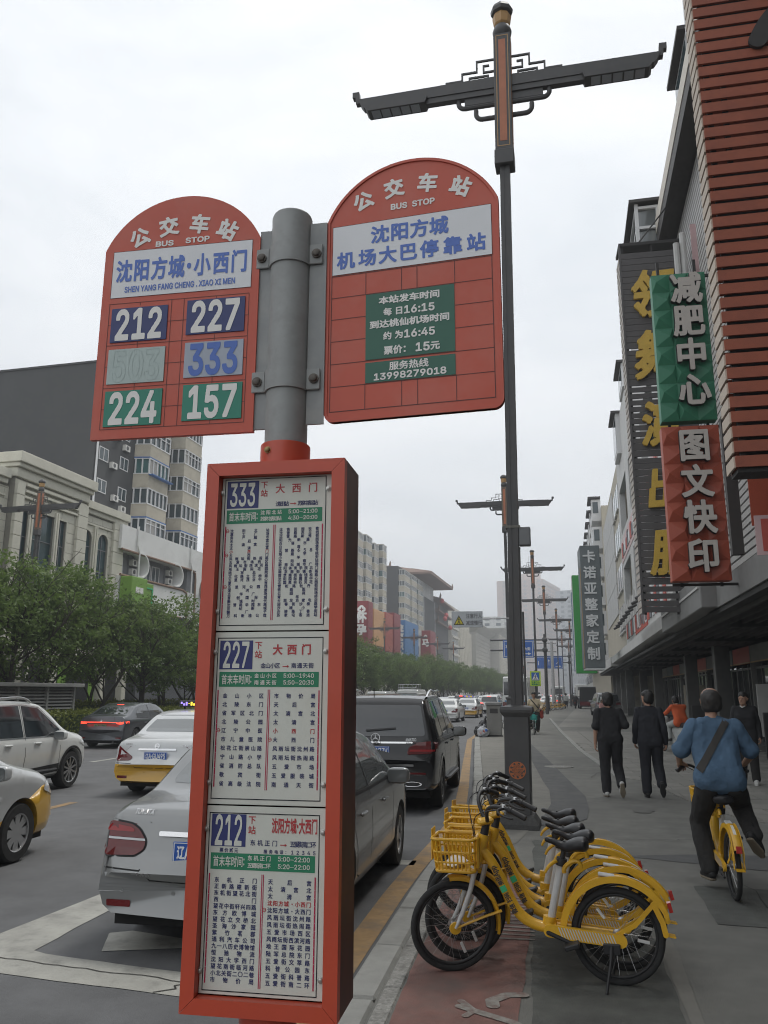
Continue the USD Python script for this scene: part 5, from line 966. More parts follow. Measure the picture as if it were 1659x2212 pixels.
# small copies for the queue ahead
fs = build_sedan('saloon_car', 'white saloon with dark side windows passing just ahead of the black offroad car', (-5.45, 53.2, ROADZ), -3, 'cars queuing up the road', 'car_white', plate='辽A·83K5N', lamp='slant', far=True, glass='car_glass_pale', mirror='car_trim')
ftx = build_sedan('taxi', 'white and yellow taxi in the queue, seen over the bonnet of the black offroad car', (-4.85, 63.2, ROADZ), -4, 'white and yellow taxis', 'taxi_silver', 'rear', '辽A·T5082', lamp='slant', roof_sign=True, far=True, glass='car_glass_pale')
fsv = build_suv('hatch_car', 'white high-backed car with its brake lamps glowing in the queue', (-3.75, 77.5, ROADZ), -4, 'cars queuing up the road', 'car_white', False, '辽A·6L20F', True, True)
part(fsv, 'brake_light', MB().box(-.15, .15, .30, .33, 1.50, 1.545), L['lamp_lit'])
fdk = build_suv('hatch_car', 'dark high-backed car in the queue with a red third brake lamp', (-7.9, 96, ROADZ), -4, 'cars queuing up the road', 'car_graphite', False, None, True, True)
part(fdk, 'brake_light', MB().box(-.2, .2, .30, .33, 1.48, 1.56), L['lamp_lit'])
frd = build_sedan('saloon_car', 'grey saloon deep in the queue beyond the taxi', (-8.6, 79, ROADZ), -4, 'cars queuing up the road', 'car_blue_grey', plate='辽A·9H31C', lamp='slant', far=True)
copy(fs, (-7.35, 66.5, ROADZ), -4, 'white saloon with a broad rear window beside the taxi in the queue')
for k, (d, src) in enumerate([(16, fdk), (27, fs), (38, fdk), (52, fsv), (66, fs), (80, frd), (96, fdk), (112, fs), (130, fsv), (150, fs)]):
    for lane, X in enumerate((-2.5, -5.6, -8.8, -11.9, -14.8)):
        y = 84 + d + lane * 3.1 + (k * 37 % 7)
        if (lane + k * 3) % 7 == 5: continue
        s_ = [fs, fdk, fsv, frd, fs][(lane + k * 2) % 5]
        copy(s_, (X + curve_x(y) + (1.0 if lane == 0 else 0), y, ROADZ), -5, {1: 'distant white car queued far up the road', 2: 'distant dark car queued far up the road', 3: 'distant grey car queued far up the road'}[1 if s_ in (fs, fsv) else 2 if s_ is fdk else 3], {1: 'distant white cars', 2: 'distant dark cars', 3: 'distant grey cars'}[1 if s_ in (fs, fsv) else 2 if s_ is fdk else 3], name='distant_car')
for x, y, s_, lb in ((-11.2, 47, fs, 'white saloon roof showing above the rail of the black offroad car'), (-13.6, 58, fsv, 'white high car beside the small truck, partly hidden by the black offroad car'), (-12.6, 74, frd, 'blue-grey saloon near the trees behind the small truck')):
    copy(s_, (x, y, ROADZ), -3, lb, 'cars queuing up the road')
# boxy vehicles
def build_box(name, label, loc, rz, Ln, W, H, paint, group=None, cat='van', nose=0.6, wins=4, rear_glass=True, stripe=None, cross_=False):
    t = thing(name, label, cat, loc, rz, group); r = .34 if H < 2.5 else .46
    top = [(0, H * .96), (.10, H * .99), (.5, H), (Ln - nose - .3, H), (Ln - nose * .6, H * .86), (Ln - nose * .25, H * .52), (Ln - .04, H * .45), (Ln, H * .30)]
    c = Car(Ln, W, top, [(0, H * .45), (Ln * .5, H * .46), (Ln - nose, H * .44), (Ln, H * .26)], [(0, .97), (.3, 1), (Ln - nose, 1), (Ln, .9)], bot=((0, .34), (1, .34)), tumble=.05, rake=0, kr=.05, kf=.10, edge=.03)
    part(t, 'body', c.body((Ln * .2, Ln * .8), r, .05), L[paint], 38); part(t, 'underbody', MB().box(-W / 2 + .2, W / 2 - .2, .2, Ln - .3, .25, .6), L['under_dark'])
    for y in (Ln * .2, Ln * .8):
        for sg in (-1, 1): rim_wheel(t, sg * (W / 2 - .13), y, r, sg, 'cover', .24)
    if rear_glass: part(t, 'rear_window', c.patch(rnd(sbox(-W * .42, H * .50, W * .42, H * .86), .06), 'rear', .006, .2), L['car_glass'])
    part(t, 'windscreen', c.patch(rnd(sbox(-W * .42, H * .50, W * .42, H * .86), .06), 'front', .006, .2), L['car_glass'])
    for sg in (-1, 1):
        for k in range(wins):
            a = .25 + k * (Ln - nose - .5) / wins; b = a + (Ln - nose - .5) / wins - .10
            part(t, 'side_window', c.patch(rnd(sbox(a, H * .50, b, H * .84), .05), sg, .006, .3), L['car_glass'])
        mirror_(t, sg * (W / 2), Ln - nose - .2, H * .55, sg, L['car_trim'], 1.2)
        part(t, 'tail_light', c.patch(rnd(sbox(*sorted((sg * W * .40, sg * W * .47)), H * .30, H * .30).buffer(.07), .02), 'rear', .01), L['lamp_red'])
    if stripe: 
        for sg in (-1, 1): part(t, 'side_panel', c.patch(sbox(.3, H * .16, Ln - nose, H * .44), sg, .004, .4), L[stripe])
        part(t, 'rear_panel', c.patch(sbox(-W * .40, H * .20, W * .40, H * .36), 'rear', .004, .3), L[stripe])
    if cross_:
        g = unary_union([affinity.rotate(sbox(-.05, -.20, .05, .20), a) for a in (0, 60, 120)]); part(t, 'blue_star', c.patch(affinity.translate(g, 0, H * .36), 'rear', .012), L['number_blue'])
    return t
mat('bus_blue', (0.05, 0.22, 0.42), 0.4)
build_box('city_bus', 'white city bus with blue lower panels behind the street lamp post', (-1.32, 77, ROADZ), -5, 10.5, 2.45, 3.35, 'car_white', None, 'bus', .5, 6, True, 'bus_blue')
build_box('city_bus', 'white bus far up the road beside the white sign mast', (5.0, 158, ROADZ), -5, 10.5, 2.45, 3.2, 'car_white', None, 'bus', .5, 6, True, None)
build_box('ambulance', 'white van with a blue star on its back doors in the kerb lane', (-2.0, 92, ROADZ), -4, 5.2, 1.95, 2.3, 'car_white', None, 'van', .9, 3, True, None, True)
tr = build_box('light_truck', 'small pale truck with a barred cab among cars near the trees', (-9.1, 62, ROADZ), -2, 4.8, 1.75, 2.1, 'car_white', None, 'truck', .9, 2, True)
rk = MB()
for s in (-1, 1):
    for y in (.15, .9, 1.7): rk.cyl((s * .70, y, 2.0), (s * .70, y, 2.45), .025, 6)
    rk.cyl((s * .70, .15, 2.45), (s * .70, 1.7, 2.45), .025, 6)
for z in (2.2, 2.45): rk.cyl((-.70, .15, z), (.70, .15, z), .025, 6)
for x in (-.35, 0, .35): rk.cyl((x, .15, 2.0), (x, .15, 2.45), .02, 6)
part(tr, 'load_rack', rk, L['alloy'])
build_box('minivan', 'white minivan between the small truck and the bus stop board', (-12.2, 66, ROADZ), -2, 4.6, 1.75, 1.95, 'car_white', None, 'van', .9, 3, True)
bv = build_suv('parked_offroader', 'silver offroad car with a covered spare wheel parked on the forecourt before the dark shops', (6.0, 66, 0), 2, None, 'car_silver', True, None, False, True)
part(bv, 'spare_wheel', MB().lathe([(0, -.14), (.28, -.14), (.36, -.10), (.38, 0), (.36, .06), (0, .08)], 28, mv(.12, .02, 1.02) @ rot('x', 90)), L['car_trim'], 40)
build_box('delivery_truck', 'black boxy truck parked on the forecourt beyond the silver offroad car', (6.6, 98, 0), 0, 5.2, 2.0, 2.5, 'car_trim', None, 'truck', 1.1, 1, False)
build_box('delivery_truck', 'white boxy truck far along the pavement under the tall grey shop sign', (8.4, 140, 0), 0, 5.2, 2.0, 3.2, 'car_white', None, 'truck', 1.1, 1, False)
# ------------------------------------------------------------------ across the road: planting, trees
def leafmat(name, c, c2, trans=0.35):
    L[name] = usdkit.material(stage, f'/World/Looks/{name}', {
        'g': ('geometry', {}), 'oi': ('object_info', {}), 'rr': ('rgb_ramp', {'ramp': [(0, tuple(np.array(c) * .62)), (.5, c), (1, c2)]}),
        'n': ('noise_texture', {'scale': 0.9, 'detail': 3.0}), 'm': ('mix', {'mix_type': 'mix', 'fac': .5}), 'nr': ('rgb_ramp', {'ramp': [(.3, tuple(np.array(c) * .55)), (.7, c2)]}),
        'd': ('principled_bsdf', {'roughness': .55, 'specular_ior_level': .35}), 't': ('translucent_bsdf', {}), 'mx': ('mix_closure', {'fac': trans})},
        [('g.random_per_island', 'rr.fac'), ('g.position', 'n.vector'), ('n.fac', 'nr.fac'), ('rr.color', 'm.color1'), ('nr.color', 'm.color2'), ('m.color', 'd.base_color'), ('m.color', 't.color'), ('d.BSDF', 'mx.closure1'), ('t.BSDF', 'mx.closure2')], surface='mx.closure')
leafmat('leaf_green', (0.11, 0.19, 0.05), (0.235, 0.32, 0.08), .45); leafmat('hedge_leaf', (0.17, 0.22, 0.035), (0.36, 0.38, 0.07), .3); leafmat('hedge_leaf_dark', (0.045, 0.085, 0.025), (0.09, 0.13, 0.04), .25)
mat('bark', (0.045, 0.038, 0.030), .9, var=.3, scale=12); mat('soil', (0.05, 0.042, 0.033), .95, var=.3)
def leaves(C, size, r_, flatten=0.35):
    """leaf-shaped faces (two triangles each) at points C"""
    n = len(C); nrm = r_.normal(0, 1, (n, 3)); nrm[:, 2] = np.abs(nrm[:, 2]) + flatten; nrm /= np.linalg.norm(nrm, axis=1, keepdims=True)
    a = np.cross(nrm, r_.normal(0, 1, (n, 3))); a /= np.linalg.norm(a, axis=1, keepdims=True); b = np.cross(nrm, a); s = size * r_.uniform(.65, 1.3, (n, 1))
    V = np.stack([C - a * s * .5, C + b * s * .27 - nrm * s * .06, C + a * s * .5, C - b * s * .27 - nrm * s * .06], 1).reshape(-1, 3); i = np.arange(n)[:, None] * 4
    return V, np.vstack([i + [0, 1, 2], i + [0, 2, 3]])
def make_tree(name, label, loc, rz, group, seed, H=7.6, R=2.7, nl=7800):
    r_ = np.random.default_rng(seed); t = thing(name, label, 'tree', loc, rz, group, scale=(1, 1, 1)); tk = MB(); tips = []
    base = 1.2 + r_.uniform(0, .5)
    def branch(p, d, ln, rad, lev):
        pts = [p]; dd = d.copy()
        for k in range(5):
            dd = dd + r_.normal(0, .10, 3) + np.array([0, 0, .06]); dd /= np.linalg.norm(dd); pts.append(pts[-1] + dd * ln / 5)
        tk.tube(bez(pts, 7), np.linspace(rad, rad * .55, 7), 7 if lev < 2 else 5, False)
        if lev >= 2: tips.append(pts[-1]); tips.append(pts[3])
        if lev < 3:
            for _ in range(3 if lev else 5):
                k = r_.integers(2, 6); q = pts[k]; ang = r_.uniform(0, 2 * PI); dn = dd * .55 + np.array([math.cos(ang), math.sin(ang), r_.uniform(.0, .6)]) * .75; dn /= np.linalg.norm(dn); branch(q, dn, ln * r_.uniform(.55, .75), rad * .5, lev + 1)
    for k in range(int(r_.integers(2, 4))):
        a = r_.uniform(0, 2 * PI); branch(np.array([.12 * math.cos(a), .12 * math.sin(a), -.1]), np.array([.22 * math.cos(a), .22 * math.sin(a), 1.0]), H * .48, .085, 0)
    tips = np.array(tips); cz = H * .60
    part(t, 'trunk', tk, L['bark'], 40)
    cl = []
    for _ in range(115):
        v = r_.normal(0, 1, 3); v /= np.linalg.norm(v); rr = r_.uniform(.45, 1.0) ** .5; q = np.array([v[0] * R * rr, v[1] * R * rr, cz + v[2] * H * .36 * rr])
        if q[2] < base + .5: q[2] = base + .5 + r_.uniform(0, .5)
        if r_.random() < .45 and len(tips): q = .45 * q + .55 * tips[r_.integers(len(tips))]
        cl.append((q, r_.uniform(.28, .62)))
    C = np.vstack([q + r_.normal(0, 1, (nl // len(cl), 3)) * np.array([s, s, s * .62]) * .62 for q, s in cl])
    part(t, 'crown', leaves(C, .185, r_), L['leaf_green']); return t
TG = 'green trees lining the planted strip across the road'
protos = []
spots = []
y = 24.0; k = 0
r_t = np.random.default_rng(11)
while y < 230:
    spots.append((-18.9 + curve_x(y) + r_t.uniform(-.5, .5), y)); y += (3.3 if y < 50 else 4.6) + r_t.uniform(-.5, .7); k += 1
near_lb = ['leafy tree behind the louvred cabinet, its crown reaching the picture edge', 'leafy tree whose top overlaps the far lamp post before the stone hall', 'leafy tree standing before the big central window of the stone hall', 'bushy tree with bare forked stems behind the dark fastback car',
           'leafy tree before the twin arched windows of the stone hall', 'leafy tree half covering the bright green shop sign', 'tall leafy tree before the white shop block with round hoods', 'leafy tree beside the edge of the timetable cabinet before the white block']
for i, (x, y) in enumerate(spots):
    lb = near_lb[i] if i < len(near_lb) else 'one of the similar green trees in the long row across the road'
    if i < 3: protos.append(make_tree('street_tree', lb, (x, y, .02), i * 77, TG, 31 + i, 6.9 + .3 * i, 2.4 + .15 * i)); continue
    s = r_t.uniform(.88, 1.08); copy(protos[i % 3], (x, y, .02), r_t.uniform(0, 360), lb, TG, scale=(s * r_t.uniform(.95, 1.1), s, s * r_t.uniform(.92, 1.05)))
setting('planting_bed', strip(lambda y: MED - 3.4 + curve_x(y), lambda y: MED + curve_x(y), ys_all, 0.02), L['soil'])
mk_ = UsdGeom.Xform.Define(stage, '/World/median_kerb').GetPrim(); say(mk_, kind='structure')
y = 18.0
while y < 120:
    X = MED + curve_x(y); part(mk_, 'kerb_stone', MB().cbox(X - .14, X, y + .01, y + 1.98, -.14, .06, .02), L['kerb_concrete']); y += 2.0
def hedge(name, label, x0, x1, y0, y1, z0, z1, n, m, seed):
    r_ = np.random.default_rng(seed); u = r_.random((n, 3)); face = r_.random(n)
    Y = y0 + (y1 - y0) * u[:, 0] ** 1.5; X = x0 + (x1 - x0) * u[:, 1]; Z = z0 + (z1 - z0) * u[:, 2]
    top = face < .42; Z[top] = z1 + r_.normal(0, .06, top.sum()); fr = (face >= .42) & (face < .85); X[fr] = x1 + r_.normal(0, .07, fr.sum())
    X = X + np.array([curve_x(v) for v in Y]); h = solo(name, MB().add(*leaves(np.column_stack([X, Y, Z]), .12, r_, .2)), L[m], label, 'hedge', None)
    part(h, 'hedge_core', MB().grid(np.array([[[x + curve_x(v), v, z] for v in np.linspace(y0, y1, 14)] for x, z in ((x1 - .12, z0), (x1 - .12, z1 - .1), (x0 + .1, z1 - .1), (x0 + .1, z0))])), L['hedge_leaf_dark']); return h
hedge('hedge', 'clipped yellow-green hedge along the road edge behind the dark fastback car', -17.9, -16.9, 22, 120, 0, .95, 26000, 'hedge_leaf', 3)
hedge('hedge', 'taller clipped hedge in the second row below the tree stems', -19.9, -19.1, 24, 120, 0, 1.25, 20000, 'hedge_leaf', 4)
# louvred cabinet beside the hedge
lc = thing('louvred_cabinet', 'grey louvred utility cabinet with a flat overhanging roof beside the hedge', 'utility cabinet', (-18.4, 29.2, 0.02), 86)
mat('cabinet_grey', (0.30, 0.30, 0.285), .6, var=.06)
part(lc, 'cabinet_roof', MB().cbox(-4.2, 1.2, -.95, .95, 1.86, 2.0, .02), L['cabinet_grey']); part(lc, 'cabinet_core', MB().box(-3.9, .88, -.60, .65, 0, 1.86), L['car_trim'])
for x in (-3.95, -2.4, -.75, .90): part(lc, 'cabinet_post', MB().box(x - .05, x + .05, -.72, -.60, 0, 1.86), L['cabinet_grey'])
for a, b in ((-3.9, -2.45), (-2.35, -.80), (-.70, .85)):
    for z in np.arange(.12, 1.80, .12): part(lc, 'louvre_slat', MB().box(a, b, -.05, .05, -.008, .008, rot('x', 38)[:3, :3], (0, -.66, z)), L['cabinet_grey'])

# ------------------------------------------------------------------ across the road: buildings
mat('hall_stone', (0.50, 0.485, 0.405), .85, var=.07, scale=1.5, bump=.2, bscale=30, dirt=(.42, .405, .335), dscale=.8, dfac=.5); mat('hall_stone_two', (0.53, 0.515, 0.435), .85, var=.07, scale=1.5, bump=.2, bscale=30, dirt=(.44, .425, .355), dscale=.8, dfac=.5)
mat('stone_joint', (0.20, 0.19, 0.16), .9); mat('tower_grey', (0.050, 0.051, 0.052), .9, var=.06, scale=.5, dirt=(.060, .061, .061), dscale=.25, dfac=.5)
mat('balcony_cream', (0.40, 0.365, 0.295), .85, var=.06, scale=.8, dirt=(.27, .245, .195), dscale=1.2, dfac=.5); mat('shop_white', (0.66, 0.66, 0.64), .8, var=.03, scale=.6, dirt=(.47, .465, .44), dscale=.7, dfac=.4)
mat('recess_grey', (0.16, 0.165, 0.175), .8, var=.05); mat('brown_trim', (0.20, 0.125, 0.085), .7, var=.1); plain('window_white', (.60, .60, .60), .5); plain('window_glass', (.03, .045, .05), .06, spec=.8); plain('window_green', (.025, .085, .085), .06, spec=.8); plain('hall_glass', (.02, .05, .058), .07, spec=.7)
plain('shop_green', (.15, .29, .035), .5); plain('shop_dark', (.012, .013, .013), .4); plain('awning_blue', (.035, .11, .30), .5); plain('ac_white', (.55, .54, .51), .5); plain('curtain', (.30, .29, .27), .8)
def wallbox(t, name, x0, x1, y0, y1, z0, z1, m): return part(t, name, MB().box(x0, x1, y0, y1, z0, z1), L[m])
def glazed(t, x0, x1, z0, z1, y, cols=2, rows=1, fr=.06, glass='window_glass', frm='window_white', name='window', blind=0.0, d=.05):
    w = joint(t, name); f = MB(); f.box(x0, x1, y - d, y, z0, z0 + fr); f.box(x0, x1, y - d, y, z1 - fr, z1)
    for k in range(cols + 1): x = x0 + (x1 - x0 - fr) * k / cols; f.box(x, x + fr, y - d + .002, y - .002, z0 + fr, z1 - fr)
    for k in range(1, rows): z = z0 + (z1 - z0) * k / rows; f.box(x0 + fr, x1 - fr, y - d + .004, y - .004, z - fr / 2, z + fr / 2)
    part(w, 'window_frame', f, L[frm]); part(w, 'pane', MB().box(x0 + .01, x1 - .01, y - .02, y - .012, z0 + .01, z1 - .01), L[glass])
    if blind: part(w, 'blind', MB().box(x0 + .05, x0 + (x1 - x0) * blind, y - .028, y - .021, z0 + .05, z1 - .05), L['curtain'])
    return w
def ac_unit(t, x, y, z, s=1.0):
    a = joint(t, 'air_conditioner', (x, y, z)); part(a, 'ac_case', MB().cbox(-.40 * s, .40 * s, -.32, 0, 0, .56 * s, .015), L['ac_white'])
    part(a, 'ac_fan', MB().lathe([(.20 * s, 0), (.20 * s, .012), (.05, .02), (0, .02)], 18, mv(-.08 * s, -.32, .28 * s) @ rot('x', 90)), L['alloy_dark']); part(a, 'ac_bracket', MB().box(-.38 * s, .38 * s, -.30, 0, -.05, 0), L['alloy_dark'])
hall = thing('stone_hall', 'pale stone hall with heavy cornices, tall windows and two arched windows', 'building', (-28, 39.7, 0), 86)
wins = [sbox(.72, 4.4, 1.45, 11.85), sbox(1.72, 4.4, 3.72, 11.9), sbox(4.12, 4.4, 4.88, 11.85)]
arch = lambda a, b, z0, zs: sbox(a, z0, b, zs).union(Point((a + b) / 2, zs).buffer((b - a) / 2, 24))
wins2 = [arch(6.95, 8.10, 5.0, 11.35), arch(8.80, 9.98, 5.0, 11.35)]
winsL = [arch(-3.2, -2.0, 5.0, 11.3), arch(-5.2, -4.0, 5.0, 11.3)]
openings = unary_union(wins + wins2 + winsL)
def clad(t, region, y, pw, ph, seed, mats=('hall_stone', 'hall_stone_two'), depth=.03, name='stone_panel', gap=.012):
    r_ = np.random.default_rng(seed); a, b, c, d = region.bounds; n = 0
    for i in range(int(math.ceil((d - b) / ph))):
        for j in range(int(math.ceil((c - a) / pw)) + 1):
            x = a + j * pw - (pw / 2 if i % 2 else 0); q = sbox(x + gap, b + i * ph + gap, x + pw - gap, b + (i + 1) * ph - gap).intersection(region)
            for g in geoms(q):
                if g.area > .02: part(t, name, MB().poly(g, depth, stand(0, y, 0)), L[mats[r_.integers(len(mats))]]); n += 1
main = sbox(.0, 3.8, 6.75, 13.4).difference(openings.buffer(.10)); rightb = sbox(6.78, 3.8, 11.6, 12.9).difference(openings.buffer(.10)); leftb = sbox(-9, 3.8, -.05, 12.9).difference(openings.buffer(.10))
def wall_with_holes(t, name, outline, y, d, m): part(t, name, MB().poly(outline, d, stand(0, y + d, 0)), L[m])
wall_with_holes(hall, 'wall', sbox(0, 0, 6.75, 13.5).difference(unary_union(wins)), 0, .5, 'stone_joint'); wall_with_holes(hall, 'wall', sbox(6.76, 0, 11.6, 13.0).difference(unary_union(wins2)), .35, .5, 'stone_joint'); wall_with_holes(hall, 'wall', sbox(-48, 0, -.01, 13.0).difference(unary_union(winsL)), .35, .5, 'stone_joint')
clad(hall, main, 0, 1.25, .62, 1); clad(hall, rightb, .35, 1.2, .62, 2); clad(hall, leftb.intersection(sbox(-4, 6, 0, 14)), .35, 1.2, .62, 3)
part(hall, 'rear_block', MB().box(-48, 11.6, .86, 14, 0, 13.4), L['hall_stone'])
for a, b, y in ((0.0, .66, 0), (5.75, 6.75, 0), (10.35, 11.6, .35)):       # piers of stacked blocks
    z = 4.0
    while z < 12.6: part(hall, 'pier_block', MB().cbox(a, b, y - .22, y - .031, z + .01, z + .76, .015), L['hall_stone_two']); z += .775
for x in (1.52, 3.88):
    for dx in (-.14, .08): part(hall, 'half_column', MB().box(x + dx - .07, x + dx + .07, -.16, -.031, 4.0, 12.2), L['hall_stone_two'])
for x in (8.45,): 
    for dx in (-.16, .06): part(hall, 'half_column', MB().box(x + dx - .06, x + dx + .06, .20, .319, 4.0, 12.3), L['hall_stone_two'])
for k, (z0, z1, p) in enumerate(((14.30, 14.90, .55), (14.05, 14.30, .38), (13.5, 14.05, .18), (13.1, 13.25, .30), (12.75, 12.9, .25), (12.42, 12.55, .20))):
    if k < 3: part(hall, 'cornice', MB().cbox(-p * .6, 6.75 + p * .6, -p, 2.5, z0, z1 - .003, .03), L['hall_stone_two'])
    else: part(hall, 'string_course', MB().cbox(.7, 5.72, -p, -.031, z0, z1, .02), L['hall_stone_two'])
for a, b in ((6.95, 12.0), (-48, -.35)):
    for z0, z1, p in ((13.30, 13.80, .38), (13.0, 13.30, .20), (12.30, 12.42, .12)): part(hall, 'cornice', MB().cbox(a, b, .35 - p, .35 if p < .15 else 2.0, z0, z1 - .003, .02), L['hall_stone_two'])
for w in wins + wins2 + winsL:
    wj = joint(hall, 'window'); part(wj, 'pane', MB().poly(w, .02, stand(0, .16 if w in wins else .50, 0)), L['hall_glass']); a, b, c, d = w.bounds; fr = [sbox((a + c) / 2 - .025, b, (a + c) / 2 + .025, d)] + [sbox(a, z - .025, c, z + .025) for z in np.arange(b + 1.4, d - .2, 1.5)]
    part(wj, 'window_frame', MB().poly(unary_union(fr).intersection(w), .04, stand(0, .135 if w in wins else .475, 0)), L['recess_grey']); part(wj, 'surround', MB().poly(w.buffer(.09).difference(w), .06, stand(0, -.0 if w in wins else .35, 0)), L['hall_stone_two'])
for k, x in enumerate(np.arange(-8.5, 11.6, 2.5)):                          # dark shop floor with pillars
    part(hall, 'ground_pillar', MB().cbox(x, x + .5, -.55, -.05, 0, 3.75, .03), L['hall_stone']); part(hall, 'shop_front', MB().box(x + .55, x + 2.45, -.12, -.06, .2, 3.4), L['shop_dark'])
part(hall, 'shop_sign', MB().cbox(4.6, 8.3, -.60, -.50, 0.9, 3.2, .03), L['shop_green']); part(hall, 'shop_sign', MB().cbox(5.3, 7.6, -.62, -.601, .3, 2.9, .01), L['shop_dark'])

shopb = thing('white_shop_block', 'white shop block with brown framed window bands and round white hoods', 'building', (-27.2, 50, 0), 86)
XE = 26.0
part(shopb, 'wall', MB().box(.62, XE, .0, 12, 11.33, 13.0), L['shop_white']); part(shopb, 'wall', MB().box(.62, XE, .9, 12, 0, 11.33), L['recess_grey']); part(shopb, 'wall', MB().box(.62, XE, .0, .9, 7.4, 9.45), L['shop_white']); part(shopb, 'wall', MB().box(10.45, 11.7, .1, .9, 3.5, 11.33), L['recess_grey']); part(shopb, 'wall', MB().box(11.72, 15.5, .0, .9, 3.5, 11.33), L['shop_white'])
part(shopb, 'wall', MB().box(.62, XE, .0, .9, 3.4, 4.2), L['shop_white'])
for pts in ([(.7, 11.28), (10.9, 11.28), (11.55, 11.1), (11.68, 10.6), (11.68, 5)], [(.7, 9.52), (9.6, 9.52), (10.25, 9.35), (10.40, 8.8), (10.40, 7.2)], [(.7, 7.35), (9.5, 7.35)]):
    part(shopb, 'brown_trim', MB().tube([(x, -.02, z) for x, z in pts], .085, 8), L['brown_trim'])
for x in (1.2, 5.0, 6.3, 9.75): glazed(shopb, x, x + 1.15, 9.65, 10.95, .9, 2, 1, .07)
for x in (2.9, 8.1):
    hood = joint(shopb, 'round_hood'); sh = sbox(x, 9.62, x + .45, 11.38).union(affinity.scale(Point(x + .45, 10.5).buffer(1, 32), .92, .88).intersection(sbox(x + .45, 9, x + 2, 12)))
    part(hood, 'hood_shell', MB().poly(sh.buffer(.0).difference(sh.buffer(-.09)).difference(sbox(x - .1, 9.75, x + .12, 11.25)), 1.0, stand(0, .88, 0)), L['shop_white'], 40); part(hood, 'hood_back', MB().poly(sh.buffer(-.09), .04, stand(0, .89, 0)), L['recess_grey'])
    for z in (9.85, 10.5): ac_unit(shopb, x + .55, .86, z, .8)
for x in (2.6, 10.6): part(shopb, 'downpipe', MB().tube([(x, -.08, 13.2), (x, -.08, 11.8), (x + .3, -.08, 11.3), (x + .3, -.08, 7)], .06, 8), L['shop_white'])
part(shopb, 'round_window', MB().torus(.95, .16, 36, 10, mv(13.6, -.05, 9.9) @ rot('x', 90)), L['brown_trim'], True); part(shopb, 'round_pane', MB().lathe([(0, 0), (.85, 0), (.85, .03)], 32, mv(13.6, .02, 9.9) @ rot('x', 90)), L['window_glass'])
sg_ = thing('green_shop_sign', 'bright green shop sign box with white lettering on the white block', 'sign', (-27.2, 50, 0), 86)
part(sg_, 'sign_box', MB().cbox(.72, 2.75, -.95, -.05, 7.3, 9.4, .04), L['shop_green']); part(sg_, 'sign_box', MB().cbox(2.76, 4.05, -.7, -.05, 6.4, 9.2, .04), L['shop_green']); part(sg_, 'sign_frame', MB().poly(sbox(2.95, 6.7, 3.9, 8.9).difference(sbox(3.05, 6.8, 3.8, 8.8)), .05, stand(0, -.701, 0)), L['sticker_green'])
part(sg_, 'lettering', MB().poly(affinity.translate(text_shape('鲜果', .42, 1.0, bold=2), 1.75, 8.3), .03, stand(0, -.951, 0)), L['ink_white'])

def balcony(t, u0, u1, zt, proj, seed, hp=1.15, hw=1.42, blue=False, wall='balcony_cream'):
    """one enclosed balcony: parapet, white frames, glass on front and both ends"""
    r_ = np.random.default_rng(seed); b = joint(t, 'balcony'); c = .55; o = [(u0, 0), (u0, -proj + c * .0), (u0 + .02, -proj), (u1 - .02, -proj), (u1, 0)]
    o = [(u0, 0), (u0 + .25, -proj), (u1 - .25, -proj), (u1, 0)]
    part(b, 'parapet', MB().poly(Polygon(o), hp, mv(0, 0, zt - hp)), L[wall])
    inner = Polygon(o).buffer(-.10).union(Polygon([(u0 + .12, 0), (u0 + .3, -.3), (u1 - .3, -.3), (u1 - .12, 0)]))
    part(b, 'pane', MB().poly(inner, hw, mv(0, 0, zt)), L['window_green' if r_.random() < .25 else 'window_glass'])
    f = MB(); n = 4 + int(r_.integers(0, 2)); y = -proj - .04
    for z in (zt, zt + hw - .09): f.box(u0 + .22, u1 - .22, y, y + .12, z, z + .09)
    if r_.random() < .7: f.box(u0 + .22, u1 - .22, y + .002, y + .10, zt + hw * .66, zt + hw * .66 + .05)
    for k in range(n + 1): x = u0 + .22 + (u1 - u0 - .50) * k / n; f.box(x, x + .07, y + .004, y + .11, zt, zt + hw)
    for s, (xa, xb) in ((0, (u0, u0 + .25)), (1, (u1, u1 - .25))):
        for q in (0.12, .55): p = (xa + (xb - xa) * q, -proj * q); f.box(p[0] - .05, p[0] + .05, p[1] - .05, p[1] + .05, zt, zt + hw)
        f.tube([(xa, 0, zt + .04), (xb, -proj, zt + .04)], .05, 4); f.tube([(xa, 0, zt + hw - .05), (xb, -proj, zt + hw - .05)], .05, 4)
    part(b, 'window_frame', f, L['window_white'])
    if r_.random() < .5: part(b, 'curtain', MB().box(u0 + .4, u0 + .4 + (u1 - u0) * r_.uniform(.2, .5), -proj + .08, -proj + .085, zt + .1, zt + hw - .1) if False else MB().box(u0 + .4, u0 + .4 + (u1 - u0 - .8) * r_.uniform(.25, .6), -proj + .04, -proj + .098, zt + .1, zt + hw - .15), L['curtain'])
    part(b, 'slab', MB().poly(Polygon(o).buffer(.05), .10, mv(0, 0, zt + hw)), L['awning_blue' if blue else wall])
    if blue: part(b, 'flower_rack', MB().box(u0 + .15, u1 - .1, -proj - .45, -proj - .02, zt - .12, zt - .04), L['awning_blue'])
tower = thing('grey_tower', 'dark grey apartment tower with a blank gable and cream balconies above the stone hall', 'building', (-33, 58, 0), 86)
part(tower, 'wall', MB().box(-1.65, 16.3, 0, 26, 0, 27.75), L['tower_grey'])
part(tower, 'parapet_cap', MB().box(-1.75, 16.4, -.08, 26.1, 27.751, 27.9), L['tower_grey'])
for u in (-1.45, 15.9): part(tower, 'downpipe', MB().cyl((u, -.12, 6), (u, -.12, 27.6), .085, 8), L['window_white'])
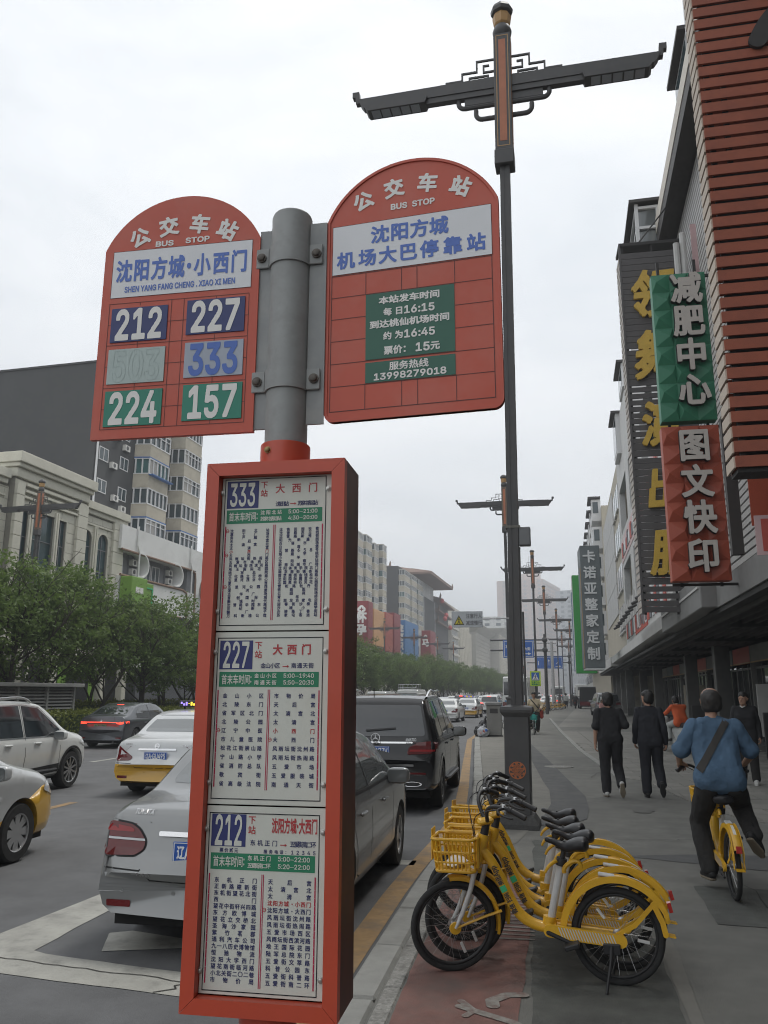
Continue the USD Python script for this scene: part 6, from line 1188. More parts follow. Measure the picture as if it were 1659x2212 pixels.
for k in range(5):
    zt = 14.65 + 2.62 * k + .0
    balcony(tower, 4.1, 7.9, zt, 1.35, 100 + k, blue=(k in (0, 2))); balcony(tower, 10.2, 14.0, zt, 1.35, 120 + k, blue=(k == 0))
    glazed(tower, -1.05, .25, zt - .10, zt + .98, 0, 2); glazed(tower, 1.95, 3.2, zt - .10, zt + .98, 0, 2); ac_unit(tower, .85 + .5 * (k % 2), 0, zt - .45, .9)
    if k % 2: ac_unit(tower, 2.55, 0, zt + .4 - 1.5, .9)
    glazed(tower, 8.5, 9.4, zt, zt + 1.1, 0, 1)
# ------------------------------------------------------------------ farther buildings across the road
mat('apartment_wall', (0.33, 0.30, 0.245), .85, var=.06, scale=.4, dirt=(.27, .245, .2), dscale=.6, dfac=.5); mat('roof_tile', (0.17, 0.105, 0.078), .8, var=.2, scale=3); mat('pale_panel', (.43, .43, .42), .6, var=.04, scale=.3); plain('curtain_wall', (.05, .075, .085), .08, spec=.8); mat('cream_block', (.46, .44, .385), .85, var=.05, scale=.3); mat('cream_rib', (.52, .49, .41), .8, var=.05, scale=.3); mat('buff_stone', (.36, .345, .30), .85, var=.06, scale=.3); mat('far_white', (.52, .52, .50), .85, var=.05, scale=.3); mat('far_pink', (.46, .36, .32), .85); mat('far_grey', (.30, .31, .32), .8)
plain('banner_maroon', (.22, .022, .028), .5); plain('banner_orange', (.55, .29, .12), .5); plain('banner_red', (.34, .06, .035), .5); plain('banner_blue', (.045, .16, .36), .5); plain('lantern_red', (.45, .03, .03), .5)
ap = thing('apartment_block', 'cream apartment block with white balcony windows just beyond the timetable cabinet', 'building', (-32, 160, 0), 86.5)
part(ap, 'wall', MB().box(-40, 10.5, 0, 14, 0, 32.3), L['apartment_wall'])
for j, (u0, u1) in enumerate(((-11, -6.5), (-4.6, .5), (2.2, 6.2), (6.6, 10.4))):
    for k in range(6): balcony(ap, u0, u1, 17.4 + 2.75 * k - (0 if j % 2 else .5), 1.3 if j < 3 else 2.0, 200 + j * 10 + k, 1.25, 1.35)
gb = thing('grey_apartment_block', 'dark grey gabled apartment block with columns of cream balconies', 'building', (-31, 190, 0), 86.5)
part(gb, 'wall', MB().box(4.6, 30, 0, 30, 0, 32.2), L['tower_grey']); part(gb, 'ridge_tiles', MB().box(3.9, 29, 4, 22, 32.2, 32.8), L['roof_tile'])
for j, u0 in enumerate((4.9, 13.6, 22.3)):
    for k in range(6): balcony(gb, u0, u0 + 7.2, 16.5 + 2.7 * k, 1.5, 300 + j * 10 + k, 1.3, 1.3)
for k in range(6): 
    w = joint(gb, 'gable_balcony'); z = 16.8 + 2.7 * k; part(w, 'balcony_box', MB().box(3.0, 4.6, 11, 14.5, z - .9, z + .9), L['window_white'] if k % 2 else L['balcony_cream']); part(w, 'pane', MB().box(2.96, 3.0, 11.3, 14.2, z - .1, z + .8), L['window_glass'])
tb = thing('tiled_roof_tower', 'dark grey tower under a sweeping brown tiled roof with upturned corners', 'building', (-31, 190, 0), 86.5)
part(tb, 'wall', MB().box(38.2, 55.8, 0, 30, 0, 28.6), L['tower_grey']); part(tb, 'upper_wall', MB().box(30.5, 55.6, .3, 29, 28.6, 33.2), L['pale_panel']); part(tb, 'glass_bay', MB().box(30.2, 38.1, .6, 29, 0, 28.5), L['curtain_wall'])
for k in range(9): part(tb, 'pale_panel', MB().box(31 + k * 2.7, 33.5 + k * 2.7, .22, .299, 28.9, 32.8), L['pale_panel'])
part(tb, 'edge_strip', MB().box(55.81, 56.1, -.1, 10, 15, 28.6), L['window_white']); part(tb, 'edge_strip', MB().box(37.9, 38.19, -.1, .59, 10, 28.6), L['window_white'])
V = []; ev, ri = 33.2, 36.4
for u, d, z in ((22, -5.0, ev), (60.5, -5.0, ev + .3), (60.5, 34, ev), (22, 34, ev), (30, 8, ri), (52, 8, ri), (52, 20, ri), (30, 20, ri)): V.append((u, d, z))
V = np.array(V); rf = MB(); rf.add(V, [[0, 1, 5], [0, 5, 4], [1, 2, 6], [1, 6, 5], [2, 3, 7], [2, 7, 6], [3, 0, 4], [3, 4, 7], [4, 5, 6], [4, 6, 7]]); W_ = V.copy(); W_[:4, 2] -= .55; rf.add(np.vstack([V[:4], W_[:4]]), [[0, 4, 5], [0, 5, 1], [1, 5, 6], [1, 6, 2], [2, 6, 7], [2, 7, 3], [3, 7, 4], [3, 4, 0], [4, 7, 6], [4, 6, 5]])
part(tb, 'roof', rf, L['roof_tile'])
for k in range(44): 
    u = 22.4 + k * .875; part(tb, 'eave_tile', MB().tube([(u, -5.05, ev + .06 + .3 * (u - 22) / 38.5), (u + (41 - u) * .25, 1.5, ev + 1.7)], .14, 5), L['roof_tile'])
for u, d, z in ((30, 8, ri), (52, 8, ri), (60.3, -4.8, ev + .3), (57, -1.5, ev + 1.1)): part(tb, 'ridge_beast', MB().tube([(u, d, z - .1), (u + .1, d, z + .5), (u + .5, d, z + .9), (u + .3, d, z + 1.3)], [.3, .28, .2, .08], 6), L['roof_tile'])
pg = thing('pagoda_house', 'grey house with stacked upturned brown eaves and red lanterns beside the grey tower', 'building', (-31, 190, 0), 86.5)
part(pg, 'wall', MB().box(57, 84.5, .5, 20, 0, 29.3), L['tower_grey'])
for z, a, b, p in ((29.2, 55.8, 86, 2.2), (25.9, 56.4, 85.5, 1.6), (22.6, 57, 85, 1.2)):
    e = MB(); e.add(np.array([(a, .5 - p, z + .9), (b, .5 - p, z + .2), (b, 2, z + 1.6), (a, 2, z + 1.9), (a, .5 - p, z + .5), (b, .5 - p, z - .2), (b, 2, z), (a, 2, z)]), [[0, 1, 2], [0, 2, 3], [4, 6, 5], [4, 7, 6], [0, 4, 5], [0, 5, 1], [1, 5, 6], [1, 6, 2], [0, 3, 7], [0, 7, 4]]); part(pg, 'eave', e, L['roof_tile'])
    part(pg, 'eave_tip', MB().tube([(a, .5 - p, z + .8), (a - .8, .2 - p, z + 1.5), (a - .9, .2 - p, z + 2.3)], [.35, .25, .1], 6), L['roof_tile'])
for u, z in ((58, 30.0), (66, 26.3), (63.5, 25.0), (74, 23.0)):
    ln = solo('paper_lantern', MB().lathe([(.15, -.75), (.55, -.45), (.72, 0), (.55, .45), (.15, .75), (0, .8)], 14, mv(-31, 190, 0) @ rot('z', 86.5) @ mv(u, -1.9, z - .6)), L['lantern_red'], f'red lantern hanging under the {"top" if z > 29 else "middle" if z > 26 else "lower" if z > 24 else "lowest"} eave of the pagoda house', 'lantern', 'red lanterns on the pagoda house', smooth=40)
eb = thing('ribbed_block', 'cream office block with vertical ribs behind the pedestrian warning board', 'building', (-31, 190, 0), 86.5)
part(eb, 'wall', MB().box(87.2, 134, -.3, 25, 0, 24.5), L['cream_block']); part(eb, 'wall', MB().box(87.2, 128, 2, 25, 24.5, 32.6), L['cream_block'])
for k in range(20): part(eb, 'rib', MB().box(102.8 + k * 1.6, 103.4 + k * 1.6, -1.0, -.301, 4, 27 if k < 16 else 24.4), L['cream_rib'])
for k in range(6):
    part(eb, 'floor_band', MB().box(87, 101.5, -.9, -.301, 8.2 + k * 3, 8.9 + k * 3), L['cream_block'])
    for j in range(5): glazed(eb, 88.3 + j * 2.6, 90.2 + j * 2.6, 9.1 + k * 3, 10.8 + k * 3, -.3, 2, 1, .12)
fb = thing('flared_cornice_block', 'buff stone block with flared grey cornices behind the pedestrian warning board', 'building', (-31, 190, 0), 86.5)
part(fb, 'wall', MB().box(139, 200, -2, 30, 0, 25.8), L['buff_stone'])
for a, b, y0, z in ((138, 201, -2, 25.8), (192, 232, -6, 28.5)):
    c_ = MB(); c_.add(np.array([(a + 1, y0 + .4, z), (b - 1, y0 + .4, z), (b + 2.5, y0 - 3, z + 2.6), (a - 2.5, y0 - 3, z + 2.6), (a + 1, 28, z), (b - 1, 28, z), (b + 2.5, 30, z + 2.6), (a - 2.5, 30, z + 2.6)]), [[0, 1, 2], [0, 2, 3], [3, 2, 6], [3, 6, 7], [4, 7, 6], [4, 6, 5], [0, 3, 7], [0, 7, 4], [1, 5, 6], [1, 6, 2], [0, 4, 5], [0, 5, 1]]); part(fb, 'cornice', c_, L['buff_stone'])
part(fb, 'front_bay', MB().box(193, 231, -6, 28, 0, 28.5), L['buff_stone'])
for k in range(9): part(fb, 'pier', MB().box(194 + k * 4.2, 195.4 + k * 4.2, -6.8, -6.01, 0, 28.4), L['cream_rib'])
for k in range(14): part(fb, 'course_line', MB().box(139.2, 192.8, -2.12, -2.01, 3 + k * 1.6, 3.12 + k * 1.6), L['stone_joint'])
# white flats and hazy towers at the end of the street
def far_flats(name, label, loc, rz, Ln, D, H, m, nx, nz, z0=10, win='window_glass'):
    t = thing(name, label, 'building', loc, rz, None); part(t, 'wall', MB().box(0, Ln, 0, D, 0, H), L[m]); cw = Ln / nx; ch = (H - z0) / nz
    for i in range(nx):
        for j in range(nz): part(t, 'window', MB().box(i * cw + cw * .18, i * cw + cw * .80, -.06, -.001, z0 + j * ch + ch * .3, z0 + j * ch + ch * .82), L[win])
    for j in range(nz): part(t, 'balcony_band', MB().box(.2, Ln - .2, -.5, -.07, z0 + j * ch, z0 + j * ch + ch * .27), L[m])
    for j in range(nz):
        for i in range(int(D // 6)): part(t, 'end_window', MB().box(-.06, -.001, 2 + i * 6, 4.5 + i * 6, z0 + j * ch + ch * .3, z0 + j * ch + ch * .8), L[win])
    return t
far_flats('white_flats', 'pale block of flats behind the lamp post, beyond the buff stone block', (-12, 440, 0), 86, 120, 25, 42, 'far_white', 18, 11)
far_flats('pink_tower', 'tall pinkish tower fading into the haze behind the blue direction sign', (14, 690, 0), 76, 70, 40, 96, 'far_pink', 9, 22, 20, 'far_grey')
far_flats('hazy_tower', 'pale grey tower block fading into the haze beside the white mast', (62, 640, 0), 60, 60, 45, 82, 'far_grey', 8, 18, 14, 'curtain_wall')
far_flats('hazy_office', 'broad grey office at the far end of the street', (40, 560, 0), 10, 60, 40, 46, 'far_grey', 10, 9, 8, 'curtain_wall')
far_flats('low_white_hall', 'low white hall closing the far end of the street', (48, 420, 0), 12, 45, 20, 17, 'far_white', 10, 4, 4)
tm_ = thing('tower_mast', 'thin aerial mast on top of the pinkish tower', 'mast', (3, 729, 96), 0); part(tm_, 'mast_pole', MB().cyl((0, 0, 0), (0, 0, 26), .8, 6, .2), L['far_grey']); part(tm_, 'mast_base', MB().box(-10, 10, -8, 8, 0, 9), L['far_pink'])
# shop banners along the far side
def banner(name, label, u0, u1, z0, z1, face, text=None, th=1.4, vertical=True, O=(-27, 95), side=None, d0=1.0, flag=None):
    t = thing(name, label, 'shop sign', (O[0], O[1], 0), 86.5, 'shop banners across the road'); part(t, 'sign_board', MB().cbox(u0, u1, -d0 - .5, -d0 + 1.6, z0, z1, .05), L[face]); x = u0 - .01; D = MB()
    # lettering on the end that faces down the road
    M = mv(u0 - .02, -d0 + .55, 0) @ rot('z', -90) @ STAND
    if text:
        n = len(text); st = (z1 - z0 - 1.0) / max(n, 3)
        for k, c in enumerate(text): D.poly(affinity.translate(text_shape(c, th, bold=3, res=56), 0, z1 - .7 - (k + 1) * st + (st - th) / 2 - (0.9 if flag else 0)), .05, M)
        part(t, 'lettering', D, L['ink_white'])
    if flag: part(t, 'emblem', MB().poly(affinity.translate(flag, 0, z1 - 1.3), .05, M), L['ink_white'])
    return t
ringm = Point(0, 0).buffer(.62, 24); heart = unary_union([Point(-.25, 0).buffer(.4), Point(.25, 0).buffer(.4), Point(0, .25).buffer(.4), Point(0, -.25).buffer(.4)]).difference(unary_union([sbox(-.3, -.08, .3, .08), sbox(-.08, -.3, .08, .3)]))
banner('shop_banner', 'maroon shop banner with a white flower emblem at the edge of the timetable cabinet', 26.9, 29.8, 9.0, 15.5, 'banner_maroon', '怀孕', 1.5, flag=heart)
banner('shop_banner', 'orange shop banner with a pale leaf mark', 30.5, 37.6, 9.0, 14.7, 'banner_orange', None, flag=affinity.scale(Point(0, -.8).buffer(.5), .6, 1.4))
banner('shop_banner', 'red shop banner with white characters beside the orange one', 38.5, 43.8, 8.5, 14.9, 'banner_red', '艾沛公寓', 1.25)
banner('shop_banner', 'dark red shop banner with a white disc above its characters', 44.9, 50.1, 8.5, 15.4, 'banner_maroon', '天使医', 1.3, flag=ringm)
banner('shop_banner', 'blue shop banner with white characters before the grey gable', 54.1, 66.8, 7.5, 14.9, 'banner_blue', '统丽职业', 1.35)
banner('shop_banner', 'narrow maroon shop banner with a small emblem beside the grey tower', 80.1, 86.7, 8.0, 14.9, 'banner_maroon', '马', 1.5, flag=affinity.scale(heart, .6, .6))
for k, (u0, u1, z1, lb) in enumerate(((-34, 29, 12.5, 'pale low shop row behind the trees before the apartment block'), (30, 54, 13.6, 'pale low shop row between the red and blue banners'), (55, 80, 14.6, 'pale low shop row under the grey gabled block'), (86, 100, 14.2, 'cream low shop row beside the maroon banner'))):
    t = thing('shop_row', lb, 'building', (-27.0, 95, 0), 86.5, 'low shop rows across the road'); part(t, 'wall', MB().box(u0, u1, .7, 9, 0, z1), L['cream_block' if k % 2 else 'shop_white']); part(t, 'parapet', MB().box(u0, u1, .4, .69, z1 - .9, z1 + .2), L['pale_panel'])
    for i in range(int((u1 - u0) / 4)):
        for j in range(3): glazed(t, u0 + .8 + i * 4, u0 + 3.4 + i * 4, 3.6 + j * 3, 5.6 + j * 3, .7, 2, 1, .12)
# ------------------------------------------------------------------ the shop side of the street
mat('slat_red', (0.29, 0.078, 0.040), .6, var=.10, scale=1.6, dirt=(.19, .055, .035), dscale=2.0, dfac=.5); mat('slat_cream', (0.50, 0.42, 0.34), .65, var=.08, scale=2.0, dirt=(.42, .34, .27), dscale=3, dfac=.4)
mat('slat_brown', (0.085, 0.080, 0.080), .6, var=.12, scale=1.5); mat('slat_side', (0.42, .38, .34), .6, var=.08); mat('facade_slat', (0.44, .43, .42), .55, var=.06, scale=1.0)
mat('frame_dark', (.03, .028, .027), .6); mat('sign_red_relief', (.36, .075, .04), .5, var=.06, scale=1.5); mat('sign_green_relief', (.035, .185, .105), .5, var=.06, scale=1.5); mat('letter_grey', (.50, .47, .43), .5, var=.04); plain('letter_side', (.035, .033, .032), .6)
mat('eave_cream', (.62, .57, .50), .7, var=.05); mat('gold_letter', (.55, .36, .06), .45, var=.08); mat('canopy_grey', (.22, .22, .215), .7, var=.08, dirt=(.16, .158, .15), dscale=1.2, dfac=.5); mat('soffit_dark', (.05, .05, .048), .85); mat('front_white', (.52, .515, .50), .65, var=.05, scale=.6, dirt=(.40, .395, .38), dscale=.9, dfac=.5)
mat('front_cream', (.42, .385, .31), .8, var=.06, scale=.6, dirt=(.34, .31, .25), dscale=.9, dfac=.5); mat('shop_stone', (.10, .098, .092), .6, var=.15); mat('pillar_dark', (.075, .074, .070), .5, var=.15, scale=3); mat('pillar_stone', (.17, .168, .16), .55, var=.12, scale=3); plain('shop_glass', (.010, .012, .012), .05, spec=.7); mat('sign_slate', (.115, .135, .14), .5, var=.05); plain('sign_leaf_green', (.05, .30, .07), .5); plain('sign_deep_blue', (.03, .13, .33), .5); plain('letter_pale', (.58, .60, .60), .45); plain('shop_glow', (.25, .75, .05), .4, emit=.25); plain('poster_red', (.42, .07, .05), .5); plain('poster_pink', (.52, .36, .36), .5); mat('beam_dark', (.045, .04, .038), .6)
RZ6 = 87.4
def shop(name, label, cat='building', O=(4.3, 0)): return thing(name, label, cat, (O[0], O[1], 0), RZ6)
# local frame: x along the street, +y out over the pavement, -y into the house
sb = shop('slatted_shop_building', 'tall shop building with grey slatted upper wall above the dark arcade')
part(sb, 'upper_wall', MB().box(-55, 34, -14, -.30, 4.3, 18.3), L['frame_dark'])
z = 4.7
while z < 17.2:
    part(sb, 'wall_slat', MB().box(-55, 33.6, -.20, -.08, z, z + .145), L['facade_slat']); z += .20
for u in (2, 8, 14, 20, 26, 32): part(sb, 'slat_post', MB().box(u, u + .12, -.295, -.205, 4.5, 17.3), L['frame_dark'])
part(sb, 'eave_band', MB().box(2, 34.2, -.30, .52, 17.80, 18.35), L['eave_cream']); part(sb, 'eave_soffit', MB().box(2, 34.2, -.30, .50, 17.30, 17.79), L['beam_dark'])
part(sb, 'roof_storey', MB().box(-55, 24.5, -12, -.35, 18.36, 22.4), L['front_white']); part(sb, 'roof_storey', MB().box(24.5, 34, -12, -1.4, 18.36, 20.4), L['front_white'])
for u0, z0, z1, p in ((19.4, 20.9, 24, .02), (22.2, 19.6, 21.4, -.05)):
    b = joint(sb, 'roof_bay'); part(b, 'bay_box', MB().box(u0, u0 + 2.4, -.349, p, z0, z1), L['window_white']); part(b, 'bay_pane', MB().box(u0 + .1, u0 + 2.3, p + .001, p + .02, z0 + .25, z1 - .2), L['window_glass']); part(b, 'bay_eave', MB().box(u0 - .15, u0 + 2.5, -.3, p + .25, z1 + .001, z1 + .14), L['beam_dark'])
gbx = joint(sb, 'glass_balcony'); f = MB()                        # glazed box hanging over the sign
for u in (27.4, 30.2):
    for w in (-.35, 1.15): f.box(u - .06, u + .06, w - .06, w + .06, 17.0, 19.0)
for z in (17.0, 18.0, 18.8):
    f.box(27.4, 30.2, 1.10, 1.20, z, z + .1); f.box(27.35, 27.45, -.25, 1.15, z, z + .1); f.box(30.15, 30.25, -.25, 1.15, z, z + .1)
f.box(27.36, 27.44, .4, .48, 17.0, 18.9)
part(gbx, 'balcony_frame', f, L['window_white']); part(gbx, 'balcony_pane', MB().box(27.46, 30.14, -.25, 1.09, 17.1, 18.8), L['car_glass_pale']); part(gbx, 'balcony_roof', MB().box(27.2, 30.4, -.2, 1.4, 19.01, 19.12), L['beam_dark']); part(gbx, 'balcony_wall', MB().box(27.42, 30.18, -.25, 1.11, 16.6, 17.09), L['balcony_cream'])
# arcade under the building: fascia, soffit, pillars, shop fronts
ar = shop('shop_arcade', 'deep dark shop arcade with pale fascia edge, stone pillars and glass shop fronts')
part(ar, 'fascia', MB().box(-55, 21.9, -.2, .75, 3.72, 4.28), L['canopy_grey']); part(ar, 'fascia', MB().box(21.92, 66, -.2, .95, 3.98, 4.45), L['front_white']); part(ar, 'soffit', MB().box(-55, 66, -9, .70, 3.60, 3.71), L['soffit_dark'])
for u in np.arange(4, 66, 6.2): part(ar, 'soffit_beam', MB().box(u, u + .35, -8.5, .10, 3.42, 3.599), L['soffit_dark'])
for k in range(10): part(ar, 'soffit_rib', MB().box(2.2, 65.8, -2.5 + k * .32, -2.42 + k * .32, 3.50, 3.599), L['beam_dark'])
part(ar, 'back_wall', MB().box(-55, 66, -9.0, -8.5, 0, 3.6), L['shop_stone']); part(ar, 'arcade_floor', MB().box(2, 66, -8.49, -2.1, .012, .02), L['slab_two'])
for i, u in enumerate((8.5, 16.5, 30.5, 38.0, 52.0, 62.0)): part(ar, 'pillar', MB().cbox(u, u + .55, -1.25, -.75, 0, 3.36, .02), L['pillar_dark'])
for i, u in enumerate(np.arange(2.4, 64, 3.1)):
    fr_ = joint(ar, 'shop_front'); m = MB()
    for a in (0, 1.0, 2.0, 3.0): m.box(u + a, u + a + .08, -2.08, -1.98, 0, 2.72)
    m.box(u + .081, u + 3.0, -2.07, -1.99, 2.55, 2.63); m.box(u + .081, u + 3.0, -2.07, -1.99, .02, .16); part(fr_, 'front_frame', m, L['alloy_dark']); part(fr_, 'front_pane', MB().box(u + .09, u + 2.99, -2.04, -2.02, .16, 2.55), L['shop_glass'])
    if i % 3 != 1: part(fr_, 'front_pier', MB().cbox(u + 3.09, u + 3.10 - .01 + .02, -3.2, -2.9, 0, 2.7, .001) if False else MB().box(u - .12, u - .01, -2.15, -1.85, 0, 3.35), L['pillar_stone'])
    sg = joint(fr_.GetParent(), 'shop_fascia_sign'); part(sg, 'sign_board', MB().cbox(u + .05, u + 3.0, -2.0, -1.86, 2.76, 3.34, .01), L['poster_red' if i % 3 == 0 else 'sign_slate' if i % 3 == 1 else 'pillar_stone']); part(sg, 'sign_edge', MB().box(u + .05, u + 3.0, -1.859, -1.85, 2.76, 2.80), L['lamp_gold'])
for u, w in ((20.2, -1.95), (23.5, -1.96), (21.9, -1.97)): part(ar, 'lit_sticker', MB().poly(Point(0, 0).buffer(.11, 10), .01, mv(u, w, 2.0 + .1 * (u % 2)) @ rot('z', 180) @ STAND), L['shop_glow'])
for u, w, a, h, m in ((19.3, -1.5, .5, 1.1, 'poster_pink'), (26.0, -1.7, .6, 1.5, 'front_white'), (33.5, -1.7, .7, 1.3, 'pillar_stone'), (39.5, -1.6, .8, 1.6, 'front_cream')): part(ar, 'notice_panel', MB().box(u, u + .06, w - .1, w + a, .5, .5 + h), L[m])
for u in (17.6, 29.5, 44.0): part(ar, 'stone_bollard', MB().cbox(u, u + .5, -.3, .25, 0, .62, .03), L['pillar_stone'])
for u in (22.6, 35.2): part(ar, 'notice_board', MB().cbox(u, u + .08, -1.5, -.5, .1, 1.25, .01), L['frame_dark'])
# red slat screen, near corner at (2.60, 10.9)
rs_ = thing('red_slat_screen', 'tall projecting screen of red-brown slats with cream slat ends above the pavement', 'slat screen', (2.76, 10.92, 0), -1.5)
z = 4.62; k = 0
while z < 15.2:
    x1_ = 3.2
    part(rs_, 'red_slat', MB().box(.02, x1_, 0, .035, z, z + .152), L['slat_red']); part(rs_, 'cream_slat', MB().box(0, .028, .037, .50, z, z + .152), L['slat_cream']); part(rs_, 'rear_slat', MB().box(.06, x1_, .47, .50, z, z + .152), L['slat_red']); z += .2065; k += 1
for x in (.10, 1.0, 1.9, 2.8): part(rs_, 'screen_post', MB().box(x, x + .07, .06, .13, 4.6, 15.2), L['frame_dark']); part(rs_, 'screen_post', MB().box(x + .3, x + .37, .39, .46, 4.6, 15.2), L['frame_dark'])
part(rs_, 'screen_back', MB().box(.14, 3.2, .20, .22, 4.63, 9.2), L['frame_dark']); part(rs_, 'screen_back', MB().box(.14, 3.2, .20, .22, 10.9, 15.2), L['frame_dark']); part(rs_, 'screen_floor', MB().box(.05, 3.2, .06, .46, 4.56, 4.615), L['frame_dark']); part(rs_, 'bracket_beam', MB().box(.9, 3.2, .3, .45, 4.25, 4.43), L['beam_dark'])
blob = lambda pts, r: LineString(bez([(x, y, 0) for x, y in pts], 24)[:, :2]).buffer(r, 8)
em = unary_union([blob([(1.15, 13.0), (.80, 12.9), (.72, 12.55), (1.0, 12.2), (1.3, 12.3)], .16), blob([(.72, 12.3), (.95, 12.05), (1.3, 11.9)], .14), blob([(.86, 11.05), (1.0, 11.3), (1.25, 11.55), (1.5, 11.6)], .13), blob([(1.15, 9.75), (1.3, 9.95), (1.5, 9.9)], .13), blob([(1.1, 8.55), (1.25, 8.7), (1.35, 8.1)], .10), Point(1.2, 8.3).buffer(.12)])
part(rs_, 'dark_emblem', MB().poly(em, .05, stand(0, -.012, 0)), L['frame_dark'])
# facet relief signs
def relief_sign(name, label, x0, x1, z0, z1, y, face, chars, zs, xc, hh, ww):
    t = thing(name, label, 'shop sign', (0, y, 0), 0); part(t, 'sign_case', MB().cbox(x0, x1, .085, .36, z0, z1, .01), L[face]); nx, nz = 3, 8; dx, dz = (x1 - x0) / nx, (z1 - z0) / nz; r_ = np.random.default_rng(len(label))
    for i in range(nx):
        for j in range(nz):
            a, b, c, d = x0 + i * dx, x0 + (i + 1) * dx, z0 + j * dz, z0 + (j + 1) * dz; ax_, az_ = (a + (.22 if (i + j) % 2 else .78) * dx, c + .5 * dz)
            m = MB().add(np.array([(a + .002, .084, c + .002), (b - .002, .084, c + .002), (b - .002, .084, d - .002), (a + .002, .084, d - .002), (ax_, -.0, az_)]), [[0, 1, 4], [1, 2, 4], [2, 3, 4], [3, 0, 4]]); part(t, 'relief_tile', m, L[face])
    for ch, zc in zip(chars, zs):
        g = affinity.scale(text_shape(ch, hh, bold=3, res=96), ww / hh, 1, origin=(0, 0)); g = affinity.translate(g, xc, zc - hh / 2); lj = joint(t, 'character')
        part(lj, 'letter_face', MB().poly(g, .012, stand(0, -.062, 0)), L['letter_grey']); part(lj, 'letter_side', MB().poly(g.buffer(.004), .10, stand(0, .040, 0)), L['letter_side'])
    return t
relief_sign('green_relief_sign', 'green faceted shop sign with four grey characters above the red one', 3.02, 4.17, 7.45, 10.92, 17.4, 'sign_green_relief', '减肥中心', (10.50, 9.72, 8.93, 8.12), 3.72, .68, .62)
relief_sign('red_relief_sign', 'red faceted shop sign with four grey characters below the green one', 3.0, 4.17, 3.98, 7.33, 17.4, 'sign_red_relief', '图文快印', (6.87, 6.08, 5.31, 4.50), 3.62, .66, .60)
sfr = thing('sign_support_frame', 'slim steel frame carrying the green and red faceted signs', 'steel frame', (0, 17.9, 0), 0)
for x in (3.2, 4.0): part(sfr, 'frame_post', MB().box(x, x + .06, -.12, -.06, 3.9, 11.4), L['frame_dark'])
for z in (3.92, 7.38, 10.98): part(sfr, 'frame_rail', MB().box(3.05, 4.7, -.10, -.03, z, z + .05), L['frame_dark'])
for z in (11.0, 11.25): part(sfr, 'white_post', MB().cyl((3.70 + (z - 11) * .6, 0, 10.95), (3.70 + (z - 11) * .6, 0, z + .9), .07, 8), L['front_white'])
part(sfr, 'torn_banner', MB().box(4.05, 4.18, .05, .07, 10.95, 12.4), L['poster_pink'])
# brown slat sign with gold characters
bs = thing('brown_slat_sign', 'tall dark brown slatted sign with large gold brush characters', 'shop sign', (3.24, 24.0, 0), 0)
z = 3.96; k = 0
while z < 15.2:
    part(bs, 'brown_slat', MB().box(.05, 1.95, 0, .035, z, z + (.150 if 8.8 < z < 10.6 or 4.1 < z < 4.6 or k % 17 == 5 else .192 if k % 7 else .165)), L['slat_brown']); part(bs, 'edge_slat', MB().box(0, .03, .05, .85, z, z + .14), L['slat_side']); z += .205 if k % 7 else .175; k += 1
for x in (.06, .95, 1.85): part(bs, 'sign_post', MB().box(x, x + .06, .04, .10, 3.9, 15.5), L['frame_dark'])
part(bs, 'top_rail', MB().box(0, 2.0, .0, .85, 15.45, 15.55), L['frame_dark']); part(bs, 'side_post', MB().box(-.012, .045, -.01, .045, 3.9, 15.5), L['slat_brown'])
for s_, z in (((.3, 15.5), 0), ((1.9, 17.3), 0)): pass
part(bs, 'stay_wire', MB().cyl((.5, .3, 15.5), (1.9, 1.2, 17.6), .025, 5), L['frame_dark'])
for ch, zc, h in (('领', 13.75, 1.45), ('舞', 11.75, 1.45), ('演', 9.55, 1.30), ('出', 7.60, 1.25), ('服', 5.70, 1.25)):
    g = affinity.rotate(affinity.skew(affinity.scale(text_shape(ch, h, bold=2, res=80), .80, 1, origin=(0, 0)), 9, 0, origin=(0, 0)), 3, origin=(0, 0)).buffer(.012)
    part(bs, 'gold_character', MB().poly(affinity.translate(g, .82, zc - h / 2), .10, stand(0, -.02, 0)), L['gold_letter'])
bb = thing('bracket_box', 'grey metal box bracket under the brown slatted sign at the arcade edge', 'sign bracket', (4.15, 20.4, 0), -2.6); part(bb, 'box_side', MB().cbox(-.04, 1.2, 0, 8.5, 3.72, 4.55, .02), L['canopy_grey']); part(bb, 'box_lamp', MB().box(-.07, -.041, .2, 8.2, 4.2, 4.26), L['front_white'])
# white pipework and lamps at the foot of the brown sign
wl = thing('lamp_rail', 'white rail of small spot lamps below the brown slatted sign', 'lamp rail', (3.42, 24.7, 0), -2.6)
part(wl, 'rail_panel', MB().box(.10, .14, 0, 14, 4.45, 5.2), L['front_white'])
for k in range(9): part(wl, 'rail_post', MB().box(.02, .09, k * 1.5, k * 1.5 + .06, 4.40, 5.25), L['front_white']); part(wl, 'spot_lamp', MB().tube([(.05, k * 1.5 + .4, 4.62), (-.22, k * 1.5 + .55, 4.50)], .05, 8), L['lamp_black'])
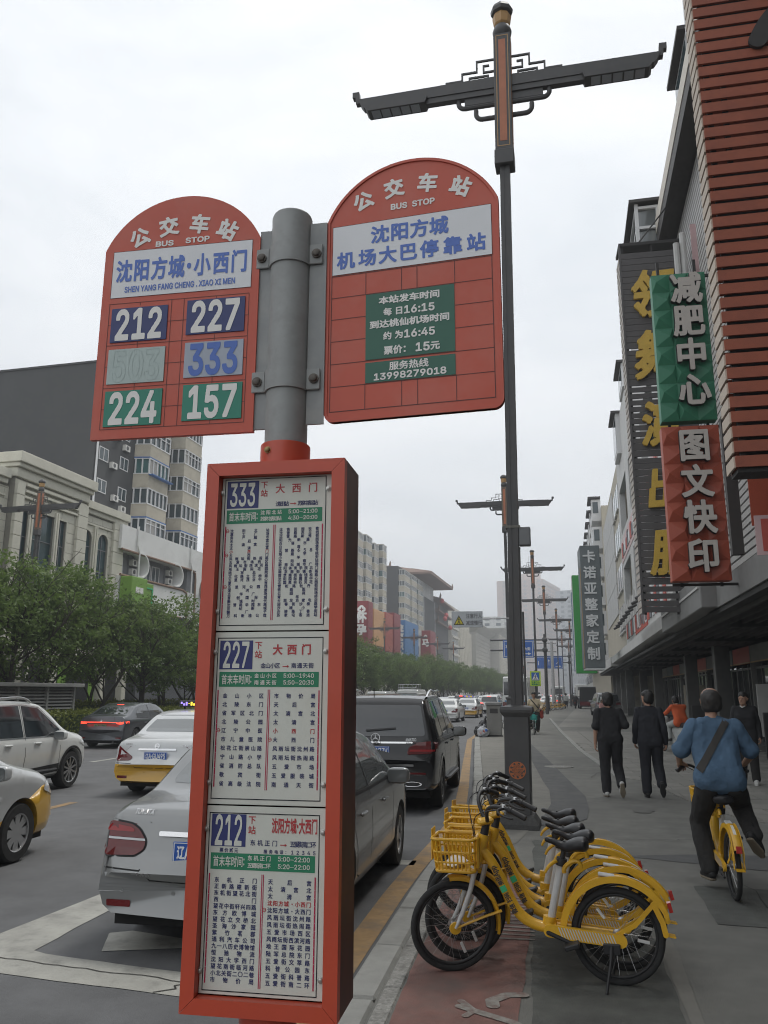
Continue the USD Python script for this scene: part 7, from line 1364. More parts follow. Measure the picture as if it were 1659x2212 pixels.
# next houses down the row
w1 = shop('white_fronted_shop', 'white fronted shop house with large dark openings beyond the brown slatted sign')
op = unary_union([sbox(a, b, a + 6.5, c) for a, b, c in ((36.5, 13.0, 16.2), (45.0, 13.0, 16.2), (54.0, 13.0, 16.2), (36.5, 7.9, 10.6), (45.0, 7.9, 10.6), (54.0, 7.9, 10.6))])
part(w1, 'wall', MB().poly(sbox(34.3, 4.46, 62, 20.8).difference(op), .4, mv(0, -.4, 0) @ rot('z', 0) @ rot('x', 90) @ mv(0, 0, -.4)), L['front_white'])
part(w1, 'inner_block', MB().box(34.3, 62, -12, -.9, 4.46, 20.8), L['frame_dark'])
for a, b, c in ((36.5, 13.0, 16.2), (45.0, 13.0, 16.2), (54.0, 13.0, 16.2), (36.5, 7.9, 10.6), (45.0, 7.9, 10.6), (54.0, 7.9, 10.6)):
    w = joint(w1, 'window'); part(w, 'pane', MB().box(a + .01, a + 6.49, -.62, -.60, b + .01, c - .01), L['hall_glass']); m = MB()
    for q in range(1, 4): m.box(a + q * 1.62, a + q * 1.62 + .06, -.599, -.55, b, c)
    part(w, 'window_frame', m, L['alloy_dark'])
for a, b, z0, z1, m in ((36, 61, 11.0, 12.6, 'poster_pink'), (36, 61, 5.2, 7.4, 'front_white'), (45, 53, 5.3, 7.2, 'poster_red')):
    pn = joint(w1, 'advert_panel'); part(pn, 'panel', MB().box(a, b, .001 if m != 'poster_red' else .03, .03 if m != 'poster_red' else .06, z0, z1), L[m])
    for q in range(int((b - a) / 1.3)): part(pn, 'advert_block', MB().box(a + .2 + q * 1.3, a + 1.1 + q * 1.3, .061 if m == 'poster_red' else .031, .075, z0 + .3, z1 - .3 - .3 * (q % 2)), L['poster_red' if q % 3 == 0 and m != 'poster_red' else 'letter_pale' if q % 3 == 1 else 'recess_grey'])
for u0, z0, z1, p in ((50.5, 20.81, 22.4, .12), (56, 18.0, 20.9, .28)):
    b = joint(w1, 'roof_bay'); part(b, 'bay_box', MB().box(u0, u0 + 3, -1, p, z0, z1), L['window_white']); part(b, 'bay_pane', MB().box(u0 + .1, u0 + 2.9, p + .001, p + .02, z0 + .3, z1 - .3), L['window_glass']); part(b, 'bay_eave', MB().box(u0 - .2, u0 + 3.2, -1, p + .3, z1 + .001, z1 + .15), L['beam_dark'])
w2 = shop('glossy_panel_house', 'house clad in smooth pale panels next to the white shop house')
part(w2, 'wall', MB().box(62.6, 92, -12, -.1, 4.2, 19.2), L['front_cream'])
for k in range(5):
    for j in range(4): part(w2, 'clad_panel', MB().cbox(70.2 + k * 3.6, 73.7 + k * 3.6, -.099, -.03, 8.2 + j * 2.6, 10.75 + j * 2.6, .01), L['pale_panel'])
for k in range(3):
    for j in range(4): glazed_y = joint(w2, 'window'); part(glazed_y, 'pane', MB().box(63.2 + k * 2.2, 64.9 + k * 2.2, -.099, -.06, 6.4 + j * 3.1, 8.4 + j * 3.1), L['hall_glass']); part(glazed_y, 'sill', MB().box(63.1 + k * 2.2, 65.0 + k * 2.2, -.099, .06, 6.28 + j * 3.1, 6.39 + j * 3.1), L['front_white'])
part(w2, 'fascia', MB().box(66.2, 92, -.2, 1.0, 3.8, 4.5), L['front_white']); part(w2, 'arcade_back', MB().box(66.2, 92, -5, -4.5, 0, 3.8), L['shop_stone']); part(w2, 'soffit', MB().box(66.2, 92, -5, .9, 3.6, 3.79), L['soffit_dark'])
for u in (70, 77, 84, 90): part(w2, 'pillar', MB().box(u, u + .6, -.9, -.3, 0, 3.59), L['pillar_stone'])
w3 = shop('bay_window_house', 'row house with stepped white bay windows along its roofline beyond the panel clad house')
part(w3, 'wall', MB().box(92.3, 160, -12, -.2, 0, 22.5), L['front_cream'])
for k in range(9):
    for j in range(6): b = joint(w3, 'bay_window', (93.5 + k * 7.2, 0, 5.0 + j * 3.2)); part(b, 'bay_box', MB().box(0, 3.6, -.199, .85, 0, 2.5), L['window_white']); part(b, 'bay_pane', MB().box(.25, 3.35, .851, .88, .9, 2.2), L['window_glass']); part(b, 'bay_pane', MB().box(-.03, -.001, .1, .7, .9, 2.2), L['window_glass'])
for k in range(9): part(w3, 'bay_eave', MB().box(93.2 + k * 7.2, 97.4 + k * 7.2, -.19, 1.2, 23.6, 23.8), L['beam_dark'])
w4 = shop('far_row_house', 'last pale row house of the shop side before the street bends')
part(w4, 'wall', MB().box(160.5, 230, -14, -.5, 0, 25.5), L['far_white'])
for k in range(10):
    for j in range(7): part(w4, 'window', MB().box(162 + k * 6.8, 165 + k * 6.8, -.499, -.40, 4 + j * 3, 5.8 + j * 3), L['window_glass'])
# hanging signs down the row
gs = thing('tall_grey_sign', 'tall slate grey shop sign with pale characters and a gold edge line', 'shop sign', (3.62, 55, 0), 0)
part(gs, 'sign_case', MB().cbox(0, 1.28, 0, 2.6, 3.33, 11.4, .03), L['sign_slate']); part(gs, 'foot_rail', MB().box(.05, 1.25, -.03, 2.55, 3.22, 3.32), L['letter_pale']); part(gs, 'gold_line', MB().box(-.04, -.01, .1, .16, 3.3, 9.9), L['lamp_gold'])
for k, ch in enumerate('卡诺亚整家定制'): part(gs, 'character', MB().poly(affinity.translate(text_shape(ch, .78, bold=2, res=80), .58, 10.27 - k * 1.065), .06, stand(0, -.002, 0)), L['letter_pale'])
g2 = thing('green_blade_sign', 'plain green blade sign mostly hidden behind the tall grey sign', 'shop sign', (3.42, 62, 0), 0); part(g2, 'sign_case', MB().cbox(0, 1.5, 0, .5, 3.15, 10.4, .03), L['sign_leaf_green']); part(g2, 'sign_edge', MB().box(-.05, -.001, .02, .48, 3.2, 10.35), L['letter_pale'])
g3 = thing('blue_blade_sign', 'narrow blue blade sign peeping out behind the green one', 'shop sign', (3.52, 66, 0), 0); part(g3, 'sign_case', MB().cbox(0, 1.2, 0, .4, 3.4, 9.6, .03), L['sign_deep_blue']); part(g3, 'sign_edge', MB().box(-.04, -.001, .02, .38, 3.5, 9.5), L['letter_pale'])
# posters hanging at the right of the red sign
hp = thing('hanging_poster', 'bright picture poster hanging below the red slat screen', 'poster', (3.12, 11.6, 0), -4); part(hp, 'poster_sheet', MB().box(0, 1.4, 0, .02, 3.55, 4.10), L['poster_pink'])
for k, (m, a, b) in enumerate((('poster_red', .08, .22), ('front_white', .25, .4), ('ink_black', .44, .5), ('poster_red', .55, .9))): part(hp, 'poster_patch', MB().box(a, b, -.006, -.001, 3.6 + .04 * k, 4.05 - .05 * k), L[m])
hp2 = thing('hanging_poster', 'orange faceted panel behind the picture poster', 'poster', (3.62, 13.6, 0), -2); part(hp2, 'poster_sheet', MB().box(0, 1.6, 0, .03, 4.35, 5.3), L['sign_red_relief']); part(hp2, 'hanging_post', MB().box(-.32, -.14, .05, .2, 3.9, 6.2), L['beam_dark'])
# ------------------------------------------------------------------ people
mat('skin', (0.36, 0.21, 0.145), .55, var=.08, scale=8); mat('hair_black', (.013, .012, .011), .55, var=.3, scale=30); mat('hair_grey', (.026, .024, .022), .6, var=.4, scale=30)
mat('cloth_black', (.015, .015, .017), .85, var=.3, scale=9, bump=.8, bscale=22); mat('cloth_suit', (.012, .013, .018), .8, var=.25, scale=9, bump=.8, bscale=18); mat('cloth_dark', (.022, .021, .020), .9, var=.3, scale=9, bump=.8, bscale=20); mat('cloth_blue', (.072, .130, .205), .9, var=.16, scale=5, bump=1.0, bscale=16, dirt=(.052, .096, .155), dscale=3.5, dfac=.6)
mat('cloth_cream', (.50, .42, .29), .9, var=.08); mat('cloth_orange', (.55, .10, .03), .8, var=.1); mat('cloth_pale', (.36, .37, .36), .9, var=.1); mat('cloth_pink', (.50, .27, .25), .9); mat('strap_brown', (.035, .032, .029), .8); mat('cloth_red', (.32, .045, .03), .8); mat('shoe_white', (.50, .50, .48), .7); mat('shoe_black', (.014, .014, .014), .6); mat('sole_tan', (.20, .17, .125), .8)
MAN = manifold3d.Manifold
def ball(p, r, seg=14): return MAN.sphere(float(r), seg).translate([float(v) for v in p])
def limb(pts, seg=14):
    """tapered limb through (point, radius) pairs"""
    return MAN.batch_boolean([MAN.batch_hull([ball(a, ra, seg), ball(b, rb, seg)]) for (a, ra), (b, rb) in zip(pts[:-1], pts[1:])], manifold3d.OpType.Add)
def lump(items, seg=14): return MAN.batch_hull([ball(p, r, seg) for p, r in items])
def join_(l): return MAN.batch_boolean(l, manifold3d.OpType.Add)
def soft(m, ln=.03, it=8, fold=0.0, seed=0, fs=9.0):
    """refines, smooths and, for cloth, adds shallow folds"""
    k = m.refine_to_length(ln).to_mesh(); t = trimesh.Trimesh(k.vert_properties[:, :3], k.tri_verts, process=True); trimesh.smoothing.filter_taubin(t, .5, .53, iterations=it)
    if fold:
        v = np.array(t.vertices); q = v * np.array([fs, fs, fs * .55]) + seed; f = meshkit.fbm(q, 3, seed) - .5; f2 = 1 - 2 * np.abs(meshkit.fbm(q * 1.7 + 5, 2, seed + 3) - .5) * 2
        t.vertices = v + t.vertex_normals * (fold * (f * 1.2 + f2 * .35))[:, None]
    return t
def hand_(wrist, d, up, side, curl=.7, s=1.0):
    """palm and five bent fingers; d: from wrist to knuckles, up: back of the hand, side: +1/-1 where the thumb leaves"""
    d = np.array(d, float); d /= np.linalg.norm(d); up = np.array(up, float); up -= d * (up @ d); up /= np.linalg.norm(up); x = np.cross(d, up) * side; w = np.array(wrist, float); o = []
    o.append(lump([(w, .024 * s), (w + d * .085 * s + x * .026 * s, .016 * s), (w + d * .088 * s - x * .028 * s, .014 * s), (w + d * .03 * s + x * .024 * s, .018 * s)], 10))
    for k, (ox, ln) in enumerate(((.029, .070), (.010, .078), (-.010, .072), (-.029, .056))):
        p = w + d * .088 * s + x * ox * s; a = 0.0; pts = [(p, .0095 * s)]; dd = d.copy()
        for q, fr in enumerate((.45, .32, .23)):
            a += curl * (.55 + .25 * q); dd = d * math.cos(a) - up * math.sin(a); p = p + dd * ln * fr * s; pts.append((p, (.0088 - .0008 * q) * s))
        o.append(limb(pts, 8))
    p = w + d * .03 * s + x * .028 * s; q = p + (d * .5 + x * .75 - up * .35) * .034 * s; r = q + (d * .9 + x * .15 - up * .5) * .030 * s; o.append(limb([(p, .013 * s), (q, .011 * s), (r, .009 * s)], 8))
    return join_(o)
def head_(c, fwd, up, s=1.0, seg=18):
    """head with brow, nose, mouth, chin and ears; returns (skin manifold, frame)"""
    f = np.array(fwd, float); f /= np.linalg.norm(f); u = np.array(up, float); u -= f * (u @ f); u /= np.linalg.norm(u); r = np.cross(f, u); c = np.array(c, float); P = lambda x, y, z: c + (r * x + f * y + u * z) * s
    m = [lump([(P(0, -.025, .03), .090 * s), (P(0, .012, .035), .080 * s), (P(0, -.03, -.01), .078 * s)], seg), lump([(P(0, .02, -.01), .070 * s), (P(0, .055, -.085), .028 * s), (P(.03, .03, -.06), .034 * s), (P(-.03, .03, -.06), .034 * s)], seg)]
    m.append(lump([(P(0, .088, .012), .008 * s), (P(0, .108, -.022), .012 * s), (P(.012, .094, -.028), .009 * s), (P(-.012, .094, -.028), .009 * s)], 8))
    m.append(lump([(P(-.02, .082, -.052), .007 * s), (P(.02, .082, -.052), .007 * s), (P(0, .090, -.052), .008 * s)], 8)); m.append(lump([(P(-.036, .080, .022), .008 * s), (P(.036, .080, .022), .008 * s)], 8))
    for e in (-1, 1): m.append(lump([(P(e * .080, -.008, .012), .012 * s), (P(e * .083, -.012, -.020), .009 * s), (P(e * .090, -.022, .014), .009 * s)], 8))
    return join_(m), P
def person(label, loc, rz, J, top='cloth_black', legs='cloth_black', shoes='shoe_black', sole='shoe_black', sleeves='short', hair='hair_black', coat=False, build=1.0, res=.028, fold=.010, seed=0, group=None, bald=False, hands=(.7, .7), handup=None, eyes=True, long_hair=False, skirt=False, fine=True):
    t = thing('person', label, 'person', loc, rz, group); A = {k: np.array(v, float) for k, v in J.items()}; b = build; seg = 14 if fine else 9
    pel, ch, nk, hc = A['pelvis'], A['chest'], A['neck'], A['head']; parts = []
    hip = {s: A.get('hip' + s, pel + np.array([(-.095 if s == 'l' else .095), 0, -.02])) for s in 'lr'}
    hm, P = head_(hc, J.get('look', (0, 1, 0)), J.get('headup', (0, 0, 1)), 1.0, 18 if fine else 12)
    body = [hm, limb([(nk - (hc - nk) * .35, .062), (nk, .056), (hc - np.array([0, 0, .04]), .052)], seg), lump([(ch + (-.08, .02, .0), .06), (ch + (.08, .02, .0), .06), (pel + (-.06, 0, .05), .065), (pel + (.06, 0, .05), .065)], seg), lump([(nk + (0, 0, -.06), .045), (ch + (-.05, .02, .02), .055), (ch + (.05, .02, .02), .055)], seg), limb([(A['shl'], .045), (ch + (0, .02, .05), .05), (A['shr'], .045)], seg)]
    for s in 'lr':
        body += [limb([(A['sh' + s], .042), (A['el' + s], .038), (A['wr' + s], .027)], seg), limb([(hip[s], .085), (A['kn' + s], .056), (A['an' + s], .040)], seg)]
        sg = -1 if s == 'l' else 1; d = A.get('hd' + s, A['wr' + s] - A['el' + s]); up = (handup or {}).get(s, (sg * 1.0, 0, 0.15)); body.append(hand_(A['wr' + s], d, up, (1 if s == 'l' else -1) * J.get('thumb' + s, 1), hands[0 if s == 'l' else 1]))
    bm = part(t, 'body', soft(join_(body), .016 if fine else .04, 4), L['skin'], True)
    # clothes over the body
    sh = [lump([(A['shl'] + (.03, 0, -.01), .066 * b), (A['shr'] + (-.03, 0, -.01), .066 * b), (ch + (-.085 * b, .02, -.02), .115 * b), (ch + (.085 * b, .02, -.02), .115 * b), (nk + (0, -.012, -.045), .058)], seg), lump([(ch + (-.085 * b, .01, -.02), .117 * b), (ch + (.085 * b, .01, -.02), .117 * b), (pel + (-.085 * b, 0, .06), .110 * b), (pel + (.085 * b, 0, .06), .110 * b)], seg)]
    hem = .17 if coat else .10; sh.append(lump([(pel + (-.10 * b, 0, .06), .114 * b), (pel + (.10 * b, 0, .06), .114 * b), (pel + (-.115 * b, 0, -hem + .11), .112 * b), (pel + (.115 * b, 0, -hem + .11), .112 * b)], seg))
    for s in 'lr':
        e, w, q = A['el' + s], A['wr' + s], A['sh' + s]
        sh.append(limb([(q, .068 * b), (q + (e - q) * .72, .068 * b), (q + (e - q) * .86, .077 * b)] if sleeves == 'short' else [(q, .068 * b), (e, .058 * b), (w, .046 * b), (w + (w - e) * .06, .046 * b)], seg))
    part(t, 'jacket' if coat else 'shirt', soft(join_(sh), res * .8, 7, fold, seed), L[top], True)
    tr = [lump([(hip['l'] + (-.01, 0, .02), .100), (hip['r'] + (.01, 0, .02), .100), (pel + (0, .0, .03), .085)], seg)]
    for s in 'lr': k_, a_ = A['kn' + s], A['an' + s]; tr.append(limb([(hip[s], .108), (hip[s] + (k_ - hip[s]) * .5, .100), (k_, .084), (k_ + (a_ - k_) * .5, .080), (a_ + (k_ - a_) * .02, .074)], seg))
    if skirt: tr.append(lump([(pel + (-.08, 0, 0), .11), (pel + (.08, 0, 0), .11), (pel + (-.16, 0, -.42), .08), (pel + (.16, 0, -.42), .08)], seg))
    part(t, 'trousers', soft(join_(tr), res, 6, fold * .8, seed + 7), L[legs], True)
    for s in 'lr':
        a_ = A['an' + s]; td = A.get('toe' + s, np.array([0, 1.0, -.05])); td = td / np.linalg.norm(td); nn = np.array(J.get('ft' + s, (0, 0, 1.0)), float); nn -= td * (nn @ td); nn /= np.linalg.norm(nn); sd_ = np.cross(td, nn)
        q = lambda f_, x, z: a_ + td * f_ + sd_ * x + nn * z
        sj = joint(t, 'shoe'); up_ = join_([lump([(q(-.045, 0, -.045), .040), (q(.0, 0, .0), .045), (q(.06, 0, -.035), .042), (q(.15, .0, -.060), .026), (q(.11, .022, -.058), .026), (q(.11, -.022, -.058), .026)], seg)])
        part(sj, 'shoe_upper', soft(up_, .02 if fine else .04, 3), L[shoes], True)
        part(sj, 'shoe_sole', soft(lump([(q(-.055, 0, -.086), .014), (q(-.05, .022, -.086), .012), (q(-.05, -.022, -.086), .012), (q(.10, .036, -.086), .012), (q(.10, -.036, -.086), .012), (q(.172, .012, -.084), .011), (q(.172, -.012, -.084), .011)], 10), .03, 2), L[sole], True)
    hr = [lump([(P(0, -.034, .048), .093), (P(0, .015, .062), .078)], 18), lump([(P(0, -.045, .03), .092), (P(-.03, -.050, -.045), .058), (P(.03, -.050, -.045), .058)], 18)]
    if bald: hr = [lump([(P(0, -.045, .012), .094), (P(-.03, -.050, -.050), .058), (P(.03, -.050, -.050), .058), (P(-.05, -.015, .01), .045), (P(.05, -.015, .01), .045)], 18)]
    if long_hair: hr.append(lump([(P(0, -.05, 0), .09), (P(0, -.07, -.15), .06)], 12))
    cutter = lump([(P(0, .125, -.03), .085), (P(0, .115, .0), .075), (P(0, .16, -.12), .09)], 16); part(bm if False else t, 'hair', soft(join_(hr) - cutter - ball(P(.096, -.012, -.008), .030) - ball(P(-.096, -.012, -.008), .030), .014 if fine else .035, 2, .012, seed + 2, 34), L[hair], True)
    if eyes:
        for e in (-1, 1): part(t, 'eye', MB().tm(trimesh.creation.icosphere(1, .0095), mv(*P(e * .033, .079, .006))), L['ink_black'], True)
    return t, A, P
walk1 = dict(pelvis=(0, 0, .93), chest=(.0, .02, 1.27), neck=(0, .045, 1.47), head=(0, .075, 1.585), look=(-.05, .96, -.25), headup=(0, .25, 1), shl=(-.175, .02, 1.395), shr=(.175, .02, 1.395), ell=(-.235, -.01, 1.12), wrl=(-.245, .03, .87), elr=(.275, -.03, 1.15), wrr=(.18, .20, 1.12), knl=(-.10, .03, .50), anl=(-.10, .00, .10), knr=(.115, .12, .52), anr=(.125, -.20, .215), toer=np.array([.08, .35, -1.0]), ftr=(0, 1, .3), hdr=np.array([-.5, .8, .2]))
m1, A1, P1 = person('person in a loose black T-shirt and dark trousers walking away, cigarette hand low', (1.33, 14.88, 0), 2, walk1, 'cloth_black', 'cloth_black', 'shoe_white', 'sole_tan', build=.98, seed=3, fold=.024)
walk2 = dict(walk1); walk2.update(shl=(-.165, .02, 1.425), shr=(.165, .02, 1.425), neck=(0, .03, 1.50), head=(-.01, .06, 1.625), look=(-.55, .80, -.22), ell=(-.225, .04, 1.15), wrl=(-.235, .14, .91), elr=(.23, -.05, 1.15), wrr=(.25, .02, .90), chest=(0, .015, 1.30), pelvis=(0, 0, .95), knr=(.11, .10, .53), anr=(.12, -.21, .23), hdr=np.array([.02, .2, -1.0]))
m2, A2, P2_ = person('person in a dark jacket and trousers walking away with head turned aside', (2.00, 14.92, 0), -2, walk2, 'cloth_suit', 'cloth_suit', 'shoe_black', 'shoe_black', 'long', coat=True, build=.94, seed=8, fold=.020)
ridej = dict(pelvis=(0, .25, .935), chest=(0, .36, 1.26), neck=(0, .43, 1.50), head=(.01, .47, 1.635), look=(.05, .97, -.12), headup=(0, .12, 1), shl=(-.180, .37, 1.41), shr=(.180, .37, 1.41), ell=(-.315, .42, 1.165), wrl=(-.288, .60, 1.065), elr=(.325, .42, 1.165), wrr=(.288, .60, 1.065), hdl=np.array([.25, .9, -.25]), hdr=np.array([-.25, .9, -.25]),
             hipl=(-.10, .27, .90), hipr=(.10, .27, .90), knl=(-.165, .52, .56), anl=(-.125, .40, .175), toel=np.array([-.25, 1.0, -.02]), knr=(.22, .56, .70), anr=(.235, .22, .49), toer=np.array([.45, .42, -.62]), ftr=(.3, .6, .5))
cy, AC, PC = person('person in a blue T-shirt with a dark shoulder strap riding a yellow bicycle away', (1.655, 7.80, 0), -1.5, ridej, 'cloth_blue', 'cloth_dark', 'shoe_black', 'sole_tan', build=1.0, hair='hair_grey', bald=True, seed=19, fold=.024, res=.022, hands=(1.05, 1.05), handup={'l': (0, .3, 1), 'r': (0, .3, 1)})
# shoulder strap across the back, lying on the shirt
sv, sf_ = None, None
for c in cy.GetChildren():
    if c.GetName() == 'shirt': mm = UsdGeom.Mesh(c); sv = np.array(mm.GetPointsAttr().Get()); sf_ = np.array(mm.GetFaceVertexIndicesAttr().Get()).reshape(-1, 3)
def on_shirt(x, z, off, back=True): 
    d = np.array([0, 1.0, 0]) if back else np.array([0, -1.0, 0]); t_ = raycast(sv, sf_, np.array([[x, -3.0 if back else 4.0, z]]), d)[0]; return None if np.isnan(t_) else np.array([x, -3.0 + t_ - off if back else 4.0 - t_ + off, z])
rows = []
for k in range(26):
    q = k / 25; x = .130 - .315 * q; z = 1.50 - .47 * q; row = [on_shirt(x + dx, z + dz, .010) for dx, dz in ((-.022, .020), (0, 0), (.022, -.020))]
    if all(r is not None for r in row): rows.append(row)
st_ = MB().grid(np.array(rows)); solo_ = part(cy, 'shoulder_strap', st_, L['strap_brown'], 40)
stand_ = dict(pelvis=(0, 0, .94), chest=(0, .0, 1.29), neck=(0, .0, 1.49), head=(0, .03, 1.61), look=(.55, 1, -.03), shl=(-.165, 0, 1.42), shr=(.165, 0, 1.42), ell=(-.225, -.04, 1.14), wrl=(-.24, .04, .90), elr=(.23, -.03, 1.15), wrr=(.24, .20, 1.04), knl=(-.10, .05, .50), anl=(-.11, .02, .10), knr=(.10, .02, .50), anr=(.12, -.08, .10))
m3, A3, P3 = person('person in black with white shoes walking out from the shop fronts', (4.12, 17.3, 0), 168, stand_, 'cloth_black', 'cloth_dark', 'shoe_white', 'shoe_white', 'long', coat=True, seed=21)
part(m3, 'collar', MB().tube([P3(-.05, .05, -.13), P3(0, .065, -.16), P3(.05, .05, -.13)], .012, 6), L['shoe_white'])
# scooter and its rider in orange
def scooter(label, loc, rz, body='cloth_dark', group=None):
    t = thing('motor_scooter', label, 'scooter', loc, rz, group)
    for y in (0, 1.25): 
        w = joint(t, 'wheel'); part(w, 'tyre', MB().torus(.19, .05, 24, 8, mv(0, y, .24) @ rot('y', 90)), L['tyre_rubber'], True); part(w, 'rim', MB().lathe([(0, -.03), (.13, -.03), (.13, .03), (0, .03)], 18, mv(0, y, .24) @ rot('y', 90)), L['alloy'])
    part(t, 'body', soft(join_([lump([((0, -.15, .62), .14), ((0, .35, .66), .13), ((0, .1, .38), .13)]), lump([((0, .4, .33), .10), ((0, .95, .32), .10)]), lump([((0, 1.05, .40), .10), ((0, 1.0, .95), .11)])]), .06, 4), L[body], True)
    part(t, 'saddle', soft(lump([((0, -.2, .80), .09), ((0, .35, .80), .09)]), .05, 2), L['saddle_black'], True); part(t, 'handlebar', MB().tube([(-.34, .92, 1.04), (-.1, 1.0, 1.06), (.1, 1.0, 1.06), (.34, .92, 1.04)], .018, 8), L['bike_black']); part(t, 'fork', MB().tube([(0, 1.02, .95), (0, 1.25, .24)], .04, 8), L['alloy_dark']); part(t, 'tail_lamp', MB().box(-.07, .07, -.31, -.27, .62, .70), L['tail_red'])
    return t
sit = dict(pelvis=(0, .05, .93), chest=(0, .14, 1.22), neck=(0, .24, 1.40), head=(0, .32, 1.50), look=(0, .9, -.4), headup=(0, .4, 1), shl=(-.19, .16, 1.34), shr=(.19, .16, 1.34), ell=(-.27, .42, 1.14), wrl=(-.29, .68, 1.07), elr=(.27, .42, 1.14), wrr=(.29, .68, 1.07), hipl=(-.1, .08, .90), hipr=(.1, .08, .90), knl=(-.16, .50, .80), anl=(-.14, .52, .44), knr=(.16, .50, .80), anr=(.14, .52, .44))
scooter('dark motor scooter carrying the rider in an orange jacket before the shops', (4.35, 25.6, 0), 18, 'cloth_pale')
person('person in an orange jacket bent over the handlebars of a scooter by the shop fronts', (4.35, 25.6, 0), 18, sit, 'cloth_orange', 'cloth_pale', 'shoe_black', 'shoe_black', 'long', coat=True, res=.05, seed=31, fine=False)
# the woman coming on the teal bicycle
teal = build_bike('teal_bicycle', 'teal shared bicycle ridden towards the camera by the person in a cream top', None, 'bike_teal', 3, False, 9, (.20, 37.2, 0), -94, False, crank=-60)
w4_, _, PW = person('person in a cream top with a red bag riding a teal bicycle towards the camera', (.20, 37.2, 0), 176, {**ridej, 'ell': (-.34, .42, 1.17), 'elr': (.34, .42, 1.17), 'knr': (.18, .58, .66), 'anr': (.14, .44, .30), 'toer': np.array([.05, 1, -.1]), 'ftr': (0, 0, 1)}, 'cloth_cream', 'cloth_dark', 'sole_tan', 'sole_tan', 'long', res=.04, seed=41, fine=False, build=1.05)
part(w4_, 'shoulder_bag', soft(lump([((-.30, .30, .95), .07), ((-.30, .32, .72), .09), ((-.26, .22, .76), .08)]), .05, 3), L['cloth_red'], True); part(w4_, 'bag_strap', MB().tube(bez([(.14, .44, 1.46), (.0, .50, 1.30), (-.16, .46, 1.10), (-.28, .34, .98)], 12), .022, 6), L['strap_brown'])
# small figures far along the pavement
pf = []
for i, (x, y, rz, top, lg, sl, lb) in enumerate(((4.0, 96, 0, 'cloth_pale', 'cloth_black', 'long', 'distant person in a pale top and dark trousers walking up the pavement'), (1.75, 84, 95, 'cloth_black', 'cloth_dark', 'long', 'distant person in dark clothes bending at the kerb by the white mast'), (4.95, 60, 178, 'cloth_pink', 'cloth_pale', 'short', 'distant small person in pink before the silver offroad car'),
                                           (5.15, 60.8, 170, 'cloth_pale', 'cloth_pale', 'long', 'distant person in a pale dress beside the one in pink'), (6.4, 112, 10, 'cloth_dark', 'cloth_black', 'long', 'distant dark figure beyond the far scooter rider'), (7.2, 118, -10, 'cloth_black', 'cloth_dark', 'long', 'distant dark figure close to the parked black truck'))):
    person(lb, (x, y, 0), rz, walk2 if i != 2 else {k: tuple(np.array(v) * (.72 if not k.startswith(('look', 'headup', 'toe', 'ft', 'hd')) else 1)) for k, v in walk2.items()}, top, lg, 'shoe_white', 'shoe_white', sl, res=.07, seed=50 + i, fine=False, eyes=False, skirt=(i == 3))
scooter('far motor scooter with a dark rider heading up the pavement', (5.2, 100, 0), -6, 'cloth_dark'); person('distant person in dark clothes with a pale helmet riding the far scooter', (5.2, 100, 0), -6, sit, 'cloth_dark', 'cloth_black', 'shoe_black', 'shoe_black', 'long', hair='cloth_pale', res=.07, seed=61, fine=False, eyes=False)
# ------------------------------------------------------------------ small street furniture
mat('bin_grey', (.20, .195, .18), .6, var=.08, dirt=(.14, .135, .12), dscale=3, dfac=.5); mat('bag_black', (.014, .014, .015), .25, var=.3); mat('bag_clear', (.42, .43, .45), .3, var=.2, scale=12); plain('sign_blue', (.03, .12, .42), .45); plain('sign_lime', (.50, .70, .03), .45); plain('sign_yellow', (.62, .52, .03), .45); mat('sign_board_grey', (.42, .44, .46), .45, var=.03); mat('mast_grey', (.40, .40, .40), .5)
bn = thing('litter_bin', 'grey metal litter bin on the kerbside in front of the traffic', 'litter bin', (-1.46, 34.3, 0), 0)
part(bn, 'bin_body', MB().cbox(-.30, .30, -.22, .22, .05, 1.22, .02), L['bin_grey']); part(bn, 'bin_lid', MB().cbox(-.34, .34, -.26, .26, 1.221, 1.36, .03), L['canopy_grey']); part(bn, 'bin_foot', MB().box(-.28, .34, -.24, .24, 0, .049), L['frame_dark']); part(bn, 'bin_opening', MB().cbox(-.16, .16, -.226, -.221, .92, 1.10, .002), L['frame_dark']); part(bn, 'bin_handle', MB().tube([(.30, -.05, .62), (.37, -.05, .64), (.37, -.05, .56), (.30, -.05, .55)], .018, 6), L['alloy'])
for k, (x, y, s, m, lb) in enumerate(((-2.02, 34.1, .26, 'bag_black', 'black rubbish bag slumped against the litter bin'), (-1.90, 33.8, .24, 'bag_clear', 'clear rubbish bag of mixed waste lying before the litter bin'), (-1.86, 34.4, .30, 'bag_black', 'tall black rubbish bag tied at the top behind the clear bag'))):
    v = trimesh.creation.icosphere(3); P = np.array(v.vertices); n_ = meshkit.fbm(P * 2.3 + k * 7, 4, k) - .5; P = P * (1 + n_ * .55)[:, None] * (s, s, s * (1.0 if k < 2 else 1.5)); P[:, 2] = np.maximum(P[:, 2], -s * .75) + s * .75
    bg = solo('rubbish_bag', MB().add(P + (x, y, 0), v.faces), L[m], lb, 'rubbish bag', None, smooth=True); part(bg, 'bag_knot', MB().tube([(x, y, s * 1.5 if k < 2 else s * 2.0), (x + .03, y, s * 1.75 if k < 2 else s * 2.35), (x + .08, y, s * 1.95 if k < 2 else s * 2.6)], [.05, .03, .06], 7), L[m], True)
    if k == 1:
        for q, c in enumerate(('poster_pink', 'poster_red', 'sign_blue')): part(bg, 'waste_scrap', MB().cbox(x - .12 + q * .11, x - .03 + q * .11, y - s * 1.02, y - s * .93, .12 + .05 * q, .22 + .05 * q, .01), L[c])
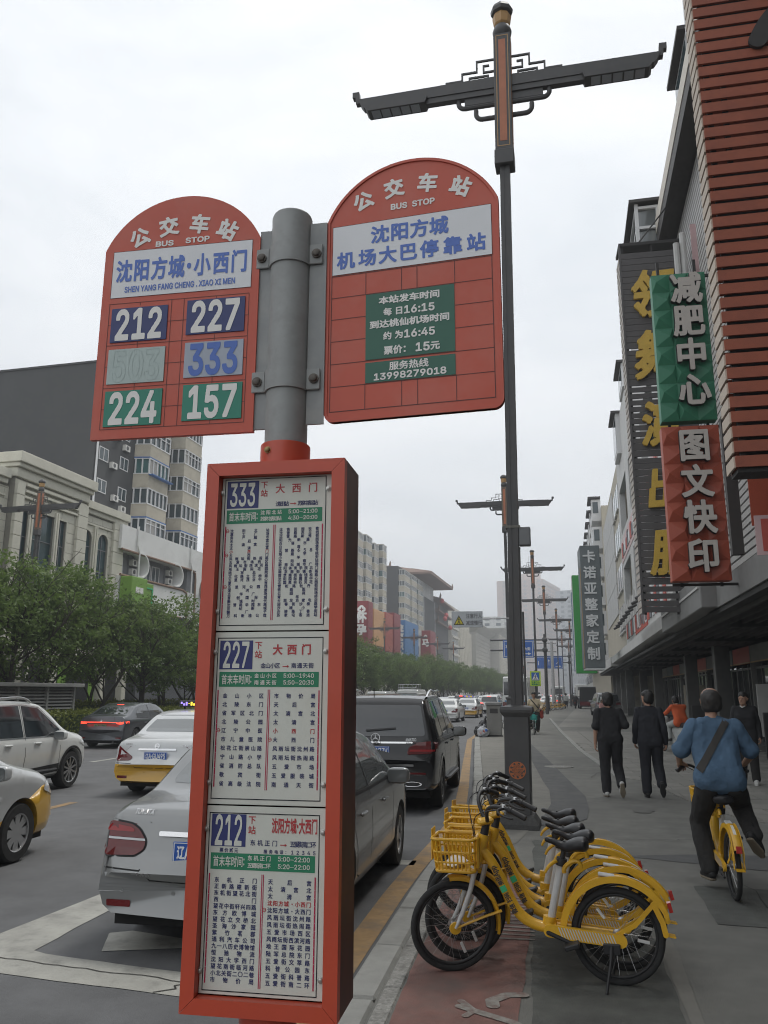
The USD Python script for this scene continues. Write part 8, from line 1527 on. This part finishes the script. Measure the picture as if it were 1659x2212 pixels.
# grey warning board on a long arm
wb = thing('pedestrian_warning_board', 'grey warning board with a yellow pedestrian triangle on a long mast arm', 'road sign', (0, 33.5, 0), 0)
k33 = 33.5 / 33; Z = lambda z: 1.7 + (z - 1.7) * k33
x0_, x1_, z0_, z1_ = -3.06, -1.79, Z(4.30), Z(4.95)
part(wb, 'board', MB().cbox(x0_, x1_, 0, .04, z0_, z1_, .01), L['sign_board_grey']); tri = Polygon([(-2.98, z0_ + .10), (-2.55, z0_ + .10), (-2.765, z0_ + .50)])
part(wb, 'triangle_border', MB().poly(tri, 0, stand(0, -.003, 0)), L['ink_black']); part(wb, 'triangle', MB().poly(tri.buffer(-.028), 0, stand(0, -.006, 0)), L['sign_yellow'])
def walker(x, z, s): return unary_union([Point(x, z + .30 * s).buffer(.035 * s), LineString([(x, z + .26 * s), (x, z + .13 * s), (x - .06 * s, z)]).buffer(.022 * s), LineString([(x, z + .13 * s), (x + .07 * s, z)]).buffer(.02 * s), LineString([(x - .08 * s, z + .18 * s), (x, z + .23 * s), (x + .08 * s, z + .17 * s)]).buffer(.016 * s)])
part(wb, 'walker_symbol', MB().poly(unary_union([walker(-2.765, z0_ + .17, .72)] + [affinity.skew(sbox(-2.90 + q * .07, z0_ + .125, -2.87 + q * .07, z0_ + .165), -20) for q in range(5)]), 0, stand(0, -.009, 0)), L['ink_black'])
part(wb, 'lettering', MB().poly(affinity.translate(text_shape('注意行人', .185, .66, bold=2), -2.15, z0_ + .37).union(affinity.translate(text_shape('减速慢行', .185, .66, bold=2), -2.15, z0_ + .09)), 0, stand(0, -.003, 0)), L['line_sign'] if 'line_sign' in L else L['recess_grey'])
part(wb, 'mast_arm', MB().cyl((-2.6, .06, Z(4.62)), (-.2, .06, Z(4.66)), .022, 8), L['mast_grey']); part(wb, 'mast', MB().cyl((-.16, .06, 0), (-.16, .06, Z(4.9)), .045, 10), L['lamp_black'])
# yellow-green crossing sign
ps = thing('crossing_sign', 'yellow-green sign with a blue pedestrian crossing symbol before a street lamp', 'road sign', (.335, 46, 0), 0)
part(ps, 'sign_plate', MB().cbox(-.285, .285, 0, .03, 2.10, 2.90, .006), L['sign_lime']); part(ps, 'blue_field', MB().poly(sbox(-.21, 2.40, .21, 2.83), 0, stand(0, -.004, 0)), L['sign_blue'])
tri = Polygon([(-.18, 2.43), (.18, 2.43), (0, 2.80)]); part(ps, 'white_triangle', MB().poly(tri, 0, stand(0, -.008, 0)), L['ink_white']); part(ps, 'walker_symbol', MB().poly(unary_union([walker(0, 2.48, .70)] + [sbox(-.12 + q * .06, 2.44, -.09 + q * .06, 2.47) for q in range(5)]), 0, stand(0, -.012, 0)), L['ink_navy'])
part(ps, 'lettering', MB().poly(affinity.translate(text_shape('注意行人', .10, .46, bold=3), 0, 2.26).union(affinity.translate(text_shape('减速慢行', .10, .46, bold=3), 0, 2.14)), 0, stand(0, -.004, 0)), L['ink_board_green']); part(ps, 'sign_post', MB().cyl((0, .07, 0), (0, .07, 2.95), .04, 8), L['lamp_black'])
# blue direction sign over the road, and the next one
def gantry(name, label, x0, x1, z0, z1, y, xp, texts, second=True):
    t = thing(name, label, 'direction sign', (0, y, 0), -2); part(t, 'sign_plate', MB().cbox(x0, x1, 0, .06, z0, z1, .02), L['sign_blue']); D = []
    for s_, h, w, xx, zz in texts: D.append(affinity.translate(text_shape(s_, h, w, bold=2), xx, zz))
    D.append(sbox(x0 + .08, z0 + .08, x1 - .08, z1 - .08).difference(sbox(x0 + .12, z0 + .12, x1 - .12, z1 - .12))); D.append(unary_union([sbox(x1 - 1.0, z0 + .30, x1 - .45, z0 + .38), Polygon([(x1 - .5, z0 + .22), (x1 - .22, z0 + .34), (x1 - .5, z0 + .46)])])); D.append(sbox(x0 + .4, z0 + .5, x0 + .5, z0 + 1.1)); part(t, 'lettering', MB().poly(unary_union(D), 0, stand(0, -.005, 0)), L['ink_white'])
    for z in (z1 + .02, z1 - .85): part(t, 'mast_arm', MB().cyl((x0 - 1.1, .12, z), (xp, .12, z), .07, 8), L['lamp_black']); part(t, 'arm_collar', MB().lathe([(.12, -.22), (.24, -.08), (.24, .08), (.12, .22)], 10, mv(xp, .12, z)), L['lamp_black'])
    part(t, 'mast', MB().cyl((xp, .12, 0), (xp, .12, z1 + .5), .14, 12, .11), L['lamp_black']); return t
gantry('direction_sign', 'large blue direction sign partly hidden by the lamp post near the bikes', -2.15, .48, 4.72, 6.22, 72, 1.42, (('东陵', .30, .9, -1.5, 5.55), ('青年大街', .26, 1.1, -.35, 5.35), ('西', .30, .32, -1.6, 5.0)))
gantry('direction_sign', 'smaller blue direction sign with arrows behind the white mast', .9, 4.7, 5.1, 6.8, 118, 5.6, (('↑', .8, .5, 2.8, 5.6), ('↗', .6, .5, 4.0, 5.7)))
wm = thing('white_mast', 'white signal mast with two arms standing at the kerb beyond the lamps', 'signal mast', (2.55, 92, 0), -2); part(wm, 'mast_pole', MB().cyl((0, 0, 0), (0, 0, 7.3), .20, 12, .15), L['mast_grey'])
for z in (7.1, 6.2): part(wm, 'mast_arm', MB().cyl((.5, 0, z), (-4.5, 0, z + .1), .06, 8), L['mast_grey'])
part(wm, 'signal_head', MB().cbox(-3.4, -3.1, -.15, .1, 3.8, 4.7, .03), L['frame_dark']); part(wm, 'signal_light', MB().lathe([(0, .02), (.1, .01), (.11, 0), (0, 0)], 12, mv(-3.25, -.15, 4.5) @ rot('x', 90)), L['lamp_lit'])
# bicycles and a pile of yellow frames along the distant kerb
for k, (x, y) in enumerate(((2.3, 88), (2.8, 90.5), (3.3, 93), (3.6, 95.5), (1.1, 74), (.9, 71))): copy(bike1, (x, y, 0), 165 + 9 * k, 'yellow shared bicycle among those parked along the distant kerb', 'distant yellow bicycles', name='shared_bicycle')
# litter and leaves on the pavement near the bikes
for k in range(9):
    x, y = rng.uniform(-.8, 2.4), rng.uniform(4.6, 12); s = rng.uniform(.010, .02); a = rng.uniform(0, 6.3)
    v = np.array([(-s, -s * .4, 0), (s, -s * .4, .003), (s * .8, s * .5, .006), (-s * .7, s * .5, .001)]); R = rot('z', math.degrees(a))[:3, :3]
    solo('paper_scrap', MB().add(v @ R.T + (x, y, .014), [[0, 1, 2], [0, 2, 3]]), L['concrete_walk'], 'tiny pale scrap of litter on the ground near the parked bicycles', 'litter', 'scraps of litter')
lf = solo('manhole_cover', MB().lathe([(0, .0), (.34, 0), (.34, .012), (.30, .012), (.30, .008), (0, .008)], 28, mv(.62, 20.5, .004)), L['granite_strip'], 'round manhole cover set in the dark asphalt before the walkers', 'manhole cover')
# thin air between here and the end of the street
hz = MB().box(-900, 900, -60, 1600, -1.2, 130)
hm_ = usdkit.material(stage, '/World/Looks/street_haze', {'v': ('principled_volume', {'color': (.86, .89, .93), 'density': .0011, 'anisotropy': .2})}, volume='v.volume')
solo('haze', hz, hm_, 'thin pale haze filling the street', 'haze', None, 'stuff')
